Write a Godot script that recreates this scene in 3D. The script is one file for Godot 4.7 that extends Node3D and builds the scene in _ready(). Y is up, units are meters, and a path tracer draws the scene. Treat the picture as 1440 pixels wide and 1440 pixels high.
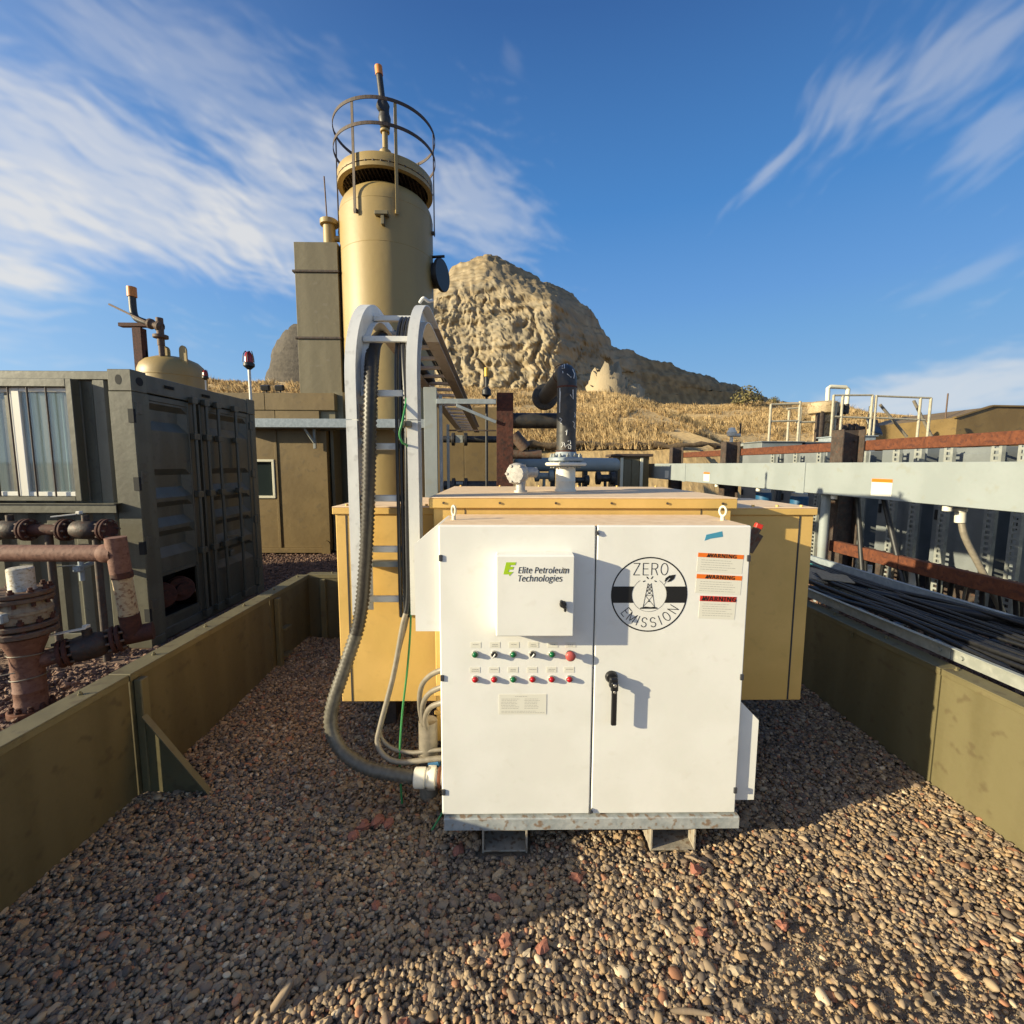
extends Node3D

# Metres, y up. The lens sits at the origin, 1.65 m above the gravel of the bay.
const BAY := -1.65            # gravel inside the steel bay
const OUT := -1.85            # ground outside it, at the container
const SUN_WAY := Vector3(0.915, -0.2722, -0.2974)

const ORD := ["first", "second", "third", "fourth", "fifth", "sixth", "seventh", "eighth", "ninth", "tenth", "eleventh", "twelfth", "thirteenth", "fourteenth", "fifteenth", "sixteenth", "seventeenth", "eighteenth"]

var mats := {}
var noises := {}
var rng := RandomNumberGenerator.new()


# ---------------------------------------------------------------- mesh builder
class M:
	var st := SurfaceTool.new()
	var o := Vector3.ZERO
	var tint := Color.WHITE

	func _init(off := Vector3.ZERO) -> void:
		o = off
		st.begin(Mesh.PRIMITIVE_TRIANGLES)

	func v(p: Vector3, n: Vector3) -> void:
		st.set_normal(n)
		st.set_color(tint)
		st.add_vertex(p - o)

	func tri(a: Vector3, b: Vector3, c: Vector3, na: Vector3, nb: Vector3, nc: Vector3) -> void:
		if (b - a).cross(c - a).dot(na + nb + nc) > 0.0:
			v(a, na); v(c, nc); v(b, nb)
		else:
			v(a, na); v(b, nb); v(c, nc)

	func flat(a: Vector3, b: Vector3, c: Vector3, out: Vector3) -> void:
		var n := (b - a).cross(c - a).normalized()
		if n.dot(out) < 0.0: n = -n
		tri(a, b, c, n, n, n)

	func quad(a: Vector3, b: Vector3, c: Vector3, d: Vector3, out: Vector3) -> void:
		flat(a, b, c, out); flat(a, c, d, out)

	func squad(a: Vector3, b: Vector3, c: Vector3, d: Vector3, na: Vector3, nb: Vector3, nc: Vector3, nd: Vector3) -> void:
		tri(a, b, c, na, nb, nc); tri(a, c, d, na, nc, nd)

	# box of size s round c, its edges cut by ch
	func box(c: Vector3, s: Vector3, ch := 0.0, b := Basis.IDENTITY) -> M:
		var h := s * 0.5
		ch = minf(ch, minf(h.x, minf(h.y, h.z)) * 0.6)
		for ax in 3:
			var i := (ax + 1) % 3
			var j := (ax + 2) % 3
			for sg in [-1.0, 1.0]:
				var p := []
				for q in [[-1, -1], [1, -1], [1, 1], [-1, 1]]:
					var w := Vector3.ZERO
					w[ax] = sg * h[ax]; w[i] = q[0] * (h[i] - ch); w[j] = q[1] * (h[j] - ch)
					p.append(c + b * w)
				var n := Vector3.ZERO
				n[ax] = sg
				quad(p[0], p[1], p[2], p[3], b * n)
		if ch > 0.0:
			for ax in 3:
				var i := (ax + 1) % 3
				var j := (ax + 2) % 3
				for si in [-1.0, 1.0]:
					for sj in [-1.0, 1.0]:
						var p := []
						for q in [[-1, 0], [1, 0], [1, 1], [-1, 1]]:
							var w := Vector3.ZERO
							w[ax] = q[0] * (h[ax] - ch)
							w[i] = si * (h[i] - (ch if q[1] == 1 else 0.0))
							w[j] = sj * (h[j] - (ch if q[1] == 0 else 0.0))
							p.append(c + b * w)
						var n := Vector3.ZERO
						n[i] = si; n[j] = sj
						quad(p[0], p[1], p[2], p[3], b * n)
			for sx in [-1.0, 1.0]:
				for sy in [-1.0, 1.0]:
					for sz in [-1.0, 1.0]:
						var k := Vector3(sx, sy, sz)
						var q := k * (h - Vector3.ONE * ch)
						flat(c + b * (q + Vector3(sx * ch, 0, 0)), c + b * (q + Vector3(0, sy * ch, 0)), c + b * (q + Vector3(0, 0, sz * ch)), b * k)
		return self

	# box between two corners
	func bb(x0: float, x1: float, y0: float, y1: float, z0: float, z1: float, ch := 0.0) -> M:
		return box(Vector3(x0 + x1, y0 + y1, z0 + z1) * 0.5, Vector3(absf(x1 - x0), absf(y1 - y0), absf(z1 - z0)), ch)

	# bar of section w (sideways) x h between two points
	func bar(a: Vector3, b: Vector3, w: float, h: float, ch := 0.0, up := Vector3.UP) -> M:
		var d := (b - a).normalized()
		if absf(d.dot(up)) > 0.98: up = Vector3.BACK
		var s := d.cross(up).normalized()
		var u := s.cross(d).normalized()
		return box((a + b) * 0.5, Vector3(w, h, a.distance_to(b)), ch, Basis(s, u, -d))

	func ring(c: Vector3, d: Vector3, n: int) -> Array:
		var s := d.cross(Vector3.UP)
		if s.length() < 0.1: s = d.cross(Vector3.RIGHT)
		s = s.normalized()
		var u := s.cross(d).normalized()
		var out := []
		for k in n:
			var a := TAU * k / n
			out.append(s * cos(a) + u * sin(a))
		return out

	func cyl(a: Vector3, b: Vector3, r: float, n := 14, r2 := -1.0, caps := true) -> M:
		if r2 < 0.0: r2 = r
		var d := (b - a).normalized()
		var e := ring(a, d, n)
		var k := (r - r2) / maxf(a.distance_to(b), 1e-6)
		for i in n:
			var p: Vector3 = e[i]
			var q: Vector3 = e[(i + 1) % n]
			var np := (p + d * k).normalized()
			var nq := (q + d * k).normalized()
			squad(a + p * r, a + q * r, b + q * r2, b + p * r2, np, nq, nq, np)
			if caps:
				flat(a, a + p * r, a + q * r, -d)
				flat(b, b + p * r2, b + q * r2, d)
		return self

	# disc with softened rims: flanges, knobs, plates
	func disc(c: Vector3, d: Vector3, r: float, t: float, n := 20, ch := 0.006) -> M:
		d = d.normalized()
		ch = minf(ch, t * 0.4)
		return lathe(c - d * t * 0.5, d, [Vector2(0, 0), Vector2(r - ch, 0), Vector2(r, ch), Vector2(r, t - ch), Vector2(r - ch, t), Vector2(0, t)], n)

	# profile of (radius, height along d)
	func lathe(c: Vector3, d: Vector3, prof: Array, n := 20, smooth := 0.75) -> M:
		d = d.normalized()
		var e := ring(c, d, n)
		var m := prof.size()
		var ns := []
		for i in m - 1:
			var t: Vector2 = prof[i + 1] - prof[i]
			ns.append(Vector2(t.y, -t.x).normalized())
		for i in m - 1:
			var p0: Vector2 = prof[i]
			var p1: Vector2 = prof[i + 1]
			var n0: Vector2 = ns[i]
			var n1: Vector2 = ns[i]
			if i > 0 and ns[i - 1].dot(ns[i]) > smooth: n0 = (ns[i - 1] + ns[i]).normalized()
			if i < m - 2 and ns[i + 1].dot(ns[i]) > smooth: n1 = (ns[i + 1] + ns[i]).normalized()
			for k in n:
				var a: Vector3 = e[k]
				var b: Vector3 = e[(k + 1) % n]
				var A0 := c + a * p0.x + d * p0.y
				var B0 := c + b * p0.x + d * p0.y
				var A1 := c + a * p1.x + d * p1.y
				var B1 := c + b * p1.x + d * p1.y
				if p0.x > 1e-5: tri(A0, B0, B1, a * n0.x + d * n0.y, b * n0.x + d * n0.y, b * n1.x + d * n1.y)
				if p1.x > 1e-5: tri(A0, B1, A1, a * n0.x + d * n0.y, b * n1.x + d * n1.y, a * n1.x + d * n1.y)
		return self

	# round tube along a path; r is a number or one number per point
	func tube(pts: Array, r, n := 10, caps := true) -> M:
		var m := pts.size()
		var tg := []
		for i in m:
			var t: Vector3 = pts[mini(i + 1, m - 1)] - pts[maxi(i - 1, 0)]
			tg.append(t.normalized())
		var s: Vector3 = tg[0].cross(Vector3.UP)
		if s.length() < 0.05: s = tg[0].cross(Vector3.RIGHT)
		s = s.normalized()
		var rows := []
		var dirs := []
		for i in m:
			s = (s - tg[i] * s.dot(tg[i])).normalized()
			var u: Vector3 = s.cross(tg[i]).normalized()
			var rr: float = r[i] if r is Array else r
			var row := []
			var dir := []
			for k in n:
				var a := TAU * k / n
				var w := s * cos(a) + u * sin(a)
				dir.append(w)
				row.append(pts[i] + w * rr)
			rows.append(row)
			dirs.append(dir)
		for i in m - 1:
			for k in n:
				var l := (k + 1) % n
				squad(rows[i][k], rows[i][l], rows[i + 1][l], rows[i + 1][k], dirs[i][k], dirs[i][l], dirs[i + 1][l], dirs[i + 1][k])
		if caps:
			for k in n:
				flat(pts[0], rows[0][k], rows[0][(k + 1) % n], -tg[0])
				flat(pts[m - 1], rows[m - 1][k], rows[m - 1][(k + 1) % n], tg[m - 1])
		return self

	# polygon (x, y) pushed along local z from z0 to z1
	func extr(poly: Array, z0: float, z1: float, xf := Transform3D.IDENTITY) -> M:
		var pk := PackedVector2Array(poly)
		var idx := Geometry2D.triangulate_polygon(pk)
		var mid := Vector3.ZERO
		for p in poly: mid += Vector3(p.x, p.y, 0)
		mid /= poly.size()
		var f := func(p: Vector2, z: float) -> Vector3: return xf * Vector3(p.x, p.y, z)
		var zn := (xf.basis * Vector3(0, 0, 1)).normalized() * signf(z1 - z0)
		for i in range(0, idx.size(), 3):
			flat(f.call(pk[idx[i]], z1), f.call(pk[idx[i + 1]], z1), f.call(pk[idx[i + 2]], z1), zn)
			flat(f.call(pk[idx[i]], z0), f.call(pk[idx[i + 1]], z0), f.call(pk[idx[i + 2]], z0), -zn)
		var ccw := not Geometry2D.is_polygon_clockwise(pk)
		for i in pk.size():
			var a := pk[i]
			var b := pk[(i + 1) % pk.size()]
			var e := b - a
			var n2 := Vector2(e.y, -e.x) if ccw else Vector2(-e.y, e.x)
			quad(f.call(a, z0), f.call(b, z0), f.call(b, z1), f.call(a, z1), xf.basis * Vector3(n2.x, n2.y, 0))
		return self

	# flat printed stroke on a plane: xf maps (x, y, 0)
	func ribbon(pts: Array, w: float, xf: Transform3D) -> M:
		var n := (xf.basis * Vector3(0, 0, 1)).normalized()
		for i in pts.size() - 1:
			var a: Vector2 = pts[i]
			var b: Vector2 = pts[i + 1]
			var d := (b - a).normalized()
			var s := Vector2(-d.y, d.x) * w * 0.5
			var a2 := a - d * w * 0.3
			var b2 := b + d * w * 0.3
			var q := []
			for p in [a2 + s, b2 + s, b2 - s, a2 - s]: q.append(xf * Vector3(p.x, p.y, 0))
			quad(q[0], q[1], q[2], q[3], n)
		return self

	func bolts(c: Vector3, d: Vector3, ring_r: float, count: int, r: float, h: float) -> M:
		var e := ring(c, d.normalized(), count)
		for p in e: cyl(c + p * ring_r - d * h, c + p * ring_r + d * h, r, 6)
		return self

	func done() -> ArrayMesh:
		return st.commit()


# ---------------------------------------------------------------- scene helpers
func numbered(called: String) -> String:
	if not has_node(called): return called
	var k := 1
	while has_node("%s_%03d" % [called, k]): k += 1
	return "%s_%03d" % [called, k]

func tag(n: Node3D, label := "", category := "", group := "", kind := "") -> Node3D:
	if label: n.set_meta("label", label)
	if category: n.set_meta("category", category)
	if group: n.set_meta("group", group)
	if kind: n.set_meta("kind", kind)
	return n

func thing(called: String, label: String, category: String, at := Vector3.ZERO, group := "") -> Node3D:
	var n := Node3D.new()
	n.name = numbered(called)
	n.position = at
	add_child(n)
	return tag(n, label, category, group)

func part(up: Node, called: String, m: M, how: Material) -> MeshInstance3D:
	return part_mesh(up, called, m.done(), how)

# several boxes, each a part of its own: [x0, x1, y0, y1, z0, z1]
func boxes(t: Node3D, called: String, how: Material, list: Array, ch := 0.0) -> void:
	for q in list:
		var m := M.new(t.position)
		m.bb(q[0], q[1], q[2], q[3], q[4], q[5], ch)
		part(t, called, m, how)

func part_mesh(up: Node, called: String, mesh: Mesh, how: Material) -> MeshInstance3D:
	var n := MeshInstance3D.new()
	var k := 0
	n.name = called
	while up.has_node(NodePath(n.name)):
		k += 1
		n.name = "%s_%03d" % [called, k]
	n.mesh = mesh
	n.material_override = how
	up.add_child(n)
	return n

# a thing that is one mesh, built in world metres round its base
func solo(called: String, m: M, how: Material, label: String, category: String, group := "") -> MeshInstance3D:
	var n := MeshInstance3D.new()
	n.name = numbered(called)
	n.position = m.o
	n.mesh = m.done()
	n.material_override = how
	add_child(n)
	tag(n, label, category, group)
	return n

func setting(called: String, m: M, how: Material) -> MeshInstance3D:
	var n := solo(called, m, how, "", "")
	n.set_meta("kind", "structure")
	return n

func copy(t: Node3D, at: Vector3, label := "", turn := 0.0) -> Node3D:
	var c: Node3D = t.duplicate()
	c.name = numbered(String(t.name).rstrip("0123456789").trim_suffix("_"))
	c.position = at
	c.rotation.y = turn
	add_child(c)
	if label: c.set_meta("label", label)
	return c

func spline(p: Array, per := 8) -> Array:
	var out := []
	for i in p.size() - 1:
		var a: Vector3 = p[maxi(i - 1, 0)]
		var b: Vector3 = p[i]
		var c: Vector3 = p[i + 1]
		var d: Vector3 = p[mini(i + 2, p.size() - 1)]
		for k in per:
			out.append(b.cubic_interpolate(c, a, d, float(k) / per))
	out.append(p[-1])
	return out

# the same path at even steps
func even(p: Array, step: float) -> Array:
	var out := [p[0]]
	var left := step
	for i in p.size() - 1:
		var a: Vector3 = p[i]
		var b: Vector3 = p[i + 1]
		var l := a.distance_to(b)
		while left <= l:
			out.append(a.lerp(b, left / l))
			left += step
		left -= l
	return out

func noise(seed_: int, freq: float, oct := 4, kind := FastNoiseLite.TYPE_SIMPLEX_SMOOTH) -> FastNoiseLite:
	var f := FastNoiseLite.new()
	f.seed = seed_
	f.noise_type = kind
	f.frequency = freq
	f.fractal_octaves = oct
	return f

# ---------------------------------------------------------------- materials
func gray(kind: String) -> PackedByteArray:
	if noises.has(kind): return noises[kind]
	var f := noise(7, 0.012, 5)
	match kind:
		"fine": f = noise(11, 0.05, 4)
		"grain": f = noise(13, 0.22, 3)
		"rust": f = noise(17, 0.03, 5); f.fractal_gain = 0.65
		"cell": f = noise(19, 0.05, 2, FastNoiseLite.TYPE_CELLULAR)
		"streak": f = noise(23, 0.02, 4)
	var im: Image
	if kind == "streak":
		im = f.get_seamless_image(256, 32)
		im.resize(256, 256, Image.INTERPOLATE_CUBIC)
	else:
		im = f.get_seamless_image(256, 256)
	im.convert(Image.FORMAT_L8)
	noises[kind] = im.get_data()
	return noises[kind]

# colours are linear base colours: a -> b by the pattern, flecks of c where fine noise peaks
func mat(key: String, a: Color, b: Color, kind := "cloud", rough := 0.6, metal := 0.0, scale := 1.0, bump := 0.0, c := Color(0, 0, 0, 0), fleck := 0.8, bumpkind := "fine") -> StandardMaterial3D:
	if mats.has(key): return mats[key]
	var g := gray(kind)
	var g2 := gray("fine" if kind != "fine" else "rust")
	var g3 := gray("grain")
	var lut := PackedByteArray()
	for i in 256:
		var t := smoothstep(0.2, 0.8, i / 255.0)
		var q := a.lerp(b, t).linear_to_srgb()
		lut.append_array(PackedByteArray([q.r8, q.g8, q.b8]))
	var cs := c.linear_to_srgb()
	var data := PackedByteArray()
	data.resize(256 * 256 * 3)
	for i in 65536:
		var k: int = clampi(g[i] + (int(g3[i]) - 128) / 6, 0, 255) * 3
		var r := lut[k]
		var gg := lut[k + 1]
		var bl := lut[k + 2]
		if c.a > 0.0:
			var t := clampf((g2[i] / 255.0 - fleck) * 7.0, 0.0, 1.0) * c.a
			r = int(lerpf(r, cs.r8, t)); gg = int(lerpf(gg, cs.g8, t)); bl = int(lerpf(bl, cs.b8, t))
		data[i * 3] = r
		data[i * 3 + 1] = gg
		data[i * 3 + 2] = bl
	var m := StandardMaterial3D.new()
	var im := Image.create_from_data(256, 256, false, Image.FORMAT_RGB8, data)
	m.albedo_texture = ImageTexture.create_from_image(im)
	m.roughness = rough
	m.metallic = metal
	m.uv1_triplanar = true
	m.uv1_scale = Vector3.ONE * scale
	if bump > 0.0:
		m.normal_enabled = true
		m.normal_texture = bump_map(bumpkind)
		m.normal_scale = bump
	mats[key] = m
	return m

func bump_map(kind: String) -> Texture2D:
	var k := "bump_" + kind
	if not noises.has(k):
		var im := Image.create_from_data(256, 256, false, Image.FORMAT_L8, gray(kind))
		im.convert(Image.FORMAT_RGBA8)
		im.bump_map_to_normal_map(3.0)
		noises[k] = ImageTexture.create_from_image(im)
	return noises[k]

func plain(key: String, c: Color, rough := 0.5, metal := 0.0) -> StandardMaterial3D:
	if mats.has(key): return mats[key]
	var m := StandardMaterial3D.new()
	m.albedo_color = c.linear_to_srgb()
	m.roughness = rough
	m.metallic = metal
	mats[key] = m
	return m

func tinted(key: String, rough := 0.9) -> StandardMaterial3D:
	if mats.has(key): return mats[key]
	var m := StandardMaterial3D.new()
	m.vertex_color_use_as_albedo = true
	m.roughness = rough
	mats[key] = m
	return m

func L(r: float, g: float, b: float, a := 1.0) -> Color:
	return Color(r, g, b, a)

func make_materials() -> void:
	mat("white", L(.76, .74, .665), L(.80, .78, .71), "cloud", .38, 0, .8, .02, L(.70, .67, .58, .3), .78)
	mat("olive", L(.125, .104, .048), L(.150, .126, .060), "cloud", .55, 0, .7, .10, L(.10, .075, .035, .7), .70)
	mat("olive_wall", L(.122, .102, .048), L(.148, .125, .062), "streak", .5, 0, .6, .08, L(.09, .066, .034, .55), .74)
	mat("olive_shaded", L(.088, .069, .029), L(.112, .089, .040), "streak", .6, 0, .6, .10, L(.060, .045, .022, .6), .72)  # wall olive with shade put into the colour, left and far walls
	mat("yellow", L(.62, .395, .115), L(.68, .435, .135), "cloud", .45, 0, .8, .04, L(.54, .34, .105, .4), .76)
	mat("dust_sheen", L(.76, .54, .325), L(.83, .61, .385), "fine", .8, 0, .9, .05, L(.62, .44, .26, .5), .72)  # dust plus the sheen of the sky, both in the colour
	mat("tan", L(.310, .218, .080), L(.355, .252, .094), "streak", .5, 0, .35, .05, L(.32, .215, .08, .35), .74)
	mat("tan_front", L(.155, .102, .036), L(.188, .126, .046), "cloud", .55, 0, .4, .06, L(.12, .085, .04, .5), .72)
	mat("duct", L(.150, .125, .070), L(.185, .155, .090), "streak", .5, .1, .4, .06, L(.22, .19, .14, .4), .74)
	mat("container", L(.092, .085, .056), L(.118, .110, .076), "streak", .45, 0, .7, .06, L(.08, .07, .05, .6), .72)
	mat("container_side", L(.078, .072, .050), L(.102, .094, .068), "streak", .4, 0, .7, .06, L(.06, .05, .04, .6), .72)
	mat("rust", L(.098, .028, .010), L(.150, .045, .016), "rust", .85, 0, 1.4, .3, L(.07, .022, .012, .8), .62)
	mat("rust_dark", L(.050, .014, .008), L(.085, .024, .012), "rust", .8, 0, 1.5, .25, L(.03, .012, .008, .8), .62)
	mat("rust_pipe", L(.145, .062, .040), L(.205, .100, .066), "rust", .75, 0, 2.0, .25, L(.08, .03, .02, .8), .66)
	mat("rust_cream", L(.36, .27, .16), L(.46, .36, .22), "rust", .8, 0, 2.0, .25, L(.15, .06, .03, .9), .60)
	mat("valve_dark", L(.030, .022, .018), L(.060, .045, .036), "rust", .6, .2, 2.0, .3, L(.10, .035, .018, .9), .64)
	mat("iron", L(.090, .060, .042), L(.14, .095, .065), "rust", .7, .1, 2.0, .3, L(.13, .05, .025, .9), .6)
	mat("black_pipe", L(.022, .021, .020), L(.044, .041, .037), "rust", .5, .1, 1.2, .12, L(.075, .05, .03, .7), .66)
	mat("black", L(.012, .012, .013), L(.022, .022, .022), "fine", .5, 0, 2.0, .05)
	mat("conduit_dark", L(.026, .021, .015), L(.042, .035, .026), "fine", .45, .1, 2.0, .05)
	mat("conduit", L(.19, .165, .125), L(.25, .215, .165), "fine", .5, .1, 2.0, .04)
	mat("alu", L(.60, .59, .55), L(.69, .68, .64), "streak", .42, .12, .9, .05, L(.42, .40, .36, .5), .72)
	mat("alu_brown", L(.40, .33, .26), L(.50, .43, .35), "streak", .5, .35, .9, .06, L(.30, .23, .17, .6), .68)
	mat("galv", L(.24, .25, .225), L(.30, .31, .28), "cell", .55, .05, 1.2, .06, L(.40, .40, .34, .4), .7)
	mat("galv_pale", L(.252, .280, .275), L(.280, .308, .305), "cloud", .6, 0, .5, .04, L(.26, .26, .21, .4), .74)
	mat("galv_blue", L(.26, .30, .32), L(.33, .37, .39), "cell", .5, .1, 1.2, .06, L(.20, .22, .23, .5), .7)
	mat("panel_gray", L(.155, .170, .172), L(.195, .212, .214), "cloud", .55, 0, .5, .04, L(.16, .17, .17, .5), .72)
	mat("steel_dark", L(.050, .036, .028), L(.080, .060, .046), "rust", .7, .1, 1.2, .2, L(.11, .05, .03, .7), .64)
	mat("skid", L(.33, .35, .34), L(.43, .44, .42), "rust", .6, .15, 1.4, .15, L(.24, .15, .09, .8), .66)
	mat("pocket", L(.26, .23, .18), L(.34, .29, .22), "rust", .8, 0, 2.0, .2, L(.16, .10, .06, .8), .64)
	mat("cable", L(.010, .010, .011), L(.018, .018, .019), "fine", .42, 0, 3.0, .03)
	mat("wood", L(.24, .17, .11), L(.33, .25, .16), "streak", .9, 0, 2.0, .2)
	mat("pvc", L(.66, .62, .52), L(.72, .68, .58), "cloud", .5, 0, 1.5, .03, L(.5, .45, .36, .5), .72)
	mat("cast", L(.40, .37, .33), L(.52, .49, .44), "fine", .55, .35, 3.0, .12)
	plain("black_plastic", L(.012, .012, .013), .35)
	plain("dark", L(.010, .010, .010), .8)
	plain("ink", L(.010, .010, .010), .5)
	plain("print", L(.33, .31, .27), .7)
	plain("label", L(.72, .69, .58), .55)
	plain("orange", L(.80, .17, .012), .5)
	plain("red_label", L(.62, .035, .018), .5)
	plain("lime", L(.36, .55, .012), .5)
	plain("tape", L(.055, .27, .40), .7)
	plain("green_lens", L(.006, .115, .035), .18)
	plain("red_lens", L(.40, .008, .012), .18)
	plain("estop", L(.46, .085, .07), .4)
	plain("chrome", L(.50, .48, .44), .25, .8)
	plain("brass", L(.22, .18, .11), .4, .6)
	plain("gap", L(.035, .035, .04), .8)
	plain("wire_green", L(.035, .22, .06), .45)
	plain("teal", L(.03, .17, .17), .5)
	plain("cap_orange", L(.62, .22, .04), .5)
	plain("cap_yellow", L(.65, .36, .03), .5)
	plain("blue", L(.02, .10, .21), .45)
	plain("chalk", L(.62, .62, .60), .9)
	plain("cream", L(.66, .62, .47), .5)
	plain("white_frame", L(.72, .69, .61), .5)
	plain("beacon_red", L(.30, .012, .010), .2)
	plain("solar", L(.012, .018, .045), .2)
	var cur := mat("curtain", L(.16, .22, .21), L(.24, .31, .29), "streak", .9, 0, 1.2, .05)
	cur.roughness = .9
	mat("curtain_dark", L(.045, .042, .036), L(.07, .064, .055), "streak", .9, 0, 1.2, .05)
	var gl := StandardMaterial3D.new()
	gl.transparency = BaseMaterial3D.TRANSPARENCY_ALPHA
	gl.albedo_color = Color(.75, .85, .85, .12)
	gl.roughness = .03
	mats["glass"] = gl


func _ready() -> void:
	rng.seed = 20
	# camera
	var cam := Camera3D.new()
	cam.name = "camera"
	cam.rotation_degrees = Vector3(-5.96, -0.82, 0.2)
	cam.fov = 96.73
	cam.near = 0.05
	cam.far = 900.0
	add_child(cam)
	cam.current = true
	# sky, exposure, air
	var env := Environment.new()
	env.background_mode = Environment.BG_SKY
	env.tonemap_mode = Environment.TONE_MAPPER_LINEAR
	env.tonemap_exposure = 1.74
	env.sdfgi_enabled = true
	env.ssao_enabled = true
	env.ssil_enabled = true
	var pano := PanoramaSkyMaterial.new()
	pano.panorama = sky_picture(1.0 / 1.74)
	var sky := Sky.new()
	sky.sky_material = pano
	env.sky = sky
	var we := WorldEnvironment.new()
	we.name = "world_environment"
	we.environment = env
	add_child(we)
	# sun: low, from the left and slightly behind the lens
	var sun := DirectionalLight3D.new()
	sun.name = "sun"
	sun.light_energy = 1.6
	sun.light_color = Color(1.0, 0.945, 0.80)
	sun.light_angular_distance = 0.5
	sun.shadow_enabled = true
	sun.basis = Basis.looking_at(SUN_WAY, Vector3.UP)
	add_child(sun)

	make_materials()
	ground()
	hills()
	bay_walls()
	yellow_housing()
	container()
	far_buildings()
	tower()
	pipe_rack()
	cable_tray_right()
	panel_row()
	platform()
	far_clutter()
	cable_ladder()
	cabinet()
	roof_pipe()
	left_pipework()
	hoses()
	gravel()
	loose_stones()
	hill_grass()


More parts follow.
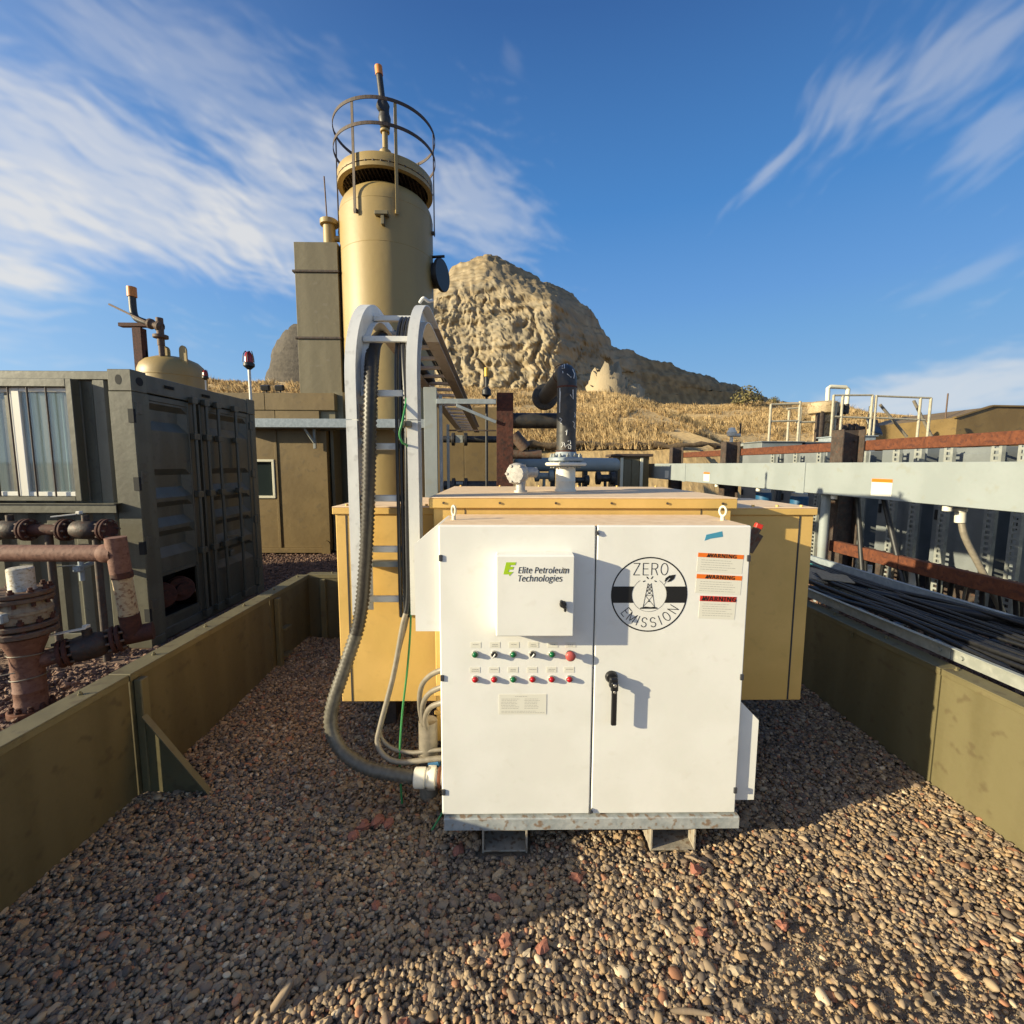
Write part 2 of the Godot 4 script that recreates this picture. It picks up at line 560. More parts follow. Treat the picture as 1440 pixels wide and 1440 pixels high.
# air and clouds only: a clear evening blue that pales towards the horizon and the sun, with cirrus
func sky_picture(gain: float) -> ImageTexture:
	var w := 2048
	var h := 1024
	var px := PackedFloat32Array()
	px.resize(w * h * 3)
	var streak := noise(41, 1.0, 5)
	streak.fractal_gain = 0.55
	var warp := noise(43, 1.0, 3)
	var fine := noise(47, 1.0, 4)
	var to_sun := -SUN_WAY.normalized()
	# cirrus banks: azimuth, height, half width, half height, tilt (degrees), strength, streak tilt
	var banks := [
		[-39.0, 24.1, 15.2, 6.0, -7.0, 0.60, -9.0],
		[-43.0, 20.8, 7.0, 2.4, -10.0, 0.30, -10.0],
		[-28.5, 32.5, 13.7, 4.6, -7.2, 0.26, -7.2],
		[-4.8, 27.5, 7.2, 4.9, -19.9, 0.40, -19.9],
		[-25.2, 23.6, 7.8, 5.5, -22.8, 0.45, -22.8],
		[-15.6, 28.1, 8.9, 5.2, -18.8, 0.30, -18.8],
		[-44.8, 15.7, 3.6, 1.5, 3.0, 0.62, 3.0],
		[42.4, 31.1, 5.6, 3.4, 28.0, 0.30, 30.0],
		[34.7, 31.4, 3.1, 2.4, 47.4, 0.27, 50.0],
		[28.4, 28.0, 3.2, 0.7, 35.7, 0.34, 35.7],
		[45.2, 26.0, 2.7, 2.1, 35.4, 0.24, 35.4],
		[0.6, 39.0, 1.4, 1.0, -47.2, 0.07, -47.2],
		[43.8, 6.7, 10.8, 2.8, 2.7, 0.60, 2.7],
		[44.6, 16.0, 3.4, 0.8, 16.4, 0.16, 16.4],
		[-48.3, 17.1, 8.3, 5.1, -2.9, 0.45, -2.9],
		[-80.0, 26.0, 26.0, 9.0, -10.0, .50, -10.0],
		[-125.0, 22.0, 24.0, 8.0, 10.0, .45, 12.0],
		[95.0, 20.0, 26.0, 7.0, 12.0, .45, 12.0],
		[140.0, 34.0, 26.0, 8.0, 14.0, .45, 14.0],
		[-175.0, 28.0, 26.0, 8.0, -10.0, .45, -12.0],
	]
	# linear light of the clear air by height
	var air := [[0.0, Vector3(.370, .560, .750)], [7.0, Vector3(.262, .485, .750)], [11.0, Vector3(.205, .425, .728)], [14.0, Vector3(.172, .392, .712)], [18.0, Vector3(.138, .340, .695)], [27.0, Vector3(.076, .250, .590)], [42.0, Vector3(.043, .134, .368)], [90.0, Vector3(.022, .075, .24)]]
	for b in banks:
		b.append(cos(deg_to_rad(b[4]))); b.append(sin(deg_to_rad(b[4])))
		b.append(cos(deg_to_rad(b[6]))); b.append(sin(deg_to_rad(b[6])))
	for j in h:
		var el := 90.0 - (j + 0.5) / h * 180.0
		var er := deg_to_rad(el)
		var base := Vector3.ZERO
		for n in air.size() - 1:
			if el >= air[n][0]: base = (air[n][1] as Vector3).lerp(air[n + 1][1], clampf((el - air[n][0]) / (air[n + 1][0] - air[n][0]), 0.0, 1.0))
		var near := []
		for b in banks:
			if absf(el - float(b[1])) < 2.3 * (absf(b[2] * b[8]) + absf(b[3] * b[7])) + .5: near.append(b)
		var ce := cos(er)
		for i in w:
			var k := (j * w + i) * 3
			if el <= 0.0:
				px[k] = .10; px[k + 1] = .08; px[k + 2] = .06
				continue
			# a panorama starts straight ahead (-z) and runs to the right
			var az := (i + 0.5) / w * 360.0
			if az > 180.0: az -= 360.0
			var ar := deg_to_rad(az)
			var dir := Vector3(sin(ar) * cos(er), sin(er), -cos(ar) * cos(er))
			var c := base
			var s := dir.dot(to_sun)
			# the half of the sky round the low sun is brighter and paler
			var g := pow(maxf(s, 0.0), 2.0)
			c = c * (1.0 + .25 * g) + Vector3(.56, .51, .42) * pow(maxf(s + .15, 0.0) / 1.15, 3.2)
			if s > .86: c += Vector3(1.9, 1.6, 1.15) * pow((s - .86) / .14, 3.0)
			var cloud := 0.0
			for b in near:
				var da := az - float(b[0])
				if da > 180.0: da -= 360.0
				elif da < -180.0: da += 360.0
				da *= ce
				if absf(da) > 2.3 * (b[2] + b[3]): continue
				var de := el - float(b[1])
				if absf(da) > 60.0 or absf(de) > 40.0: continue
				var u: float = (da * b[7] + de * b[8]) / b[2]
				var v: float = (-da * b[8] + de * b[7]) / b[3]
				var m := u * u + v * v
				if m > 5.0: continue
				var su: float = da * b[9] + de * b[10]
				var sv: float = -da * b[10] + de * b[9]
				var wq := warp.get_noise_2d(da * .045 + b[0], de * .06) * 2.6
				var q := streak.get_noise_2d(su * .045 + b[1], (sv + wq) * .20 + b[0] * .3) * .60 + fine.get_noise_2d(su * .22, (sv + wq) * .80) * .42
				cloud += b[5] * smoothstep(.0, 1.15, exp(-m * .95) * 1.30 + q * 1.05 - .22)
			cloud = clampf(cloud, 0.0, .86)
			c = c.lerp(Vector3(.80, .79, .77), cloud)
			px[k] = c.x * gain; px[k + 1] = c.y * gain; px[k + 2] = c.z * gain
	var im := Image.create_from_data(w, h, false, Image.FORMAT_RGBF, px.to_byte_array())
	return ImageTexture.create_from_image(im)


func ground_height(x: float, z: float) -> float:
	var y := lerpf(-1.70, OUT, smoothstep(-3.2, -4.2, z)) if z < -3.2 else -1.70
	y = lerpf(y, -1.50, smoothstep(2.2, 2.9, x))
	return y

# one sheet under everything, out to the horizon
func ground() -> void:
	var m := M.new()
	var xs := [-400.0, -120.0, -40.0, -20.0]
	for k in 41: xs.append(-12.0 + k * 0.6)
	xs.append_array([20.0, 40.0, 120.0, 400.0])
	var zs := [400.0, 120.0, 40.0, 12.0]
	for k in 40: zs.append(4.0 - k * 0.6)
	zs.append_array([-40.0, -120.0, -400.0])
	var f := noise(5, 0.35, 3)
	for j in zs.size() - 1:
		for i in xs.size() - 1:
			var p := []
			for q in [[0, 0], [1, 0], [1, 1], [0, 1]]:
				var x: float = xs[i + q[0]]
				var z: float = zs[j + q[1]]
				var inside := x > -1.95 and x < 2.35 and z < 2.3 and z > -4.3
				p.append(Vector3(x, -1.90 if inside else ground_height(x, z) + f.get_noise_2d(x, z) * .03, z))
			m.squad(p[0], p[1], p[2], p[3], Vector3.UP, Vector3.UP, Vector3.UP, Vector3.UP)
	var g := mat("red_earth", L(.16, .095, .062), L(.24, .15, .10), "fine", .95, 0, .6, .5, L(.09, .055, .04, .6), .66)
	setting("ground", m, g)
	# the gravel bed that fills the bay; it rises a little towards the back
	var b := M.new()
	var nx := 40
	var nz := 44
	for j in nz:
		for i in nx:
			var p := []
			for q in [[0, 0], [1, 0], [1, 1], [0, 1]]:
				var x := lerpf(-1.83, 2.21, float(i + q[0]) / nx)
				var z := lerpf(2.2, -4.1, float(j + q[1]) / nz)
				p.append(Vector3(x, bed_height(x, z) - .012, z))
			b.squad(p[0], p[1], p[2], p[3], Vector3.UP, Vector3.UP, Vector3.UP, Vector3.UP)
	var bm := mat("bed", L(.20, .15, .10), L(.30, .235, .16), "fine", .95, 0, 1.6, .6, L(.40, .32, .22, .6), .66)
	setting("gravel_bed", b, bm)

func bed_height(x: float, z: float) -> float:
	var y := BAY + sin(x * 2.1 + z * 1.3) * .008 + sin(x * 4.7 - z * 3.1) * .005
	return y + smoothstep(-2.6, -4.1, z) * .05


# ---------------------------------------------------------------- hills
func hill_top(x: float) -> float:
	var t := [[-70, 4.6], [-20, 5.3], [-14, 5.1], [0, 4.8], [6, 4.55], [13.5, 4.5], [18, 4.7], [21.6, 4.6], [23.5, 4.0], [27.5, 3.6], [30.5, 3.45], [40, 3.0], [80, 2.0]]
	for i in t.size() - 1:
		if x <= t[i + 1][0]:
			return lerpf(t[i][1], t[i + 1][1], clampf((x - t[i][0]) / float(t[i + 1][0] - t[i][0]), 0, 1))
	return 2.0

func hill_height(x: float, z: float) -> float:
	var s := -z - smoothstep(6.0, 11.0, x) * 4.0
	var y := -2.4
	if s < 15.5: y = lerpf(-2.4, .62, smoothstep(13.5, 15.5, s))
	else:
		var k := clampf((s - 15.5) / 14.5, 0.0, 1.0)
		var top := hill_top(x * 30.0 / maxf(-z, 26.0))
		y = lerpf(.62, top, pow(k, .92)) + maxf(s - 30.0, 0.0) * .055
	return y

func hills() -> void:
	var f := noise(61, .16, 4)
	var m := M.new()
	var step := 0.9
	var n0 := Vector3(0, .96, .28)
	for j in 66:
		for i in 150:
			var p := []
			var ns := []
			for q in [[0, 0], [1, 0], [1, 1], [0, 1]]:
				var x: float = -62.0 + (i + q[0]) * step
				var z: float = -12.5 - (j + q[1]) * step
				p.append(Vector3(x, hill_height(x, z) + f.get_noise_2d(x, z) * .22, z))
				var gx := f.get_noise_2d(x + .4, z) - f.get_noise_2d(x - .4, z)
				var gz := f.get_noise_2d(x, z + .4) - f.get_noise_2d(x, z - .4)
				ns.append((n0 + Vector3(-gx, 0, -gz) * .3).normalized())
			m.squad(p[0], p[1], p[2], p[3], ns[0], ns[1], ns[2], ns[3])
	var hm := mat("straw", L(.42, .285, .125), L(.58, .405, .185), "fine", .95, 0, .35, .5, L(.32, .21, .09, .7), .66)
	setting("grass_hill", m, hm)

	butte()
	# pale spur that stands out of the butte's shadow
	var sp := M.new(Vector3(10.4, 4.5, -46.5))
	sp.tint = Color(.36, .285, .18)
	knob(sp, Vector3(10.2, 4.6, -46.8), Vector3(2.6, 5.0, 2.6), noise(73, .75, 4), .34)
	knob(sp, Vector3(12.4, 4.6, -46.9), Vector3(2.2, 3.2, 2.4), noise(74, .75, 4), .34)
	setting("butte_spur", sp, tinted("butte", .95))
	# knoll in a dark tone, left of the tower
	var k := M.new(Vector3(-18.4, 4.0, -46))
	var kf := noise(71, .35, 4)
	knob(k, Vector3(-18.4, 3.6, -46), Vector3(5.0, 10.2, 5.0), kf, .10)
	setting("dark_knoll", k, mat("knoll_dark", L(.055, .047, .038), L(.10, .085, .066), "rust", .95, 0, .25, .5))

# a rounded hill: the upper half of a lumpy ball
func knob(m: M, c: Vector3, s: Vector3, f: FastNoiseLite, rough: float) -> void:
	var rows := 26
	var cols := 64
	var pt := func(a: int, b: int) -> Vector3:
		var th := PI * .5 * a / rows
		var ph := TAU * b / cols
		var d := Vector3(sin(th) * cos(ph), cos(th), sin(th) * sin(ph))
		return c + d * s * (1.0 + rough * f.get_noise_3dv(d * s))
	for a in rows:
		for b in cols:
			var p0: Vector3 = pt.call(a, b)
			var p1: Vector3 = pt.call(a, b + 1)
			var p2: Vector3 = pt.call(a + 1, b + 1)
			var p3: Vector3 = pt.call(a + 1, b)
			m.squad(p0, p1, p2, p3, ((p0 - c) / (s * s)).normalized(), ((p1 - c) / (s * s)).normalized(), ((p2 - c) / (s * s)).normalized(), ((p3 - c) / (s * s)).normalized())

func along(t: Array, x: float) -> float:
	if x <= t[0][0]: return t[0][1]
	for i in t.size() - 1:
		if x <= t[i + 1][0]:
			var k: float = (x - t[i][0]) / (t[i + 1][0] - t[i][0])
			return lerpf(t[i][1], t[i + 1][1], k)
	return t[-1][1]

# the eroded butte: a ridge line, a worn grassy cap, a cliff cut by rills, a slope that falls away to the right
func butte() -> void:
	var ridge := [[-44, 4.0], [-33, 7.0], [-30.7, 10.0], [-29.6, 12.7], [-28, 14.4], [-20, 18.2], [-13.0, 21.0], [-9.2, 22.9], [-6.6, 25.6], [-3.8, 26.6], [-2.5, 27.1], [-1.0, 26.6], [1.7, 25.3], [4.5, 23.9], [8.2, 22.5], [10.9, 20.4], [12.5, 18.2], [14.0, 15.9], [17.8, 14.6], [21.6, 13.3], [27.4, 11.6], [33.3, 9.9], [36.2, 9.2], [40.0, 8.6], [52, 6.0]]
	# how far the cliff foot stands out in front of the ridge
	var foot := [[-44, 5.0], [-30, 6.0], [-20, 8.0], [-8, 11.5], [0, 14.0], [5.2, 15.5], [6.2, 15.0], [7.4, 12.0], [9.0, 8.0], [10.6, 5.0], [12.0, 3.5], [14.0, 4.0], [19.0, 4.5], [30, 6.0], [52, 6.0]]
	var rill := noise(81, .42, 4)
	rill.fractal_type = FastNoiseLite.FRACTAL_RIDGED
	var crag := noise(82, .30, 3, FastNoiseLite.TYPE_CELLULAR)
	crag.cellular_return_type = FastNoiseLite.RETURN_DISTANCE2_SUB
	var lump := noise(83, .12, 4)
	var fine := noise(85, .75, 3)
	var bed := noise(87, .5, 3)
	var pits := noise(88, .9, 3)
	var cols := 520
	var rows := 150
	var pts := []
	for i in cols + 1:
		var x := lerpf(-44.0, 52.0, float(i) / cols)
		var top: float = along(ridge, x)
		var out: float = along(foot, x)
		var right := smoothstep(13.0, 20.0, x)
		var spur := exp(-pow((x - 13.2) / 1.9, 2.0))
		# the right shoulder runs away from the lens
		var away := 1.0 + maxf(x - 10.0, 0.0) * .012
		var col := []
		for j in rows + 1:
			var t := float(j) / rows            # 0 behind, .18 ridge, 1 foot
			var zz: float
			var y: float
			if t < .12:
				var k := 1.0 - t / .12
				y = top - k * k * 10.0
				zz = -62.0 - k * 16.0
			else:
				var k := (t - .12) / .88
				# worn cap, then the cliff
				var cap := lerpf(.30, .85, right)
				var g: float
				var fz: float
				if k < .38:
					var q := k / .38
					g = lerpf(1.0, .74, pow(q, 1.25)); fz = lerpf(0.0, .52, q)
				else:
					var q := (k - .38) / .62
					g = lerpf(.74, 0.0, q); fz = lerpf(.52, .52 + .48 * (.45 + .55 * right), pow(q, 1.7))
				y = 4.5 + (top - 4.5) * g
				zz = -62.0 + out * fz
				if spur > .05 and k > .45:
					var q := smoothstep(.45, .95, k)
					zz += spur * q * 7.5
				var cliff := smoothstep(.25, .5, k) * (1.0 - right * .75)
				var wob := lump.get_noise_2d(x, y) * 2.5
				var r := rill.get_noise_2d(x * .75 + wob, y * .20)
				var blocks := crag.get_noise_2d(x * 1.5, y * 1.1)
				var layer := bed.get_noise_2d(x * .05, y * 1.5 + wob * .4)
				zz += cliff * (-maxf(r, 0.0) * .95 + blocks * .55 + layer * .42 + pits.get_noise_2d(x * 3.4, y * 1.9) * .22) + lump.get_noise_3d(x, y, 3.0) * .8
				y += bed.get_noise_2d(x * .12, y * 1.9) * .62 * (1.0 - cliff) + fine.get_noise_2d(x * 1.3, y + 9.0) * .22
			col.append(Vector3((x + fine.get_noise_2d(y, x) * .2) * away, lerpf(y, y * away, clampf((y - 4.5) / 6.0, 0.0, 1.0)), zz - (away - 1.0) * 62.0))
		pts.append(col)
	var st := SurfaceTool.new()
	st.begin(Mesh.PRIMITIVE_TRIANGLES)
	var grassn := noise(89, .25, 4)
	for i in cols + 1:
		for j in rows + 1:
			var p: Vector3 = pts[i][j]
			var a: Vector3 = pts[mini(i + 1, cols)][j] - pts[maxi(i - 1, 0)][j]
			var b: Vector3 = pts[i][mini(j + 1, rows)] - pts[i][maxi(j - 1, 0)]
			var n := b.cross(a).normalized()
			if n.z < 0 and j > 12: n = -n
			# pale clay where it is steep, tawny grass where soil can lie
			# beds of paler and greyer clay, darker in the creases
			var band := bed.get_noise_2d(p.x * .06, p.y * 1.5 + lump.get_noise_2d(p.x, p.y) * 1.0)
			var clay := Color(.40, .315, .195).lerp(Color(.275, .235, .165), clampf(.45 + band * 1.0 + grassn.get_noise_2d(p.x * 2.0, p.y * 1.2) * .5, 0, 1))
			clay = clay.lerp(Color(.17, .135, .09), clampf(rill.get_noise_2d(p.x * .75 + lump.get_noise_2d(p.x, p.y) * 2.5, p.y * .20) * .9 - .15, 0, .7))
			var grass := Color(.165, .125, .070).lerp(Color(.31, .225, .115), clampf(.5 + grassn.get_noise_2d(p.x * 3.0 + 50.0, p.y * 3.0) * 1.2, 0, 1))
			var cover := clampf(smoothstep(.30, .75, absf(n.y)) + grassn.get_noise_2d(p.x * 1.5, p.y * 2.5) * .55 + smoothstep(20.0, 26.0, p.y) * .35, 0, 1)
			cover = maxf(cover, smoothstep(16.0, 21.0, p.x))
			st.set_color(clay.lerp(grass, cover))
			st.set_normal(n)
			st.add_vertex(p)
	for i in cols:
		for j in rows:
			var a := i * (rows + 1) + j
			var b := a + rows + 1
			for q in [a, b, b + 1, a, b + 1, a + 1]: st.add_index(q)
	var n := MeshInstance3D.new()
	n.name = "butte"
	n.mesh = st.commit()
	var bm := tinted("butte", .95)
	bm.normal_enabled = true
	bm.normal_texture = bump_map("rust")
	bm.normal_scale = .6
	bm.uv1_triplanar = true
	bm.uv1_world_triplanar = true
	bm.uv1_scale = Vector3(.5, .3, .5)
	n.material_override = bm
	add_child(n)
	n.set_meta("kind", "structure")


# dry grass: tufts of bent blades over the hill
func blade_tuft(seed_: int, blades: int) -> ArrayMesh:
	var r := RandomNumberGenerator.new()
	r.seed = seed_
	var m := M.new()
	for k in blades:
		var a := r.randf() * TAU
		var d := Vector3(cos(a), 0, sin(a))
		var s := Vector3(-d.z, 0, d.x) * r.randf_range(.012, .022)
		var b := d * r.randf_range(0.0, .16)
		var hgt := r.randf_range(.55, 1.0)
		var lean := r.randf_range(.1, .45)
		var p1 := b + Vector3(0, hgt * .55, 0) + d * lean * .3
		var p2 := b + Vector3(0, hgt, 0) + d * lean
		var n := (Vector3.UP * .7 + d * .5).normalized()
		m.squad(b - s, b + s, p1 + s * .8, p1 - s * .8, n, n, n, n)
		m.tri(p1 - s * .8, p1 + s * .8, p2, n, n, n)
	return m.done()

func scatter(up: Node3D, called: String, mesh: Mesh, how: Material, places: Array, tints: Array) -> void:
	var mm := MultiMesh.new()
	mm.transform_format = MultiMesh.TRANSFORM_3D
	mm.use_colors = true
	mm.mesh = mesh
	mm.instance_count = places.size()
	for i in places.size():
		mm.set_instance_transform(i, places[i])
		mm.set_instance_color(i, tints[i])
	var n := MultiMeshInstance3D.new()
	n.name = called if not up.has_node(called) else "%s_%03d" % [called, up.get_child_count()]
	n.multimesh = mm
	n.material_override = how
	up.add_child(n)
	n.set_meta("kind", "stuff")

func hill_grass() -> void:
	var root := Node3D.new()
	root.name = "dry_grass"
	add_child(root)
	tag(root, "tall dry golden grass covering the hillside below the butte", "grass", "", "stuff")
	var gm := tinted("grass_blade", .9)
	gm.backlight_enabled = true
	gm.backlight = Color(.25, .18, .08)
	var f := noise(61, .16, 4)
	var patch := noise(63, .22, 3)
	var r := RandomNumberGenerator.new()
	r.seed = 5
	for v in 3:
		var places := []
		var tints := []
		for k in 27000:
			var u := r.randf()
			var z := -15.3 - pow(u, 1.15) * 17.5
			var x := r.randf_range(-.98, 1.15) * -z
			if x > 6.0 and z > -18.0 - smoothstep(6.0, 11.0, x) * 1.3: continue
			var q := patch.get_noise_2d(x, z)
			if q < -.18 and r.randf() < .8: continue
			var s := r.randf_range(.13, .27) * (1.0 + q * .7) * (1.7 if r.randf() < .05 else 1.0)
			var b := Basis(Vector3.UP, r.randf() * TAU).scaled(Vector3(s * 1.7, s, s * 1.7))
			places.append(Transform3D(b, Vector3(x, hill_height(x, z) + f.get_noise_2d(x, z) * .22 - .03, z)))
			var t := clampf(.5 + q * .9 + r.randf_range(-.35, .35), 0, 1)
			tints.append(Color(.50, .325, .135).lerp(Color(.80, .565, .275), t))
		scatter(root, "tufts", blade_tuft(90 + v, 13), gm, places, tints)
	# the green-brown bush on the right shoulder of the hill, and small ones on the butte's slope
	bush(Vector3(16.2, 4.35, -31.0), 1.05, "round olive bush on the grassy shoulder right of the butte")
	bush(Vector3(19.2, 4.5, -33.0), .45, "small low bush on the skyline right of the round olive bush")

func bush(at: Vector3, s: float, label: String) -> void:
	var t := thing("bush", label, "bush", at, "bushes on the hill")
	var m := M.new()
	var r := RandomNumberGenerator.new()
	r.seed = int(at.x * 100.0)
	for k in 700:
		var d := Vector3(r.randf_range(-1, 1), r.randf_range(-.2, 1), r.randf_range(-1, 1))
		if d.length() > 1.0 or r.randf() > d.length() * 1.3: continue
		var p := d * Vector3(1.0, .95, .9) * s
		var a := Vector3(r.randf_range(-1, 1), r.randf_range(-1, 1), r.randf_range(-1, 1)).normalized() * s * .13
		var b := a.cross(d.normalized()).normalized() * s * .07
		m.tint = Color(.085, .075, .025).lerp(Color(.17, .14, .055), r.randf())
		m.quad(p - b, p + a * .6, p + b, p - a * .6, d)
	part(t, "crown", m, tinted("bush_leaf", .9))
	var w := M.new()
	for k in 5:
		var a := TAU * k / 5.0
		w.cyl(Vector3(0, -s * .35, 0), Vector3(cos(a) * .35, .45, sin(a) * .35) * s, s * .05, 6, s * .02)
	part(t, "stem", w, mats["steel_dark"])


# ---------------------------------------------------------------- gravel
func pebble(seed_: int, sharp: float) -> ArrayMesh:
	var f := noise(seed_, .9, 2)
	var st := SurfaceTool.new()
	st.begin(Mesh.PRIMITIVE_TRIANGLES)
	var rows := 5
	var cols := 8
	var pts := []
	for a in rows + 1:
		for b in cols:
			var th := PI * a / rows
			var ph := TAU * (b + (a % 2) * .5) / cols
			var d := Vector3(sin(th) * cos(ph), cos(th), sin(th) * sin(ph))
			var q := d * (1.0 + f.get_noise_3dv(d * 1.2) * sharp)
			pts.append(q * Vector3(1.0, .52, .72))
	for q in pts:
		st.set_smooth_group(0 if sharp < .5 else -1)
		st.add_vertex(q)
	for a in rows:
		for b in cols:
			var i := a * cols + b
			var j := a * cols + (b + 1) % cols
			for k in [i, j, j + cols, i, j + cols, i + cols]: st.add_index(k)
	if sharp >= .5: st.deindex()
	st.generate_normals()
	return st.commit()

func stone_tint(r: RandomNumberGenerator) -> Color:
	var u := r.randf()
	var c := Color(.215, .165, .115)
	if u < .30: c = Color(.20, .165, .125)
	elif u < .50: c = Color(.27, .20, .125)
	elif u < .66: c = Color(.16, .125, .098)
	elif u < .80: c = Color(.30, .245, .175)
	elif u < .90: c = Color(.115, .098, .088)
	elif u < .955: c = Color(.28, .145, .090)
	else: c = Color(.40, .35, .27)
	return c * Color(1.26, 1.12, .95) * r.randf_range(.72, 1.25)

func gravel() -> void:
	var root := Node3D.new()
	root.name = "gravel"
	add_child(root)
	tag(root, "loose river gravel in grey, tan and brown filling the steel bay", "gravel", "", "stuff")
	var gm := tinted("stone", .85)
	var r := RandomNumberGenerator.new()
	r.seed = 9
	var bare := noise(95, 1.5, 3)
	for v in 6:
		var places := []
		var tints := []
		for k in 23000:
			var x := r.randf_range(-1.82, 2.19)
			var z := lerpf(-.75, -4.08, r.randf())
			# trodden patch of sand near the lower right
			var e := Vector2((x - 1.18) / .42, (z + 1.22) / .30).length() + bare.get_noise_2d(x * 2.0, z * 2.0) * .7
			if e < 1.0 and r.randf() < .80: continue
			# the lifting pockets stand clear of stones
			if z < -1.775 and z > -2.3 and (absf(x) < .115 or absf(x - .722) < .115): continue
			var s := r.randf_range(.0070, .0140)
			if r.randf() < .10: s *= r.randf_range(1.3, 2.0)
			if r.randf() < .3: s *= .7
			var b := Basis(Vector3.UP, r.randf() * TAU) * Basis(Vector3(1, 0, 0), r.randf_range(-.55, .55)) * Basis(Vector3(0, 0, 1), r.randf_range(-.45, .45))
			var edge := minf(x + 1.81, 2.19 - x)
			var heap := exp(-edge * 7.0) * .02
			places.append(Transform3D(b.scaled(Vector3.ONE * s), Vector3(x, bed_height(x, z) + r.randf_range(-.010, .010) + heap, z)))
			tints.append(stone_tint(r))
		scatter(root, "pebbles", pebble(100 + v, .28 if v < 4 else .6), gm, places, tints)
	# grit trodden into the sandy patch and between the stones
	var gp := []
	var gt := []
	for k in 24000:
		var x := r.randf_range(.45, 2.15)
		var z := r.randf_range(-.75, -1.75)
		var e := Vector2((x - 1.18) / .62, (z + 1.22) / .42).length()
		if r.randf() < e - .55: continue
		var s := r.randf_range(.0018, .0048)
		gp.append(Transform3D(Basis(Vector3.UP, r.randf() * TAU).scaled(Vector3(s, s * 1.2, s)), Vector3(x, bed_height(x, z) - .011 + r.randf() * .003, z)))
		gt.append(stone_tint(r))
	scatter(root, "grit", pebble(140, .5), gm, gp, gt)
	# red cinder outside the bay
	var red := Node3D.new()
	red.name = "red_gravel"
	add_child(red)
	tag(red, "broken reddish cinder gravel on the ground around the steel bay", "gravel", "", "stuff")
	for v in 3:
		var places := []
		var tints := []
		for k in 13000:
			var x: float
			var z: float
			if r.randf() < .72:
				x = -1.93 - pow(r.randf(), 1.3) * 5.0
				z = lerpf(-1.2, -9.2, pow(r.randf(), 1.1))
				if x < -3.5 and z < -4.4 and z > -6.6: continue
			else:
				x = r.randf_range(3.1, 6.0)
				z = r.randf_range(-2.0, -9.0)
			var s := r.randf_range(.012, .034)
			var b := Basis(Vector3.UP, r.randf() * TAU) * Basis(Vector3(1, 0, 0), r.randf_range(-.9, .9))
			places.append(Transform3D(b.scaled(Vector3(s, s * 1.2, s)), Vector3(x, ground_height(x, z) + r.randf_range(-.005, .02), z)))
			tints.append(Color(.20, .115, .075).lerp(Color(.10, .06, .045), r.randf()) * r.randf_range(.8, 1.35))
		scatter(red, "cinders", pebble(120 + v, .7), gm, places, tints)

# the larger red chips and the sticks that stand out of the gravel
func loose_stones() -> void:
	var spots := [
		[-.64, -1.91, .034, "blocky brick-red stone, leftmost of the cluster below the corrugated hose"],
		[-.585, -1.94, .036, "blocky brick-red stone in the middle of the cluster below the corrugated hose"],
		[-.535, -1.925, .028, "brick-red stone, right one of the cluster below the corrugated hose"],
		[-.665, -1.855, .026, "flat dark red stone in front of the red cluster below the hose"],
		[.78, -1.68, .034, "bright salmon-red stone in the sun in front of the right lifting pocket"],
		[.29, -1.66, .026, "red chip in the cabinet's shade below the gap between its doors"],
		[-.04, -1.58, .023, "square red chip in the shade in front of the left lifting pocket"],
		[-.48, -1.54, .020, "small reddish chip far out in the shade, left of the cabinet"],
		[.69, -1.43, .026, "tan and red block lying in the sun nearer the lens than the salmon stone"],
		[-.2, -1.79, .030, "dark red stone at the left foot of the cabinet beside the left pocket"],
		[.99, -1.45, .021, "small salmon chip at the edge of the bare sandy patch"],
		[.13, -1.40, .026, "orange-tan chip in the sun just past the shadow edge"],
		[.0, -1.42, .027, "orange-brown flat chip at the shadow edge near the picture's middle"],
		[-.30, -1.17, .026, "red-brown chip near the bottom edge of the picture, in the sun"],
		[-1.30, -1.58, .024, "flat red chip in the shade near the left steel wall"],
	]
	var red := mat("red_stone", L(.27, .095, .058), L(.36, .15, .095), "fine", .9, 0, 9.0, .4, L(.2, .07, .05, .6), .6)
	for s in spots:
		var n := MeshInstance3D.new()
		n.name = numbered("red_stone")
		n.mesh = pebble(int(absf(s[0] * 900.0 + s[1] * 77.0)), .75)
		n.material_override = red
		n.position = Vector3(s[0], bed_height(s[0], s[1]) + .012, s[1])
		n.basis = Basis(Vector3.UP, s[0] * 9.0) * Basis(Vector3(1, 0, 0), sin(s[1] * 40.0) * .4)
		n.scale = Vector3(s[2], s[2] * 1.15, s[2] * 1.1)
		add_child(n)
		tag(n, s[3], "stone", "red stones in the gravel")
	var sticks := [
		[Vector3(.755, -1.636, -1.745), Vector3(.80, -1.622, -1.70), .006, "pale split sliver of wood poking out below the right lifting pocket"],
		[Vector3(-.70, -1.64, -1.215), Vector3(-.655, -1.585, -1.26), .014, "thick weathered wood chip standing at the shadow's edge, bottom left"],
		[Vector3(.50, -1.634, -1.20), Vector3(.62, -1.63, -1.185), .008, "grey twig lying in the sunlit gravel at the bottom of the picture"],
		[Vector3(.72, -1.634, -1.10), Vector3(.83, -1.628, -1.09), .006, "thin curved twig in the gravel near the sandy patch"],
	]
	for s in sticks:
		var m := M.new(s[0])
		m.tube(spline([s[0], (s[0] as Vector3).lerp(s[1], .5) + Vector3(.004, .004, 0), s[1]], 4), [.4 * s[2], s[2], s[2], s[2], s[2], s[2] * .9, s[2] * .8, s[2] * .6, s[2] * .2], 6)
		solo("wood_chip", m, mats["wood"], s[3], "stick", "bits of wood in the gravel")


func mk(t: Node3D) -> M:
	return M.new(t.position)


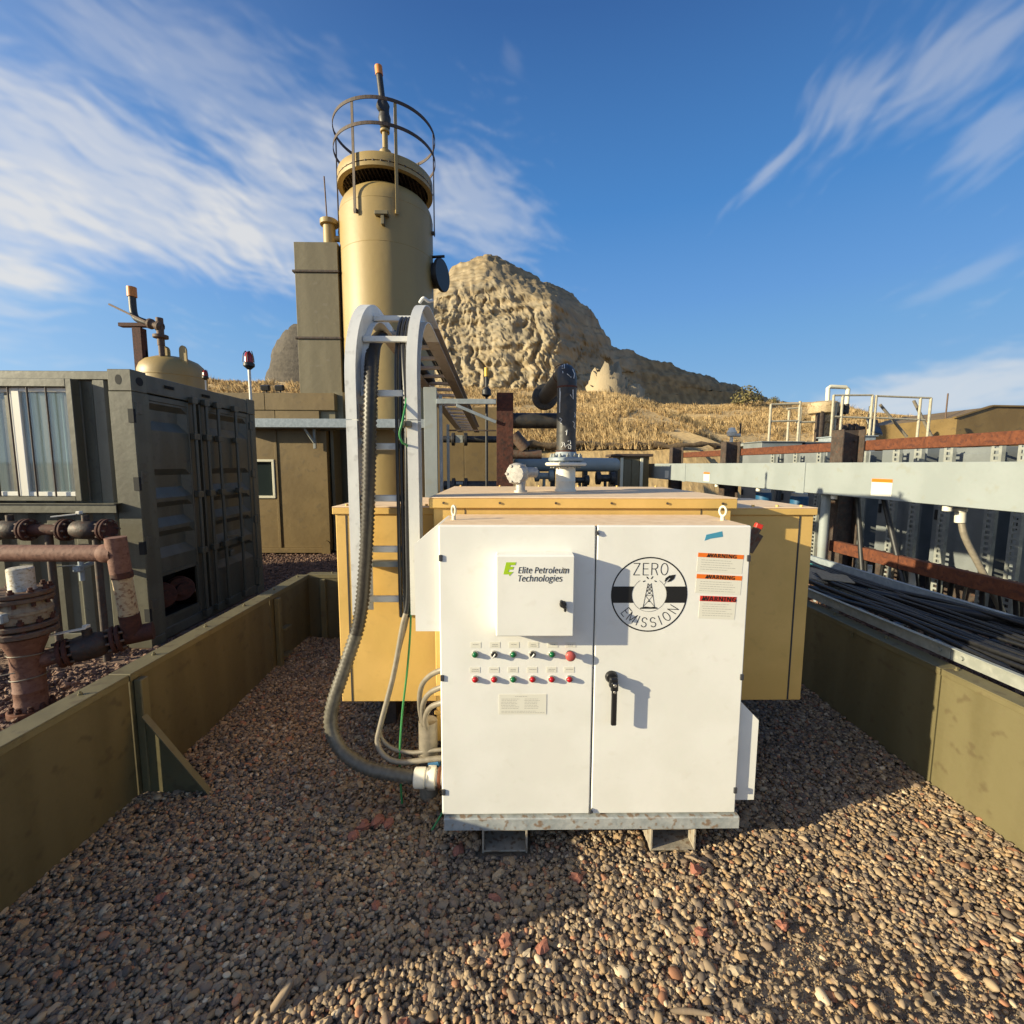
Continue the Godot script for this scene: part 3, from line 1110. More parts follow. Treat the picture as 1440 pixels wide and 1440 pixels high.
# ---------------------------------------------------------------- steel bay walls
# a wall along z (facing x = face_x) or along x; a: start, b: end of its inner face, out: direction away from the bay
func wall_run(t: Node3D, a: Vector3, b: Vector3, out: Vector3, joints: Array, ribs: Array, paint := "olive_wall") -> void:
	var d := (b - a).normalized()
	var len := a.distance_to(b)
	var top := -1.011
	var lo := BAY - .12
	var edges := [0.0]
	edges.append_array(joints)
	edges.append(len)
	for i in edges.size() - 1:
		var m := mk(t)
		var s0: float = edges[i] + (.004 if i > 0 else 0.0)
		var s1: float = edges[i + 1] - (.004 if i < edges.size() - 2 else 0.0)
		var p := a + d * s0
		var q := a + d * s1
		m.bar(Vector3(p.x, (top + lo) * .5 - .004, p.z) + out * .006, Vector3(q.x, (top + lo) * .5 - .004, q.z) + out * .006, .008, top - lo - .010)
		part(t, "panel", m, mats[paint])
		# cap: flat flange with a turned-down lip on the bay side
		var c := mk(t)
		c.bar(Vector3(p.x, top - .004, p.z) + out * .048, Vector3(q.x, top - .004, q.z) + out * .048, .106, .008, .002)
		c.bar(Vector3(p.x, top - .021, p.z) - out * .001, Vector3(q.x, top - .021, q.z) - out * .001, .006, .026, .0015)
		part(t, "cap_flange", c, mats["olive"])
	for s in ribs:
		var p := a + d * float(s)
		var m := mk(t)
		m.bar(Vector3(p.x, lo, p.z) - out * .020, Vector3(p.x, top - .038, p.z) - out * .020, .05, .036, .004, out)
		part(t, "rib", m, mats["olive"])
	var k := .22
	while k < len:
		var p := a + d * k
		var m := mk(t)
		var c := Vector3(p.x, top, p.z) + out * .055
		m.cyl(c, c + Vector3.UP * .007, .010, 6)
		m.cyl(c + Vector3.UP * .007, c + Vector3.UP * .016, .005, 8)
		part(t, "bolt", m, mats["olive"])
		k += .42

func bay_walls() -> void:
	var t := thing("containment_wall", "olive steel bay wall on the left, bolted cap, in shade beside the container", "wall", Vector3(-1.86, BAY, -2.5), "steel walls round the gravel bay")
	wall_run(t, Vector3(-1.81, BAY, -.87), Vector3(-1.81, BAY, -4.12), Vector3(-1, 0, 0), [1.25, 2.56], [1.295, 2.64], "olive_shaded")
	# triangular stay welded to the first joint
	var g := mk(t)
	g.extr([Vector2(-1.772, -1.235), Vector2(-1.455, BAY - .03), Vector2(-1.772, BAY - .03)], -2.150, -2.158)
	part(t, "gusset", g, mats["olive"])
	var e := mk(t)
	e.bar(Vector3(-1.772, -1.230, -2.142), Vector3(-1.448, BAY - .03, -2.142), .034, .006, .001, Vector3(1, .8, 0))
	part(t, "gusset_edge", e, mats["olive"])
	for k in 2:
		var b := mk(t)
		b.bb(-1.79, -1.74, -1.30 - k * .22, -1.318 - k * .22, -3.62, -3.52, .002)
		part(t, "bracket", b, mats["olive"])

	var f := thing("containment_wall", "olive steel wall closing the far end of the gravel bay, mostly hidden by the yellow housing", "wall", Vector3(.2, BAY, -4.15), "steel walls round the gravel bay")
	wall_run(f, Vector3(-1.83, BAY, -4.12), Vector3(2.24, BAY, -4.12), Vector3(0, 0, -1), [.42, 2.6], [.16, 2.7], "olive_shaded")

	var r := thing("containment_wall", "olive steel bay wall on the right, sunlit near the lens, under the cable tray", "wall", Vector3(2.24, BAY, -2.5), "steel walls round the gravel bay")
	wall_run(r, Vector3(2.19, BAY, .6), Vector3(2.19, BAY, -4.12), Vector3(1, 0, 0), [2.76], [])
	var h := mk(r)
	h.bb(2.178, 2.189, -1.075, -1.045, -2.75, -2.74)
	part(r, "lug", h, mats["olive"])


# ---------------------------------------------------------------- yellow housing behind the white cabinet
func lid(t: Node3D, called: String, x0: float, x1: float, z0: float, z1: float, y0: float, y1: float) -> void:
	# side skirts in yellow, top sheet with dust and sky sheen put into its colour
	var m := mk(t)
	m.bb(x0, x1, y0, y1 - .006, z0, z1, .004)
	part(t, called, m, mats["yellow"])
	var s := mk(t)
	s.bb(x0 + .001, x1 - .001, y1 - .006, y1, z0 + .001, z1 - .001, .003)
	part(t, called + "_sheet", s, mats["dust_sheen"])

func wing(t: Node3D, x0: float, x1: float, seam: float) -> void:
	var zf := -2.33
	var m := mk(t)
	m.bb(x0, x1, -1.267, -.256, zf - .64, zf, .004)
	part(t, "wing_box", m, mats["yellow"])
	var e := mk(t)
	e.bb(seam - .004, seam + .004, -1.262, -.262, zf, zf + .002)
	part(t, "seam", e, mats["gap"])
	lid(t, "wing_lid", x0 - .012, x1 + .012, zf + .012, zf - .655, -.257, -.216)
	for k in 4:
		var b := mk(t)
		var x := lerpf(x0 + .05, x1 - .05, k / 3.0)
		b.cyl(Vector3(x, -.216, zf - .03), Vector3(x, -.206, zf - .03), .008, 6)
		part(t, "bolt", b, mats["yellow"])

func yellow_housing() -> void:
	var t := thing("transformer_housing", "sand-yellow steel equipment housing with stepped lid and two side wings behind the white cabinet", "equipment housing", Vector3(.38, BAY, -2.8))
	var m := mk(t)
	m.bb(-.352, 1.112, -1.42, -.212, -3.28, -2.215, .004)
	part(t, "body", m, mats["yellow"])
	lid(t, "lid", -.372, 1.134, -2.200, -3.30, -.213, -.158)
	for k in 6:
		var b := mk(t)
		var x := lerpf(-.3, 1.06, k / 5.0)
		b.cyl(Vector3(x, -.186, -2.200), Vector3(x, -.186, -2.194), .006, 6)
		part(t, "rivet", b, mats["steel_dark"])
	for k in 6:
		var b := mk(t)
		var x := lerpf(-.32, 1.08, k / 5.0)
		b.cyl(Vector3(x, -.158, -3.26), Vector3(x, -.148, -3.26), .008, 6)
		part(t, "bolt", b, mats["yellow"])
	boxes(t, "seam", mats["gap"], [[-.20, -.196, -.245, -.214, -2.215, -2.213], [.96, .964, -.245, -.214, -2.215, -2.213]])
	for k in 2:
		var b := mk(t)
		b.bb(-.36, -.20, -1.15 - k * .10, -1.17 - k * .10, -2.213, -2.205, .002)
		part(t, "base_lip", b, mats["yellow"])
	wing(t, -.872, -.36, -.817)
	wing(t, 1.12, 1.604, 1.531)
	# feet and skids under it
	for x in [-.74, .0, .75, 1.47]:
		var b := mk(t)
		b.bb(x - .05, x + .05, BAY - .02, -1.267 if absf(x - .4) > .6 else -1.42, -3.1, -2.75, .003)
		part(t, "foot", b, mats["steel_dark"])
	var c := mk(t)
	c.cyl(Vector3(-.382, BAY, -2.13), Vector3(-.380, -1.255, -2.13), .046, 14)
	c.cyl(Vector3(-.382, -1.44, -2.13), Vector3(-.382, -1.42, -2.13), .052, 14)
	part(t, "stub_pipe", c, mats["conduit"])


# ---------------------------------------------------------------- white control cabinet
const CF := -1.79             # face of its doors

func lamp_button(t: Node3D, x: float, y: float, kind: String) -> void:
	var at := Vector3(x, y, CF)
	var n := Node3D.new()
	n.name = "push_button" if kind != "switch" else "selector_switch"
	if kind == "stop": n.name = "emergency_stop"
	var k := 0
	var base := String(n.name)
	while t.has_node(NodePath(n.name)):
		k += 1
		n.name = "%s_%03d" % [base, k]
	n.position = at - t.position
	t.add_child(n)
	var m := M.new()
	m.lathe(Vector3.ZERO, Vector3.BACK, [Vector2(0, 0), Vector2(.0148, 0), Vector2(.0148, .004), Vector2(.0128, .007), Vector2(0, .007)], 18)
	part(n, "collar", m, mats["chrome"] if kind != "stop" else mats["black_plastic"])
	var c := M.new()
	match kind:
		"switch":
			c.lathe(Vector3(0, 0, .006), Vector3.BACK, [Vector2(.0115, 0), Vector2(.0115, .006), Vector2(.010, .008), Vector2(0, .008)], 16)
			c.box(Vector3(.001, .001, .018), Vector3(.007, .022, .014), .002, Basis(Vector3.BACK, -.6))
			part(n, "knob", c, mats["black_plastic"])
			var w := M.new()
			w.box(Vector3(.001, .001, .0256), Vector3(.002, .016, .001), 0, Basis(Vector3.BACK, -.6))
			part(n, "pointer", w, mats["chalk"])
		"stop":
			c.cyl(Vector3(0, 0, .006), Vector3(0, 0, .020), .0115, 16)
			c.lathe(Vector3(0, 0, .020), Vector3.BACK, [Vector2(.012, 0), Vector2(.0205, .003), Vector2(.0205, .009), Vector2(.017, .014), Vector2(.009, .0165), Vector2(0, .017)], 22)
			part(n, "mushroom_head", c, mats["estop"])
		_:
			c.lathe(Vector3(0, 0, .006), Vector3.BACK, [Vector2(.0112, 0), Vector2(.0112, .007), Vector2(.0085, .0115), Vector2(.004, .0135), Vector2(0, .014)], 18)
			part(n, "lens", c, mats["green_lens"] if kind == "green" else mats["red_lens"])

func words(up: Node, called: String, text: String, at: Vector3, size: float, how: Material, slant := 0.0, bold := false, stretch := 1.0, align := HORIZONTAL_ALIGNMENT_LEFT) -> void:
	var tm := TextMesh.new()
	tm.text = text
	var f := SystemFont.new()
	f.font_names = PackedStringArray(["Droid Sans"])
	if bold: f.font_weight = 700
	tm.font = f
	tm.font_size = 64
	tm.pixel_size = size / 64.0
	tm.depth = .0006
	tm.curve_step = 2.0
	tm.horizontal_alignment = align
	var n := part_mesh(up, called, tm, how)
	n.transform = Transform3D(Basis(Vector3(stretch, 0, 0), Vector3(slant, 1, 0), Vector3(0, 0, 1)), at)

# rows of print too small to read
func small_print(m: M, x0: float, x1: float, y: float, rows: int, pitch: float, z: float, seed_: int, w := .0014) -> void:
	var r := RandomNumberGenerator.new()
	r.seed = seed_
	for k in rows:
		var x := x0 + r.randf_range(0.0, .004)
		var stop := x1 - r.randf_range(0.0, (x1 - x0) * .3)
		while x < stop:
			var l := r.randf_range(.004, .014)
			m.ribbon([Vector2(x, y - k * pitch), Vector2(minf(x + l, stop), y - k * pitch)], w, Transform3D(Basis.IDENTITY, Vector3(0, 0, z)))
			x += l + .0032

func sticker(t: Node3D, x0: float, x1: float, y0: float, y1: float, tilt: float, band: String, band_h: float, seed_: int, word_size: float) -> void:
	var n := Node3D.new()
	n.name = "warning_label" if not t.has_node("warning_label") else "warning_label_%03d" % seed_
	var c := Vector3((x0 + x1) * .5, (y0 + y1) * .5, CF)
	n.position = c - t.position
	n.rotation.z = tilt
	t.add_child(n)
	var hw := (x1 - x0) * .5
	var hh := (y1 - y0) * .5
	var m := M.new()
	m.box(Vector3(0, -band_h * .5, .0004), Vector3(hw * 2.0, hh * 2.0 - band_h, .0006))
	part(n, "paper", m, mats["label"])
	var b := M.new()
	b.box(Vector3(0, hh - band_h * .5, .0005), Vector3(hw * 2.0, band_h, .0008))
	part(n, "heading_band", b, mats[band])
	words(n, "heading", "WARNING", Vector3(.006, hh - band_h * .5, .0014), word_size, mats["ink"], 0, true, 1.12, HORIZONTAL_ALIGNMENT_CENTER)
	var tri := M.new()
	var tx := -word_size * 2.35
	var ty := hh - band_h * .5
	var th := word_size * .36
	tri.extr([Vector2(tx - th, ty - th * .9), Vector2(tx + th, ty - th * .9), Vector2(tx, ty + th * .95)], .0009, .0015)
	part(n, "alert_triangle", tri, mats["ink"])
	var p := M.new()
	small_print(p, -hw * .85, hw * .85, hh - band_h - .011, int((hh * 2.0 - band_h) / .0105), .0095, .0011, seed_ * 7)
	part(n, "small_print", p, mats["print"])

func cabinet() -> void:
	var t := thing("control_cabinet", "white two-door control cabinet with lit-button panel and round ZERO EMISSION emblem", "cabinet", Vector3(.36, BAY, -2.0))
	var x0 := -.266
	var x1 := .985
	var b := mk(t)
	b.bb(x0 + .006, x1 - .006, -1.478, -.246, -2.19, CF - .024, .004)
	part(t, "carcass", b, mats["white"])
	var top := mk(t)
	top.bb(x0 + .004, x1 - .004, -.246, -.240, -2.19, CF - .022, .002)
	part(t, "top_sheet", top, mats["dust_sheen"])
	for k in 2:
		var d := mk(t)
		var a := x0 if k == 0 else .3655
		var c := .3605 if k == 0 else x1
		d.bb(a, c, -1.480, -.2405, CF - .022, CF, .005)
		part(t, "door", d, mats["white"])
	var gap := mk(t)
	gap.bb(.358, .368, -1.475, -.246, CF - .021, CF - .019)
	part(t, "door_gap", gap, mats["gap"])
	# little latches at both ends of the meeting edge
	for y in [-.268, -1.462]:
		var m := mk(t)
		m.extr([Vector2(.360, y - .010), Vector2(.374, y - .006), Vector2(.362, y + .012)], CF, CF + .010)
		part(t, "latch", m, mats["gap"])
	for x in [x0 + .008, x1 - .006]:
		for y in [-.372, -.872, -1.375]:
			var m := mk(t)
			m.bb(x - .007, x + .007, y - .013, y + .013, CF - .004, CF + .006, .002)
			part(t, "hinge", m, mats["gap"])
	# eye bolts on the top corners
	for x in [-.225, .952]:
		var m := mk(t)
		m.cyl(Vector3(x, -.24, -1.97), Vector3(x, -.222, -1.97), .009, 10)
		var loop := []
		for k in 15: loop.append(Vector3(x + sin(TAU * k / 14.0) * .009, -.200 - cos(TAU * k / 14.0) * .021, -1.97 + sin(TAU * k / 14.0) * .012))
		m.tube(loop, .0052, 8, false)
		part(t, "eye_bolt", m, mats["cream"])
	# sloping hoods over the vents in both sides
	var l := mk(t)
	var lp := [Vector2(x0 + .004, -.242), Vector2(x0 - .006, -.242), Vector2(x0 - .102, -.322), Vector2(x0 - .102, -.683), Vector2(x0 + .004, -.683)]
	l.extr(lp, -1.815, -2.15)
	part(t, "vent_hood", l, mats["white"])
	var r := mk(t)
	r.extr([Vector2(x1 - .006, -.975), Vector2(x1 + .090, -1.075), Vector2(x1 + .090, -1.437), Vector2(x1 - .006, -1.437)], -1.812, -2.15)
	part(t, "vent_hood", r, mats["white"])
	# the small box on the left door
	var sb := Node3D.new()
	sb.name = "instrument_box"
	sb.position = Vector3(.115, -.507, CF) - t.position
	t.add_child(sb)
	var m1 := M.new()
	m1.bb(-.152, .152, -.161, .161, 0, .066, .004)
	part(sb, "box_body", m1, mats["white"])
	var m1b := M.new()
	m1b.bb(-.150, .150, -.159, .159, .068, .078, .003)
	part(sb, "box_door", m1b, mats["white"])
	var kn := M.new()
	kn.lathe(Vector3(.108, -.030, .078), Vector3.BACK, [Vector2(.014, 0), Vector2(.014, .006), Vector2(.011, .012), Vector2(0, .013)], 16)
	kn.box(Vector3(.106, -.026, .094), Vector3(.013, .036, .016), .004, Basis(Vector3.BACK, .5))
	kn.box(Vector3(.116, -.048, .086), Vector3(.010, .020, .010), .003)
	part(sb, "turn_latch", kn, mats["black_plastic"])
	# its maker's mark: a lime bolt-shaped E and two slanted lines of lettering
	var e := M.new()
	var ep := [Vector2(.006, .032), Vector2(.044, .032), Vector2(.0405, .021), Vector2(.0215, .021), Vector2(.0195, .0145), Vector2(.035, .0145), Vector2(.031, .0035), Vector2(.0165, .0035), Vector2(.0135, -.0055), Vector2(.033, -.0055), Vector2(.018, -.0215), Vector2(.0165, -.0150), Vector2(-.005, -.0150)]
	var es := []
	for p in ep: es.append(Vector2(p.x - .118, p.y + .103))
	e.extr(es, .0784, .0790)
	part(sb, "lime_emblem", e, mats["lime"])
	words(sb, "lettering", "Elite Petroleum", Vector3(-.067, .1035, .0788), .0335, mats["ink"], .16, false, .86)
	words(sb, "lettering", "Technologies", Vector3(-.068, .0715, .0788), .0335, mats["ink"], .16, false, .88)
	var fl := M.new()
	fl.extr([Vector2(.101, .117), Vector2(.118, .106), Vector2(.125, .1035), Vector2(.118, .1010), Vector2(.112, .0895), Vector2(.110, .1010)], .0784, .0790)
	part(sb, "scuff_mark", fl, mats["print"])
	# pilot lights and switches, two rows of six with a label over each
	var xs := [-.123, -.045, .033, .112, .191, .264]
	var rows := [["green", "switch", "green", "switch", "green", "stop"], ["red", "red", "green", "red", "red", "red"]]
	for j in 2:
		for i in 6:
			var y := -.770 if j == 0 else -.876
			lamp_button(t, xs[i], y, rows[j][i])
			var pl := mk(t)
			var cx: float = xs[i] + (.003 if j == 0 else -.001)
			pl.bb(cx - .021, cx + .021, y + .026, y + .050, CF + .0001, CF + .0010)
			part(t, "name_plate", pl, mats["label"])
			var pp := mk(t)
			small_print(pp, cx - .014, cx + .016, y + .0405, 1 + (i + j) % 2, .007, CF + .0016, 3 + i + j * 9, .0022)
			part(t, "plate_print", pp, mats["print"])
	var dp := mk(t)
	dp.bb(-.025, .171, -1.030, -.943, CF + .0001, CF + .0012)
	part(t, "data_plate", dp, mats["label"])
	var dq := mk(t)
	small_print(dq, .04, .11, -.952, 1, .007, CF + .0018, 31)
	small_print(dq, -.018, .065, -.963, 7, .0068, CF + .0018, 32)
	small_print(dq, .078, .15, -.963, 7, .0068, CF + .0018, 33)
	small_print(dq, -.018, .165, -1.016, 2, .0065, CF + .0018, 34)
	part(t, "plate_print", dq, mats["print"])
	# swing handle on the right door
	var hp := mk(t)
	hp.lathe(Vector3(.437, -.868, CF), Vector3.BACK, [Vector2(.026, 0), Vector2(.026, .006), Vector2(.021, .016), Vector2(0, .018)], 20)
	hp.box(Vector3(.440, -.880, CF + .026), Vector3(.034, .044, .026), .006)
	part(t, "handle_boss", hp, mats["black_plastic"])
	var hh := mk(t)
	hh.box(Vector3(.442, -.972, CF + .040), Vector3(.022, .170, .014), .004)
	hh.box(Vector3(.442, -.893, CF + .038), Vector3(.029, .040, .020), .005)
	part(t, "swing_handle", hh, mats["black_plastic"])
	var hk := mk(t)
	hk.disc(Vector3(.442, -.884, CF + .0492), Vector3.BACK, .0075, .002, 12)
	hk.disc(Vector3(.442, -.912, CF + .0492), Vector3.BACK, .0060, .002, 12)
	part(t, "key_barrel", hk, mats["chrome"])
	emblem(t, Vector3(.582, -.522, CF + .0008))
	sticker(t, .772, .957, -.431, -.354, -.055, "orange", .0175, 1, .0215)
	sticker(t, .770, .955, -.519, -.441, -.050, "orange", .0185, 2, .0215)
	sticker(t, .788, .937, -.624, -.529, -.040, "red_label", .0225, 3, .0255)
	var tp := mk(t)
	tp.extr([Vector2(.797, -.301), Vector2(.803, -.2765), Vector2(.866, -.2625), Vector2(.870, -.2845), Vector2(.820, -.2925)], CF, CF + .0007)
	part(t, "masking_tape", tp, mats["tape"])
	# conduit loops out of the right side
	for k in 2:
		var c := mk(t)
		c.tube(spline([Vector3(.97, -.965 - k * .055, -2.05), Vector3(1.06 - k * .02, -.968 - k * .055, -2.06), Vector3(1.125 - k * .03, -1.02 - k * .03, -2.09), Vector3(1.125 - k * .03, -1.10, -2.12), Vector3(1.07, -1.17, -2.14), Vector3(.97, -1.19, -2.15)], 6), .012, 10)
		part(t, "conduit_loop", c, mats["conduit"])
	# isolator lever on the right side
	var iv := mk(t)
	iv.bar(Vector3(1.0, -.36, -1.87), Vector3(1.054, -.258, -1.87), .020, .03, .004)
	iv.bar(Vector3(1.02, -.36, -1.87), Vector3(1.062, -.285, -1.87), .006, .04, .002)
	part(t, "isolator_lever", iv, mats["iron"])
	var ir := mk(t)
	ir.bar(Vector3(1.053, -.262, -1.87), Vector3(1.060, -.242, -1.87), .020, .030, .003)
	part(t, "lever_grip", ir, mats["red_label"])
	var ib := mk(t)
	ib.bb(.98, 1.008, -.50, -.35, -1.90, -1.83, .004)
	part(t, "isolator_box", ib, mats["gap"])

	# galvanized skid with two lifting pockets
	var s := thing("cabinet_skid", "galvanized skid with two lifting pockets under the white control cabinet", "skid", Vector3(.37, BAY, -2.0))
	var sk := mk(s)
	sk.bb(-.258, 1.000, -1.542, -1.486, -2.25, -1.775, .004)
	part(s, "deck_frame", sk, mats["skid"])
	for x in [0.0, .722]:
		var p := mk(s)
		var w := .097
		for q in [[x - w, x - w + .008, -1.655, -1.543], [x + w - .008, x + w, -1.655, -1.543], [x - w + .008, x + w - .008, -1.551, -1.543], [x - w + .008, x + w - .008, -1.648, -1.640]]:
			p.bb(q[0], q[1], q[2], q[3], -2.25, -1.785, .001)
		part(s, "lifting_pocket", p, mats["pocket"])

# the round emblem: ring, black bar, inner ring, derrick, sparks, leaf, lettering
func arc(c: Vector2, r: float, a0: float, a1: float, n: int) -> Array:
	var out := []
	for k in n + 1:
		var a := deg_to_rad(lerpf(a0, a1, float(k) / n))
		out.append(c + Vector2(cos(a), sin(a)) * r)
	return out

func glyph(ch: String) -> Array:
	match ch:
		"Z": return [[Vector2(0, 1), Vector2(.52, 1), Vector2(0, 0), Vector2(.52, 0)]]
		"E": return [[Vector2(.46, 1), Vector2(0, 1), Vector2(0, 0), Vector2(.46, 0)], [Vector2(0, .52), Vector2(.40, .52)]]
		"R":
			var p := [Vector2(0, 0), Vector2(0, 1), Vector2(.26, 1)]
			p.append_array(arc(Vector2(.26, .76), .24, 90, -90, 10))
			p.append_array([Vector2(.26, .52), Vector2(0, .52)])
			return [p, [Vector2(.28, .52), Vector2(.36, .40), Vector2(.50, 0)]]
		"O":
			var p := []
			for k in 25: p.append(Vector2(.29 + cos(TAU * k / 24.0) * .29, .5 + sin(TAU * k / 24.0) * .5))
			return [p]
		"M": return [[Vector2(0, 0), Vector2(0, 1), Vector2(.34, .12), Vector2(.68, 1), Vector2(.68, 0)]]
		"I": return [[Vector2(.02, 0), Vector2(.02, 1)]]
		"N": return [[Vector2(0, 0), Vector2(0, 1), Vector2(.54, 0), Vector2(.54, 1)]]
		"S":
			var p := arc(Vector2(.25, .75), .25, 20, 250, 12)
			p.append_array(arc(Vector2(.25, .25), .25, 80, -160, 12))
			return [p]
	return []

func emblem(t: Node3D, at: Vector3) -> void:
	var n := Node3D.new()
	n.name = "emblem"
	n.position = at - t.position
	t.add_child(n)
	var xf := Transform3D.IDENTITY
	var ring := M.new()
	ring.ribbon(arc(Vector2.ZERO, .1525, 0, 360, 72), .0052, xf)
	part(n, "outer_ring", ring, mats["ink"])
	for s in [-1.0, 1.0]:
		var b := M.new()
		var q := []
		for k in 9:
			var y := lerpf(-.034, .034, k / 8.0)
			q.append(Vector2(s * sqrt(.151 * .151 - y * y), y))
		for k in 9:
			var y := lerpf(.034, -.034, k / 8.0)
			q.append(Vector2(s * sqrt(.0715 * .0715 - y * y), y))
		b.extr(q, -.0002, .0001)
		part(n, "black_bar", b, mats["ink"])
	var c := M.new()
	c.ribbon(arc(Vector2.ZERO, .0705, 124, 416, 60), .0012, xf)
	part(n, "inner_ring", c, mats["ink"])
	var d := M.new()
	var foot := -.052
	var head := .047
	for s in [-1.0, 1.0]:
		d.ribbon([Vector2(s * .0235, foot), Vector2(s * .0065, head)], .0020, xf)
	var ys := [-.050, -.004, .016, .031, .042]
	for k in ys.size() - 1:
		var ya: float = ys[k]
		var yb: float = ys[k + 1]
		var wa := lerpf(.0235, .0065, (ya - foot) / (head - foot))
		var wb := lerpf(.0235, .0065, (yb - foot) / (head - foot))
		d.ribbon([Vector2(-wa, ya), Vector2(wb, yb)], .0016, xf)
		d.ribbon([Vector2(wa, ya), Vector2(-wb, yb)], .0016, xf)
		d.ribbon([Vector2(-wb, yb), Vector2(wb, yb)], .0018, xf)
	for k in 3: d.box(Vector3(0, [-.027, .006, .023][k], 0), Vector3(.006, .006, .0002))
	part(n, "derrick", d, mats["ink"])
	var g := M.new()
	g.extr([Vector2(-.036, -.0585), Vector2(.036, -.0585), Vector2(.034, -.0535), Vector2(.022, -.0500), Vector2(.008, -.0520), Vector2(-.012, -.0495), Vector2(-.028, -.0525), Vector2(-.035, -.0545)], 0, .0003)
	part(n, "ground_line", g, mats["ink"])
	var sp := M.new()
	for q in [[-.026, .054, -.019, .057], [-.012, .073, -.006, .066], [.006, .066, .012, .074], [.020, .057, .027, .054]]:
		sp.ribbon([Vector2(q[0], q[1]), Vector2(q[2], q[3])], .0040, xf)
	part(n, "spark", sp, mats["ink"])
	var lf := M.new()
	lf.extr([Vector2(.060, .0545), Vector2(.064, .068), Vector2(.078, .079), Vector2(.104, .083), Vector2(.099, .066), Vector2(.086, .055), Vector2(.070, .0515), Vector2(.083, .0685), Vector2(.079, .0690), Vector2(.064, .0535)], 0, .0003)
	lf.ribbon([Vector2(.059, .0415), Vector2(.066, .0525)], .0015, xf)
	part(n, "leaf", lf, mats["ink"])
	var x := -.0665
	for k in 4:
		var letter := "ZERO"[k]
		var m := M.new()
		for st in glyph(letter):
			var q := []
			for p in st: q.append(Vector2(x + p.x * .0475, .0815 + p.y * .0475))
			m.ribbon(q, .0030, xf)
		part(n, "letter", m, mats["ink"])
		x += [.0385, .0345, .0375, .0][k]
	var angs := [-141.5, -125.5, -111.5, -98.5, -80.5, -66.0, -51.0, -31.5]
	var wid := [.46, .68, .04, .50, .50, .04, .58, .54]
	for k in 8:
		var letter := "EMISSION"[k]
		var m := M.new()
		var a := deg_to_rad(angs[k])
		var outw := Vector2(cos(a), sin(a))
		var along_ := Vector2(-outw.y, outw.x)
		for st in glyph(letter):
			var q := []
			for p in st: q.append(outw * (.1365 - p.y * .0395) + along_ * (p.x - wid[k] * .5) * .0395)
			m.ribbon(q, .0029, xf)
		part(n, "letter", m, mats["ink"])


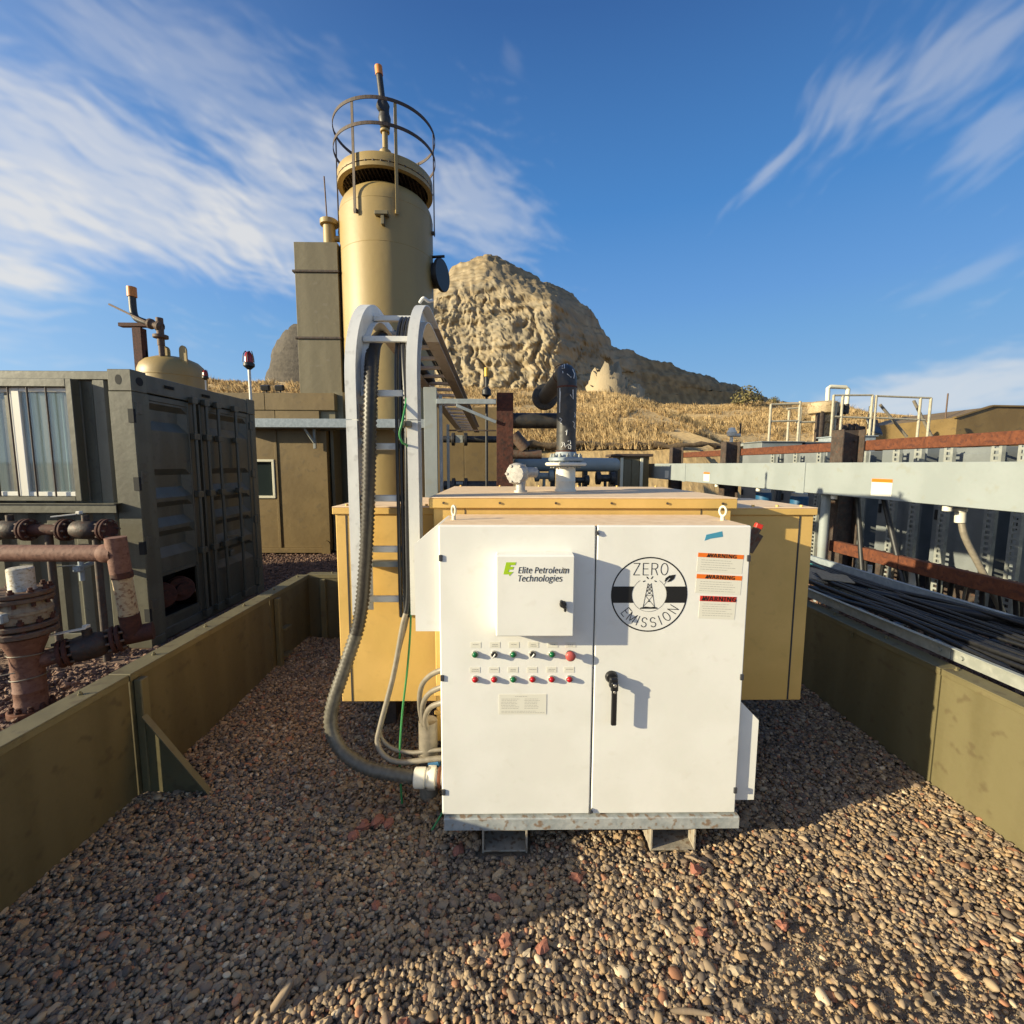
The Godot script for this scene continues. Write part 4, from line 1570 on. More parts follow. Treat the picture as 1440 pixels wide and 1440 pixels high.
# ---------------------------------------------------------------- pipe through the housing roof
func roof_pipe() -> void:
	var y0 := -.158
	var t := thing("vent_pipe", "black steel vent pipe with chalk marks on a cream flanged stub, yellow roof", "pipe", Vector3(.358, y0, -2.72))
	var c := Vector3(.358, 0, -2.72)
	var m := mk(t)
	m.lathe(Vector3(.358, y0, -2.72), Vector3.UP, [Vector2(.064, 0), Vector2(.064, .010), Vector2(.058, .014), Vector2(.058, .058), Vector2(.0595, .060), Vector2(.0595, .063), Vector2(.058, .065), Vector2(.058, .145)], 28)
	part(t, "cream_stub", m, mats["pvc"])
	var f := mk(t)
	f.disc(Vector3(.358, .003, -2.72), Vector3.UP, .122, .020, 32)
	part(t, "cream_flange", f, mats["pvc"])
	var g := mk(t)
	g.disc(Vector3(.358, .031, -2.72), Vector3.UP, .104, .024, 32)
	g.lathe(Vector3(.358, .043, -2.72), Vector3.UP, [Vector2(.072, 0), Vector2(.060, .032)], 24)
	part(t, "steel_flange", g, mats["galv_blue"])
	var b := mk(t)
	for k in 12:
		var a := TAU * k / 12.0
		var p := Vector3(.358 + cos(a) * .086, .02, -2.72 + sin(a) * .086)
		b.cyl(p + Vector3(0, -.040, 0), p + Vector3(0, .045, 0), .006, 8)
		b.cyl(p + Vector3(0, -.028, 0), p + Vector3(0, -.014, 0), .011, 6)
		b.cyl(p + Vector3(0, .024, 0), p + Vector3(0, .036, 0), .011, 6)
	part(t, "flange_bolts", b, mats["galv"])
	# riser, bend and the leg that runs back
	var r := .0575
	var riser := mk(t)
	riser.cyl(Vector3(.358, .07, -2.72), Vector3(.358, .45, -2.72), r, 24)
	part(t, "riser", riser, mats["black_pipe"])
	var w := mk(t)
	for q in [[Vector3(.358, .078, -2.72), Vector3.UP], [Vector3(.358, .45, -2.72), Vector3.UP], [Vector3(.345, .545, -2.825), Vector3.FORWARD]]:
		w.lathe(q[0] - q[1] * .005, q[1], [Vector2(r, 0), Vector2(r + .003, .002), Vector2(r + .003, .008), Vector2(r, .010)], 24)
	part(t, "weld_bead", w, mats["rust_dark"])
	var e := mk(t)
	var bend := []
	for k in 11:
		var a := PI * .5 * k / 10.0
		bend.append(Vector3(.358, .45 + sin(a) * .095, -2.72 - (1.0 - cos(a)) * .105))
	e.tube(bend, r, 24, false)
	part(t, "elbow", e, mats["black_pipe"])
	var h := mk(t)
	h.cyl(Vector3(.358, .545, -2.825), Vector3(.318, .545, -3.75), r, 24)
	part(t, "return_leg", h, mats["black_pipe"])
	var fl := mk(t)
	var d := Vector3(-.03, 0, -1).normalized()
	fl.disc(Vector3(.318, .545, -3.75), d, .104, .022, 28)
	fl.disc(Vector3(.317, .545, -3.78), d, .104, .022, 28)
	fl.bolts(Vector3(.318, .545, -3.765), d, .083, 8, .010, .036)
	part(t, "blind_flange", fl, mats["black_pipe"])
	# chalk notes on the pipe: round strokes laid along its skin
	var ch := mk(t)
	var marks := [
		[[-.6, .10], [-.4, .115], [-.55, .13], [-.3, .125], [-.2, .10], [0, .115], [.15, .10]],
		[[.05, .135], [.3, .14], [.35, .12], [.1, .118], [.38, .11], [.36, .09], [.1, .095]],
		[[.55, .25], [.8, .24], [.7, .22], [.9, .21]], [[-.85, .27], [-.6, .26], [-.8, .245], [-.6, .235]],
		[[-.2, .19], [-.05, .20], [-.1, .17]], [[.75, .30], [.9, .29], [.8, .275]],
		[[-.85, .36], [-.8, .42]], [[-.88, .44], [-.87, .30]], [[.2, .40], [.55, .375], [.5, .43]],
	]
	for s in marks:
		var p := []
		for q in s: p.append(Vector3(.358 + sin(q[0]) * (r + .001), q[1], -2.72 + cos(q[0]) * (r + .001)))
		ch.tube(p, .0026, 5)
	# two on the outside of the bend
	for s in [[[-.5, .35], [-.45, .7], [-.2, .75], [-.3, .5], [-.55, .55]], [[.1, .8], [.3, .2], [-.1, .3]], [[.55, .5], [.75, .35], [.6, .2]]]:
		var p := []
		for q in s:
			var a: float = PI * .5 * q[1]
			var ctr := Vector3(.358, .45 + sin(a) * .095, -2.72 - (1.0 - cos(a)) * .105)
			var nrm := Vector3(0, sin(a), cos(a))
			p.append(ctr + (nrm * cos(q[0]) + Vector3.RIGHT * sin(q[0])) * (r + .001))
		ch.tube(p, .0026, 5)
	part(t, "chalk_mark", ch, mats["chalk"])

	# cast junction head beside it
	var j := thing("junction_fitting", "grey cast conduit fitting with round cover, left of the cream stub on yellow roof", "conduit fitting", Vector3(.085, y0, -2.60))
	var n := mk(j)
	n.cyl(Vector3(.085, y0, -2.60), Vector3(.085, y0 + .012, -2.60), .038, 16)
	n.cyl(Vector3(.085, y0 + .012, -2.60), Vector3(.085, y0 + .05, -2.60), .027, 16)
	part(j, "nipple", n, mats["cast"])
	var k := mk(j)
	k.lathe(Vector3(.085, -.052, -2.655), Vector3(-.35, 0, 1), [Vector2(0, 0), Vector2(.045, .004), Vector2(.060, .02), Vector2(.062, .07), Vector2(.056, .078), Vector2(.056, .090), Vector2(.048, .098), Vector2(0, .10)], 24)
	k.cyl(Vector3(.085, -.11, -2.60), Vector3(.085, .0, -2.60), .030, 16)
	k.cyl(Vector3(.10, -.045, -2.62), Vector3(.175, -.045, -2.66), .030, 14)
	part(j, "cast_body", k, mats["cast"])
	var cv := mk(j)
	for q in 6:
		var a := TAU * q / 6.0
		var ax := Vector3(-.35, 0, 1).normalized()
		var sx := ax.cross(Vector3.UP).normalized()
		cv.cyl(Vector3(.085, -.052, -2.655) + ax * .088 + (sx * cos(a) + Vector3.UP * sin(a)) * .050, Vector3(.085, -.052, -2.655) + ax * .104 + (sx * cos(a) + Vector3.UP * sin(a)) * .050, .008, 8)
	part(j, "cover_lug", cv, mats["cast"])

	# rusty post and the black cross pipe behind the housing
	var p := thing("rusty_post", "dark rust-red square steel post standing behind the yellow housing", "post", Vector3(-.005, BAY, -3.80))
	var pm := mk(p)
	pm.bb(-.075, .062, BAY, .585, -3.806, -3.80, .001)
	pm.bb(-.075, -.068, BAY, .585, -3.94, -3.807, .001)
	pm.bb(.055, .062, BAY, .585, -3.94, -3.807, .001)
	pm.bb(-.075, .062, BAY, .575, -3.947, -3.941, .001)
	part(p, "tube", pm, mats["rust_dark"])
	var x := thing("cross_pipe", "black horizontal pipe running from the rusty post to below the vent pipe's flange", "pipe", Vector3(.2, .365, -3.87))
	var xm := mk(x)
	xm.cyl(Vector3(.062, .365, -3.87), Vector3(.46, .365, -3.87), .064, 22)
	part(x, "straight_pipe", xm, mats["black_pipe"])
	var lo := thing("low_pipe", "short rusty pipe stub behind the rusty post, below the black cross pipe", "pipe", Vector3(.2, .1, -4.6))
	var lm := mk(lo)
	lm.cyl(Vector3(.08, .30, -4.6), Vector3(.20, .16, -4.6), .06, 14)
	lm.cyl(Vector3(.0, .10, -4.6), Vector3(.36, .10, -4.6), .045, 14)
	part(lo, "pipe_body", lm, mats["iron"])

	var v := thing("gauge_mast", "thin black mast with a yellow cap standing left of the rusty post", "mast", Vector3(-.19, BAY, -4.6))
	var vm := mk(v)
	vm.cyl(Vector3(-.19, BAY, -4.6), Vector3(-.19, .86, -4.6), .014, 10)
	vm.lathe(Vector3(-.19, .66, -4.6), Vector3.UP, [Vector2(.012, 0), Vector2(.045, .02), Vector2(.045, .07), Vector2(.015, .10)], 14)
	part(v, "pole", vm, mats["black"])
	var vc := mk(v)
	vc.cyl(Vector3(-.19, .86, -4.6), Vector3(-.19, .945, -4.6), .022, 12)
	part(v, "cap", vc, mats["cap_yellow"])


# ---------------------------------------------------------------- aluminium cable ladder
func cable_ladder() -> void:
	var t := thing("cable_ladder", "bright aluminium cable ladder that comes in overhead and bends down to the yellow housing", "cable ladder", Vector3(-.58, BAY, -2.23))
	# centre path of the rails' outer edge: up the front, round, and back
	var R := .455
	var yb := .398
	var zb := -2.635
	var front := []
	front.append(Vector2(-2.18, -.738))
	for k in 13:
		var a := PI * .5 * k / 12.0
		front.append(Vector2(zb + cos(a) * R, yb + sin(a) * R))
	front.append(Vector2(-7.3, .588))
	var deep := .088
	for side in [0, 1]:
		var x0: float = -.750 if side == 0 else -.465
		var w := .051
		var flip := 1.0 if side == 0 else -1.0
		for seg in 3:
			# the bend is a fitting of its own with a joint below and behind it
			var pts := []
			if seg == 0: pts = [front[0], Vector2(-2.18, .205)]
			elif seg == 1:
				pts = [Vector2(-2.18, .209)]
				pts.append_array(front.slice(1, 14))
				pts.append(front[13].lerp(front[14], .06))
			else: pts = [front[13].lerp(front[14], .061), front[14]]
			var m := mk(t)
			for i in pts.size() - 1:
				var a: Vector2 = pts[i]
				var b: Vector2 = pts[i + 1]
				var na := _in(pts, i)
				var nb := _in(pts, i + 1)
				# outer flange, web, inner flange
				for q in [[x0, x0 + w, 0.0, .005], [(x0 + w - .005) if side == 0 else x0, (x0 + w) if side == 0 else x0 + .005, .005, deep - .005], [x0 + (0.0 if side == 0 else -.028), x0 + w + (.028 if side == 0 else 0.0), deep - .005, deep]]:
					var A := Vector3(q[0], a.y + na.y * q[2], a.x + na.x * q[2])
					var B := Vector3(q[1], A.y, A.z)
					var A2 := Vector3(q[0], a.y + na.y * q[3], a.x + na.x * q[3])
					var B2 := Vector3(q[1], A2.y, A2.z)
					var C := Vector3(q[0], b.y + nb.y * q[2], b.x + nb.x * q[2])
					var D := Vector3(q[1], C.y, C.z)
					var C2 := Vector3(q[0], b.y + nb.y * q[3], b.x + nb.x * q[3])
					var D2 := Vector3(q[1], C2.y, C2.z)
					var no := Vector3(0, -na.y, -na.x)
					var no2 := Vector3(0, -nb.y, -nb.x)
					m.squad(A, B, D, C, no, no, no2, no2)
					m.squad(A2, B2, D2, C2, -no, -no, -no2, -no2)
					m.quad(A, A2, C2, C, Vector3.LEFT)
					m.quad(B, B2, D2, D, Vector3.RIGHT)
					if i == 0: m.quad(A, B, B2, A2, Vector3(0, -(b - a).y, -(b - a).x))
					if i == pts.size() - 2: m.quad(C, D, D2, C2, Vector3(0, (b - a).y, (b - a).x))
			part(t, ["lower_rail", "bend_rail", "overhead_rail"][seg], m, mats["alu"] if seg < 2 else mats["alu_brown"])
		# splice plate and bolts
		var s := mk(t)
		var xp := x0 + w * .5 + flip * (w * .5 + .004)
		s.box(Vector3(xp, .205, -2.23), Vector3(.004, .16, .07), .001)
		for k in 4: s.cyl(Vector3(xp - .006, .155 + k * .034, -2.23), Vector3(xp + flip * .012, .155 + k * .034, -2.23), .008, 8)
		for y in [-.166, -.42, -.677]: s.cyl(Vector3(xp - .006, y, -2.228), Vector3(xp + flip * .014, y, -2.228), .010, 8)
		part(t, "splice_plate", s, mats["alu_brown"])
	for y in [.338, .085, -.168, -.422, -.677]:
		var m := mk(t)
		m.bb(-.697, -.463, y - .016, y + .016, -2.262, -2.240, .003)
		part(t, "rung", m, mats["alu"])
	for k in 2:
		var a: float = PI * .5 * [.36, .78][k]
		var m := mk(t)
		var c := Vector2(zb + cos(a) * (R - .068), yb + sin(a) * (R - .068))
		m.bb(-.697, -.463, c.y - .014, c.y + .014, c.x - .014, c.x + .014, .003)
		part(t, "rung", m, mats["alu"])
	for k in 18:
		var z := -2.83 - k * .251
		var m := mk(t)
		var y: float = lerpf(.853, .588, (-z - 2.635) / 4.665) - .068
		m.bb(-.697, -.463, y - .013, y + .013, z - .014, z + .014, .003)
		part(t, "rung", m, mats["alu_brown"])
	var g := mk(t)
	g.bb(-.73, -.45, -.52, -.49, -2.318, -2.275, .002)
	part(t, "wall_strut", g, mats["galv"])
	# splice bolts on the right rail with a scrap of white tie wire on top
	var sc := mk(t)
	sc.tube(spline([Vector3(-.460, .858, -2.54), Vector3(-.436, .874, -2.52), Vector3(-.413, .865, -2.54), Vector3(-.398, .880, -2.57)], 4), .009, 6)
	part(t, "tie_scrap", sc, mats["chalk"])
	# upright and bracing that hold it up by the rusty post
	var u := thing("strut_frame", "galvanized strut upright with two thin braces between the cable ladder and the rusty post", "support frame", Vector3(-.6, BAY, -3.8))
	var um := mk(u)
	um.bb(-.665, -.560, BAY, .62, -3.80, -3.77, .002)
	part(u, "wide_upright", um, mats["galv_pale"])
	var u2 := mk(u)
	u2.bb(-.545, -.520, BAY, .56, -3.81, -3.785, .002)
	part(u, "slim_upright", u2, mats["galv_blue"])
	var u4 := mk(u)
	u4.bb(-.492, -.470, BAY, .33, -3.86, -3.84, .002)
	part(u, "slim_upright", u4, mats["galv_pale"])
	var u3 := mk(u)
	u3.bb(-.56, -.078, .485, .525, -3.782, -3.745, .002)
	part(u, "cross_strut", u3, mats["galv_blue"])
	var u5 := mk(u)
	u5.bar(Vector3(-.40, .475, -3.76), Vector3(-.08, .345, -3.79), .03, .024, .002)
	part(u, "brace", u5, mats["galv_blue"])
	var u6 := mk(u)
	u6.bb(-.47, -.078, .275, .285, -3.86, -3.82)
	part(u, "cross_strut", u6, mats["steel_dark"])

# inward direction (z, y) of the rail path at point i
func _in(p: Array, i: int) -> Vector2:
	var a: Vector2 = p[maxi(i - 1, 0)]
	var b: Vector2 = p[mini(i + 1, p.size() - 1)]
	var d := (b - a).normalized()
	return Vector2(-d.y, d.x)


# ---------------------------------------------------------------- hoses and wires
func hoses() -> void:
	var big := [Vector3(-.665, .735, -4.2), Vector3(-.70, .800, -3.1), Vector3(-0.738, 0.806, -2.950), Vector3(-0.704, 0.674, -2.580), Vector3(-0.651, 0.527, -2.300), Vector3(-0.638, 0.309, -2.200), Vector3(-0.659, -0.161, -2.190), Vector3(-0.682, -0.474, -2.190), Vector3(-0.715, -0.756, -2.180), Vector3(-0.778, -0.965, -2.160), Vector3(-0.843, -1.169, -2.130), Vector3(-0.847, -1.286, -2.110), Vector3(-0.791, -1.377, -2.080), Vector3(-0.671, -1.434, -2.040), Vector3(-0.536, -1.449, -2.010), Vector3(-.42, -1.463, -2.0)]
	var t := thing("corrugated_conduit", "thick dark corrugated conduit hanging down the ladder and curving to the cabinet's foot", "conduit", Vector3(-.42, BAY, -2.0))
	var path := even(spline(big, 14), .0105)
	var rad := []
	for i in path.size(): rad.append(.0350 if i % 2 == 0 else .0275)
	var split := 0
	for i in path.size():
		if path[i].y < -.82 and split == 0: split = i
	var m := mk(t)
	m.tube(path.slice(0, split + 1), rad.slice(0, split + 1), 14)
	part(t, "upper_run", m, mats["conduit_dark"])
	var m2 := mk(t)
	m2.tube(path.slice(split), rad.slice(split), 14)
	part(t, "lower_run", m2, mat("conduit_pale", L(.085, .076, .058), L(.14, .125, .095), "fine", .45, .1, 2.0, .05))  # lower run in a paler tone than the upper one
	var f := mk(t)
	f.lathe(Vector3(-.425, -1.463, -2.0), Vector3.RIGHT, [Vector2(.040, 0), Vector2(.046, .004), Vector2(.046, .050), Vector2(.040, .054), Vector2(.040, .060), Vector2(.050, .064)], 18)
	f.lathe(Vector3(-.362, -1.463, -2.0), Vector3.RIGHT, [Vector2(.050, 0), Vector2(.052, .003), Vector2(.052, .036), Vector2(.044, .040), Vector2(.0, .040)], 6)
	f.cyl(Vector3(-.325, -1.463, -2.0), Vector3(-.262, -1.463, -2.0), .036, 16)
	part(t, "connector", f, mats["pvc"])
	var lr := mk(t)
	lr.disc(Vector3(-.306, -1.463, -2.0), Vector3.RIGHT, .048, .016, 18)
	part(t, "lock_ring", lr, mats["rust"])

	var g := [
		[[Vector3(-.57, .795, -2.95), Vector3(-.545, .745, -2.52), Vector3(-.50, .55, -2.30), Vector3(-0.474, 0.179, -2.220), Vector3(-0.481, -0.303, -2.220), Vector3(-0.482, -0.658, -2.210), Vector3(-0.511, -0.800, -2.200), Vector3(-0.555, -1.044, -2.170), Vector3(-0.614, -1.281, -2.130), Vector3(-0.625, -1.361, -2.110), Vector3(-0.580, -1.411, -2.080), Vector3(-0.497, -1.427, -2.060), Vector3(-0.334, -1.403, -2.050), Vector3(-.25, -1.400, -2.05)], .0135, "grey flexible conduit, front one of the pair looping to the blue fitting at the cabinet"],
		[[Vector3(-.54, .795, -2.95), Vector3(-.52, .745, -2.52), Vector3(-.48, .55, -2.31), Vector3(-0.462, 0.180, -2.240), Vector3(-0.471, -0.306, -2.240), Vector3(-0.484, -0.700, -2.230), Vector3(-0.530, -0.914, -2.210), Vector3(-0.582, -1.142, -2.180), Vector3(-0.624, -1.311, -2.150), Vector3(-0.582, -1.385, -2.130), Vector3(-0.473, -1.410, -2.110), Vector3(-0.340, -1.386, -2.090), Vector3(-.25, -1.380, -2.09)], .0105, "grey flexible conduit, rear one of the pair, looping to the cabinet behind the front one"],
	]
	for q in g:
		var c := thing("flexible_conduit", q[2], "conduit", q[0][-1], "grey flexible conduits")
		var p := even(spline(q[0], 10), .02)
		var cut := 0
		for i in p.size():
			if p[i].y < -.72 and cut == 0: cut = i
		var a := mk(c)
		a.tube(p.slice(0, cut + 1), q[1] * 1.02, 10)
		part(c, "upper_run", a, mats["cable"])
		var b := mk(c)
		b.tube(p.slice(cut), q[1], 10)
		part(c, "lower_run", b, mats["conduit"])
	var bl := M.new(Vector3(-.33, -1.42, -2.06))
	bl.cyl(Vector3(-.365, -1.432, -2.063), Vector3(-.315, -1.424, -2.057), .022, 14)
	solo("blue_fitting", bl, mats["blue"], "blue cable fitting on the grey conduit just above the corrugated hose's connector", "pipe fitting")
	# a few more black cables down the ladder
	for k in 3:
		var x := -.545 + k * .020
		var m3 := M.new(Vector3(x, -.3, -2.45))
		m3.tube(spline([Vector3(x - .01, .73, -4.2), Vector3(x, .805, -2.95), Vector3(x, .775, -2.52), Vector3(x + .01, .56, -2.31), Vector3(x + .02, .18, -2.235), Vector3(x + .02, -.29, -2.23), Vector3(x + .02, -.58, -2.225), Vector3(x + .025, -.76, -2.215)], 8), .009, 8)
		solo("black_cable", m3, mats["cable"], ["leftmost slim black cable hanging down the ladder by its right rail", "middle slim black cable hanging down the ladder by its right rail", "rightmost slim black cable hanging down the ladder by its right rail"][k], "cable", "slim black cables on the ladder")
	var gw := M.new(Vector3(-.52, -.8, -2.42))
	gw.tube(spline([Vector3(-0.467, 0.309, -2.200), Vector3(-0.476, 0.198, -2.140), Vector3(-0.491, 0.140, -2.140), Vector3(-0.481, 0.101, -2.150), Vector3(-0.459, 0.043, -2.200), Vector3(-0.461, -0.302, -2.210), Vector3(-0.470, -0.730, -2.210), Vector3(-0.485, -0.979, -2.190), Vector3(-0.509, -1.219, -2.150), Vector3(-0.518, -1.417, -2.110), Vector3(-0.510, -1.526, -2.080), Vector3(-.50, -1.64, -2.06)], 10), .0055, 8)
	solo("earth_wire", gw, mats["wire_green"], "long green earth wire running down beside the right ladder rail to the gravel", "wire", "green earth wires")
	var gw2 := M.new(Vector3(-.28, BAY, -1.95))
	gw2.tube(spline([Vector3(-.25, -1.49, -1.98), Vector3(-.268, -1.53, -1.95), Vector3(-.285, -1.58, -1.93), Vector3(-.33, -1.645, -1.90)], 6), .005, 8)
	solo("earth_wire", gw2, mats["wire_green"], "short green earth wire hanging from the cabinet's lower left corner to the gravel", "wire", "green earth wires")
	var cl := M.new(Vector3(-.48, .19, -2.29))
	cl.bb(-.480, -.44, .172, .200, -2.179, -2.150, .004)
	cl.cyl(Vector3(-.476, .186, -2.16), Vector3(-.476, .186, -2.135), .011, 10)
	solo("earth_clamp", cl, mats["brass"], "small brass earth clamp on the right ladder rail where the green wire loops", "clamp")
	var loops := [
		[[Vector3(-.25, -0.920, -1.975), Vector3(-0.285, -0.926, -1.980), Vector3(-0.347, -0.972, -2.020), Vector3(-0.393, -1.039, -2.050), Vector3(-0.408, -1.138, -2.070), Vector3(-0.399, -1.264, -2.100)], "topmost of three grey conduit loops between cabinet side and stub pipe"],
		[[Vector3(-.25, -1.001, -1.975), Vector3(-0.286, -1.007, -1.980), Vector3(-0.351, -1.058, -2.020), Vector3(-0.387, -1.127, -2.050), Vector3(-0.394, -1.215, -2.080), Vector3(-0.382, -1.282, -2.100)], "middle of three grey conduit loops between cabinet side and stub pipe"],
		[[Vector3(-.25, -1.076, -1.975), Vector3(-0.287, -1.082, -1.980), Vector3(-0.349, -1.128, -2.020), Vector3(-0.380, -1.204, -2.060), Vector3(-0.378, -1.286, -2.100)], "lowest of three grey conduit loops between cabinet side and stub pipe"],
	]
	for q in loops:
		var m4 := M.new(q[0][0])
		m4.tube(spline(q[0], 8), .0125, 10)
		solo("conduit_loop", m4, mats["conduit"], q[1], "conduit", "grey conduit loops at the cabinet's left side")


# ---------------------------------------------------------------- shipping container
# sheet with trapezoid ribs: s runs along u from 0 to len, ribs stand out along n
func corrugated(m: M, a: Vector3, u: Vector3, up: Vector3, n: Vector3, len: float, hgt: float, pitch: float, deep: float) -> void:
	var prof := []
	var s := 0.0
	while s < len:
		for q in [[0.0, 0.0], [.36, 0.0], [.48, -deep], [.86, -deep]]:
			if s + q[0] * pitch <= len: prof.append(Vector2(s + q[0] * pitch, q[1]))
		s += pitch
	prof.append(Vector2(len, prof[-1].y))
	for i in prof.size() - 1:
		var p: Vector2 = prof[i]
		var q: Vector2 = prof[i + 1]
		if p.distance_to(q) < 1e-4: continue
		var A := a + u * p.x + n * p.y
		var B := a + u * q.x + n * q.y
		var e := u * (q.x - p.x) + n * (q.y - p.y)
		var nn := n - e * (n.dot(e) / e.length_squared())
		m.quad(A, B, B + up * hgt, A + up * hgt, nn)

func container() -> void:
	var X := -3.54
	var Z := -4.45
	var zb := -6.58
	var t := thing("shipping_container", "dark grey-green shipping container with barred window and closed end doors", "shipping container", Vector3(-6.5, OUT, -5.5))
	var c: Material = mats["container"]
	var cs: Material = mats["container_side"]
	# frame
	boxes(t, "corner_post", c, [[-3.765, X, -1.75, .68, Z - .21, Z - .004], [-3.765, X, -1.75, .68, zb, zb + .12]], .006)
	boxes(t, "corner_casting", c, [[-3.757, X + .004, .680, .882, Z - .19, Z], [-3.757, X + .004, .680, .882, zb, zb + .19], [-3.757, X + .004, OUT, -1.75, Z - .19, Z], [-3.757, X + .004, OUT, -1.75, zb, zb + .19]], .006)
	var hole := mk(t)
	var oval := []
	for k in 16: oval.append(Vector2(-3.655 + cos(TAU * k / 16.0) * .030, .785 + sin(TAU * k / 16.0) * .047))
	hole.extr(oval, Z - .06, Z + .0015)
	part(t, "casting_hole", hole, mats["dark"])
	var hole2 := mk(t)
	var oz := []
	for k in 16: oz.append(Vector2(-(Z - .10) + cos(TAU * k / 16.0) * .045, .782 + sin(TAU * k / 16.0) * .042))
	hole2.extr(oz, X - .03, X + .0056, Transform3D(Basis(Vector3(0, 0, -1), Vector3.UP, Vector3.RIGHT), Vector3.ZERO))
	part(t, "casting_hole", hole2, mats["dark"])
	var rail := mk(t)
	rail.bb(-9.5, -3.757, .785, .865, Z - .09, Z - .018, .005)
	part(t, "top_rail", rail, c)
	var br := mk(t)
	br.bb(-9.5, -3.757, OUT, -1.70, Z - .09, Z - .02, .005)
	part(t, "bottom_rail", br, c)
	var wall := mk(t)
	corrugated(wall, Vector3(-9.50, -1.70, Z - .026), Vector3.RIGHT, Vector3.UP, Vector3.BACK, 5.735, 2.49, .279, .036)
	part(t, "side_wall", wall, c)
	var roof := mk(t)
	roof.bb(-9.5, X - .02, .80, .835, zb + .02, Z - .03)
	part(t, "roof", roof, c)
	for k in 20:
		var x := -9.3 + k * .285
		boxes(t, "roof_rib", c, [[x, x + .12, .835, .880, zb + .12, Z - .12]], .01)
	boxes(t, "back_wall", cs, [[-9.5, X - .12, -1.8, .80, zb, zb + .03], [-9.5, -9.47, -1.8, .80, zb + .03, Z - .03]])
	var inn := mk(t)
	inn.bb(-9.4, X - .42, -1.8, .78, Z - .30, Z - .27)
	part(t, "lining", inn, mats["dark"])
	# ledge under the window
	var ledge := mk(t)
	ledge.bb(-9.4, -3.722, -.392, -.384, Z - .03, Z + .085, .001)
	ledge.bb(-9.4, -3.722, -.474, -.392, Z + .06, Z + .068, .001)
	part(t, "ledge", ledge, c)
	window_unit(t, Z)
	end_doors(t, X, Z, zb)

func window_unit(t: Node3D, Z: float) -> void:
	var n := Node3D.new()
	n.name = "window"
	n.position = Vector3(-4.8, .2, Z) - t.position
	t.add_child(n)
	var mm := func() -> M: return M.new(Vector3(-4.8, .2, Z))
	var x1 := -4.050
	var x0 := -5.62
	var y0 := -.362
	var y1 := .782
	# deep steel surround
	var f: M = mm.call()
	f.bb(x1 - .055, x1, y0, y1, Z - .03, Z + .055, .004)
	f.bb(x0, x0 + .055, y0, y1, Z - .03, Z + .055, .004)
	f.bb(x0 + .055, x1 - .055, y1 - .075, y1, Z - .03, Z + .055, .004)
	f.bb(x0 + .055, x1 - .055, y0, y0 + .040, Z - .03, Z + .055, .004)
	part(n, "surround", f, mats["container"])
	var bk: M = mm.call()
	bk.bb(x0 + .03, x1 - .03, y0 + .02, y1 - .03, Z - .16, Z - .14)
	part(n, "reveal", bk, mats["dark"])
	# two sashes
	for k in 2:
		var a := -4.655 if k == 0 else -5.56
		var b := -4.108 if k == 0 else -4.662
		var zz := Z + .012 if k == 0 else Z - .012
		var w: M = mm.call()
		w.bb(a, a + .075, y0 + .042, y1 - .077, zz - .035, zz, .004)
		w.bb(b - .035, b, y0 + .042, y1 - .077, zz - .035, zz, .004)
		w.bb(a + .075, b - .035, y1 - .117, y1 - .077, zz - .035, zz - .001, .004)
		w.bb(a + .075, b - .035, y0 + .042, y0 + .085, zz - .035, zz - .001, .004)
		part(n, "sash", w, mats["white_frame"])
		var g: M = mm.call()
		g.bb(a + .07, b - .03, y0 + .08, y1 - .11, zz - .020, zz - .016)
		part(n, "pane", g, mats["glass"])
		# curtain folds behind
		var c: M = mm.call()
		var N := 44
		for i in N:
			var p := []
			for q in [i, i + 1]:
				var x := lerpf(a + .04, b - .01, float(q) / N)
				p.append(Vector3(x, 0, zz - .075 + sin(q * 1.05) * .014 + sin(q * .37) * .008))
			var nn := Vector3(-(p[1].z - p[0].z), 0, p[1].x - p[0].x).normalized()
			c.quad(Vector3(p[0].x, y0 + .05, p[0].z), Vector3(p[1].x, y0 + .05, p[1].z), Vector3(p[1].x, y1 - .08, p[1].z), Vector3(p[0].x, y1 - .08, p[0].z), nn)
		part(n, "curtain", c, mats["curtain"] if k == 0 else mats["curtain_dark"])
	for x in [-4.30, -4.475, -4.65, -4.825, -5.0, -5.175, -5.35]:
		var b: M = mm.call()
		b.cyl(Vector3(x, y0 + .02, Z + .040), Vector3(x, y1 - .06, Z + .040), .0075, 8)
		part(n, "window_bar", b, mats["steel_dark"])

# pressed door leaf in the plane x = X, from z0 (near) to z1 (far): profile of grooves in y
func door_leaf(m: M, X: float, z0: float, z1: float, y0: float, y1: float, grooves: Array) -> void:
	var prof := [Vector2(y0, 0)]
	for g in grooves:
		if g[0] < y0 or g[1] > y1: continue
		var e: float = (g[1] - g[0]) * .36
		prof.append(Vector2(g[0], 0)); prof.append(Vector2(g[0] + e, -.05)); prof.append(Vector2(g[1] - e * .6, -.05)); prof.append(Vector2(g[1], 0))
	prof.append(Vector2(y1, 0))
	# the pressings stop short of the leaf's edges on sloping ends
	var e0 := z0 - .09
	var e1 := z1 + .09
	for i in prof.size() - 1:
		var p: Vector2 = prof[i]
		var q: Vector2 = prof[i + 1]
		m.quad(Vector3(X + p.y, p.x, e0), Vector3(X + q.y, q.x, e0), Vector3(X + q.y, q.x, e1), Vector3(X + p.y, p.x, e1), Vector3(q.x - p.x, -(q.y - p.y), 0))
		for w in [[z0, e0], [z1, e1]]:
			m.quad(Vector3(X, p.x, w[0]), Vector3(X, q.x, w[0]), Vector3(X + q.y, q.x, w[1]), Vector3(X + p.y, p.x, w[1]), Vector3(1, 0, 0))

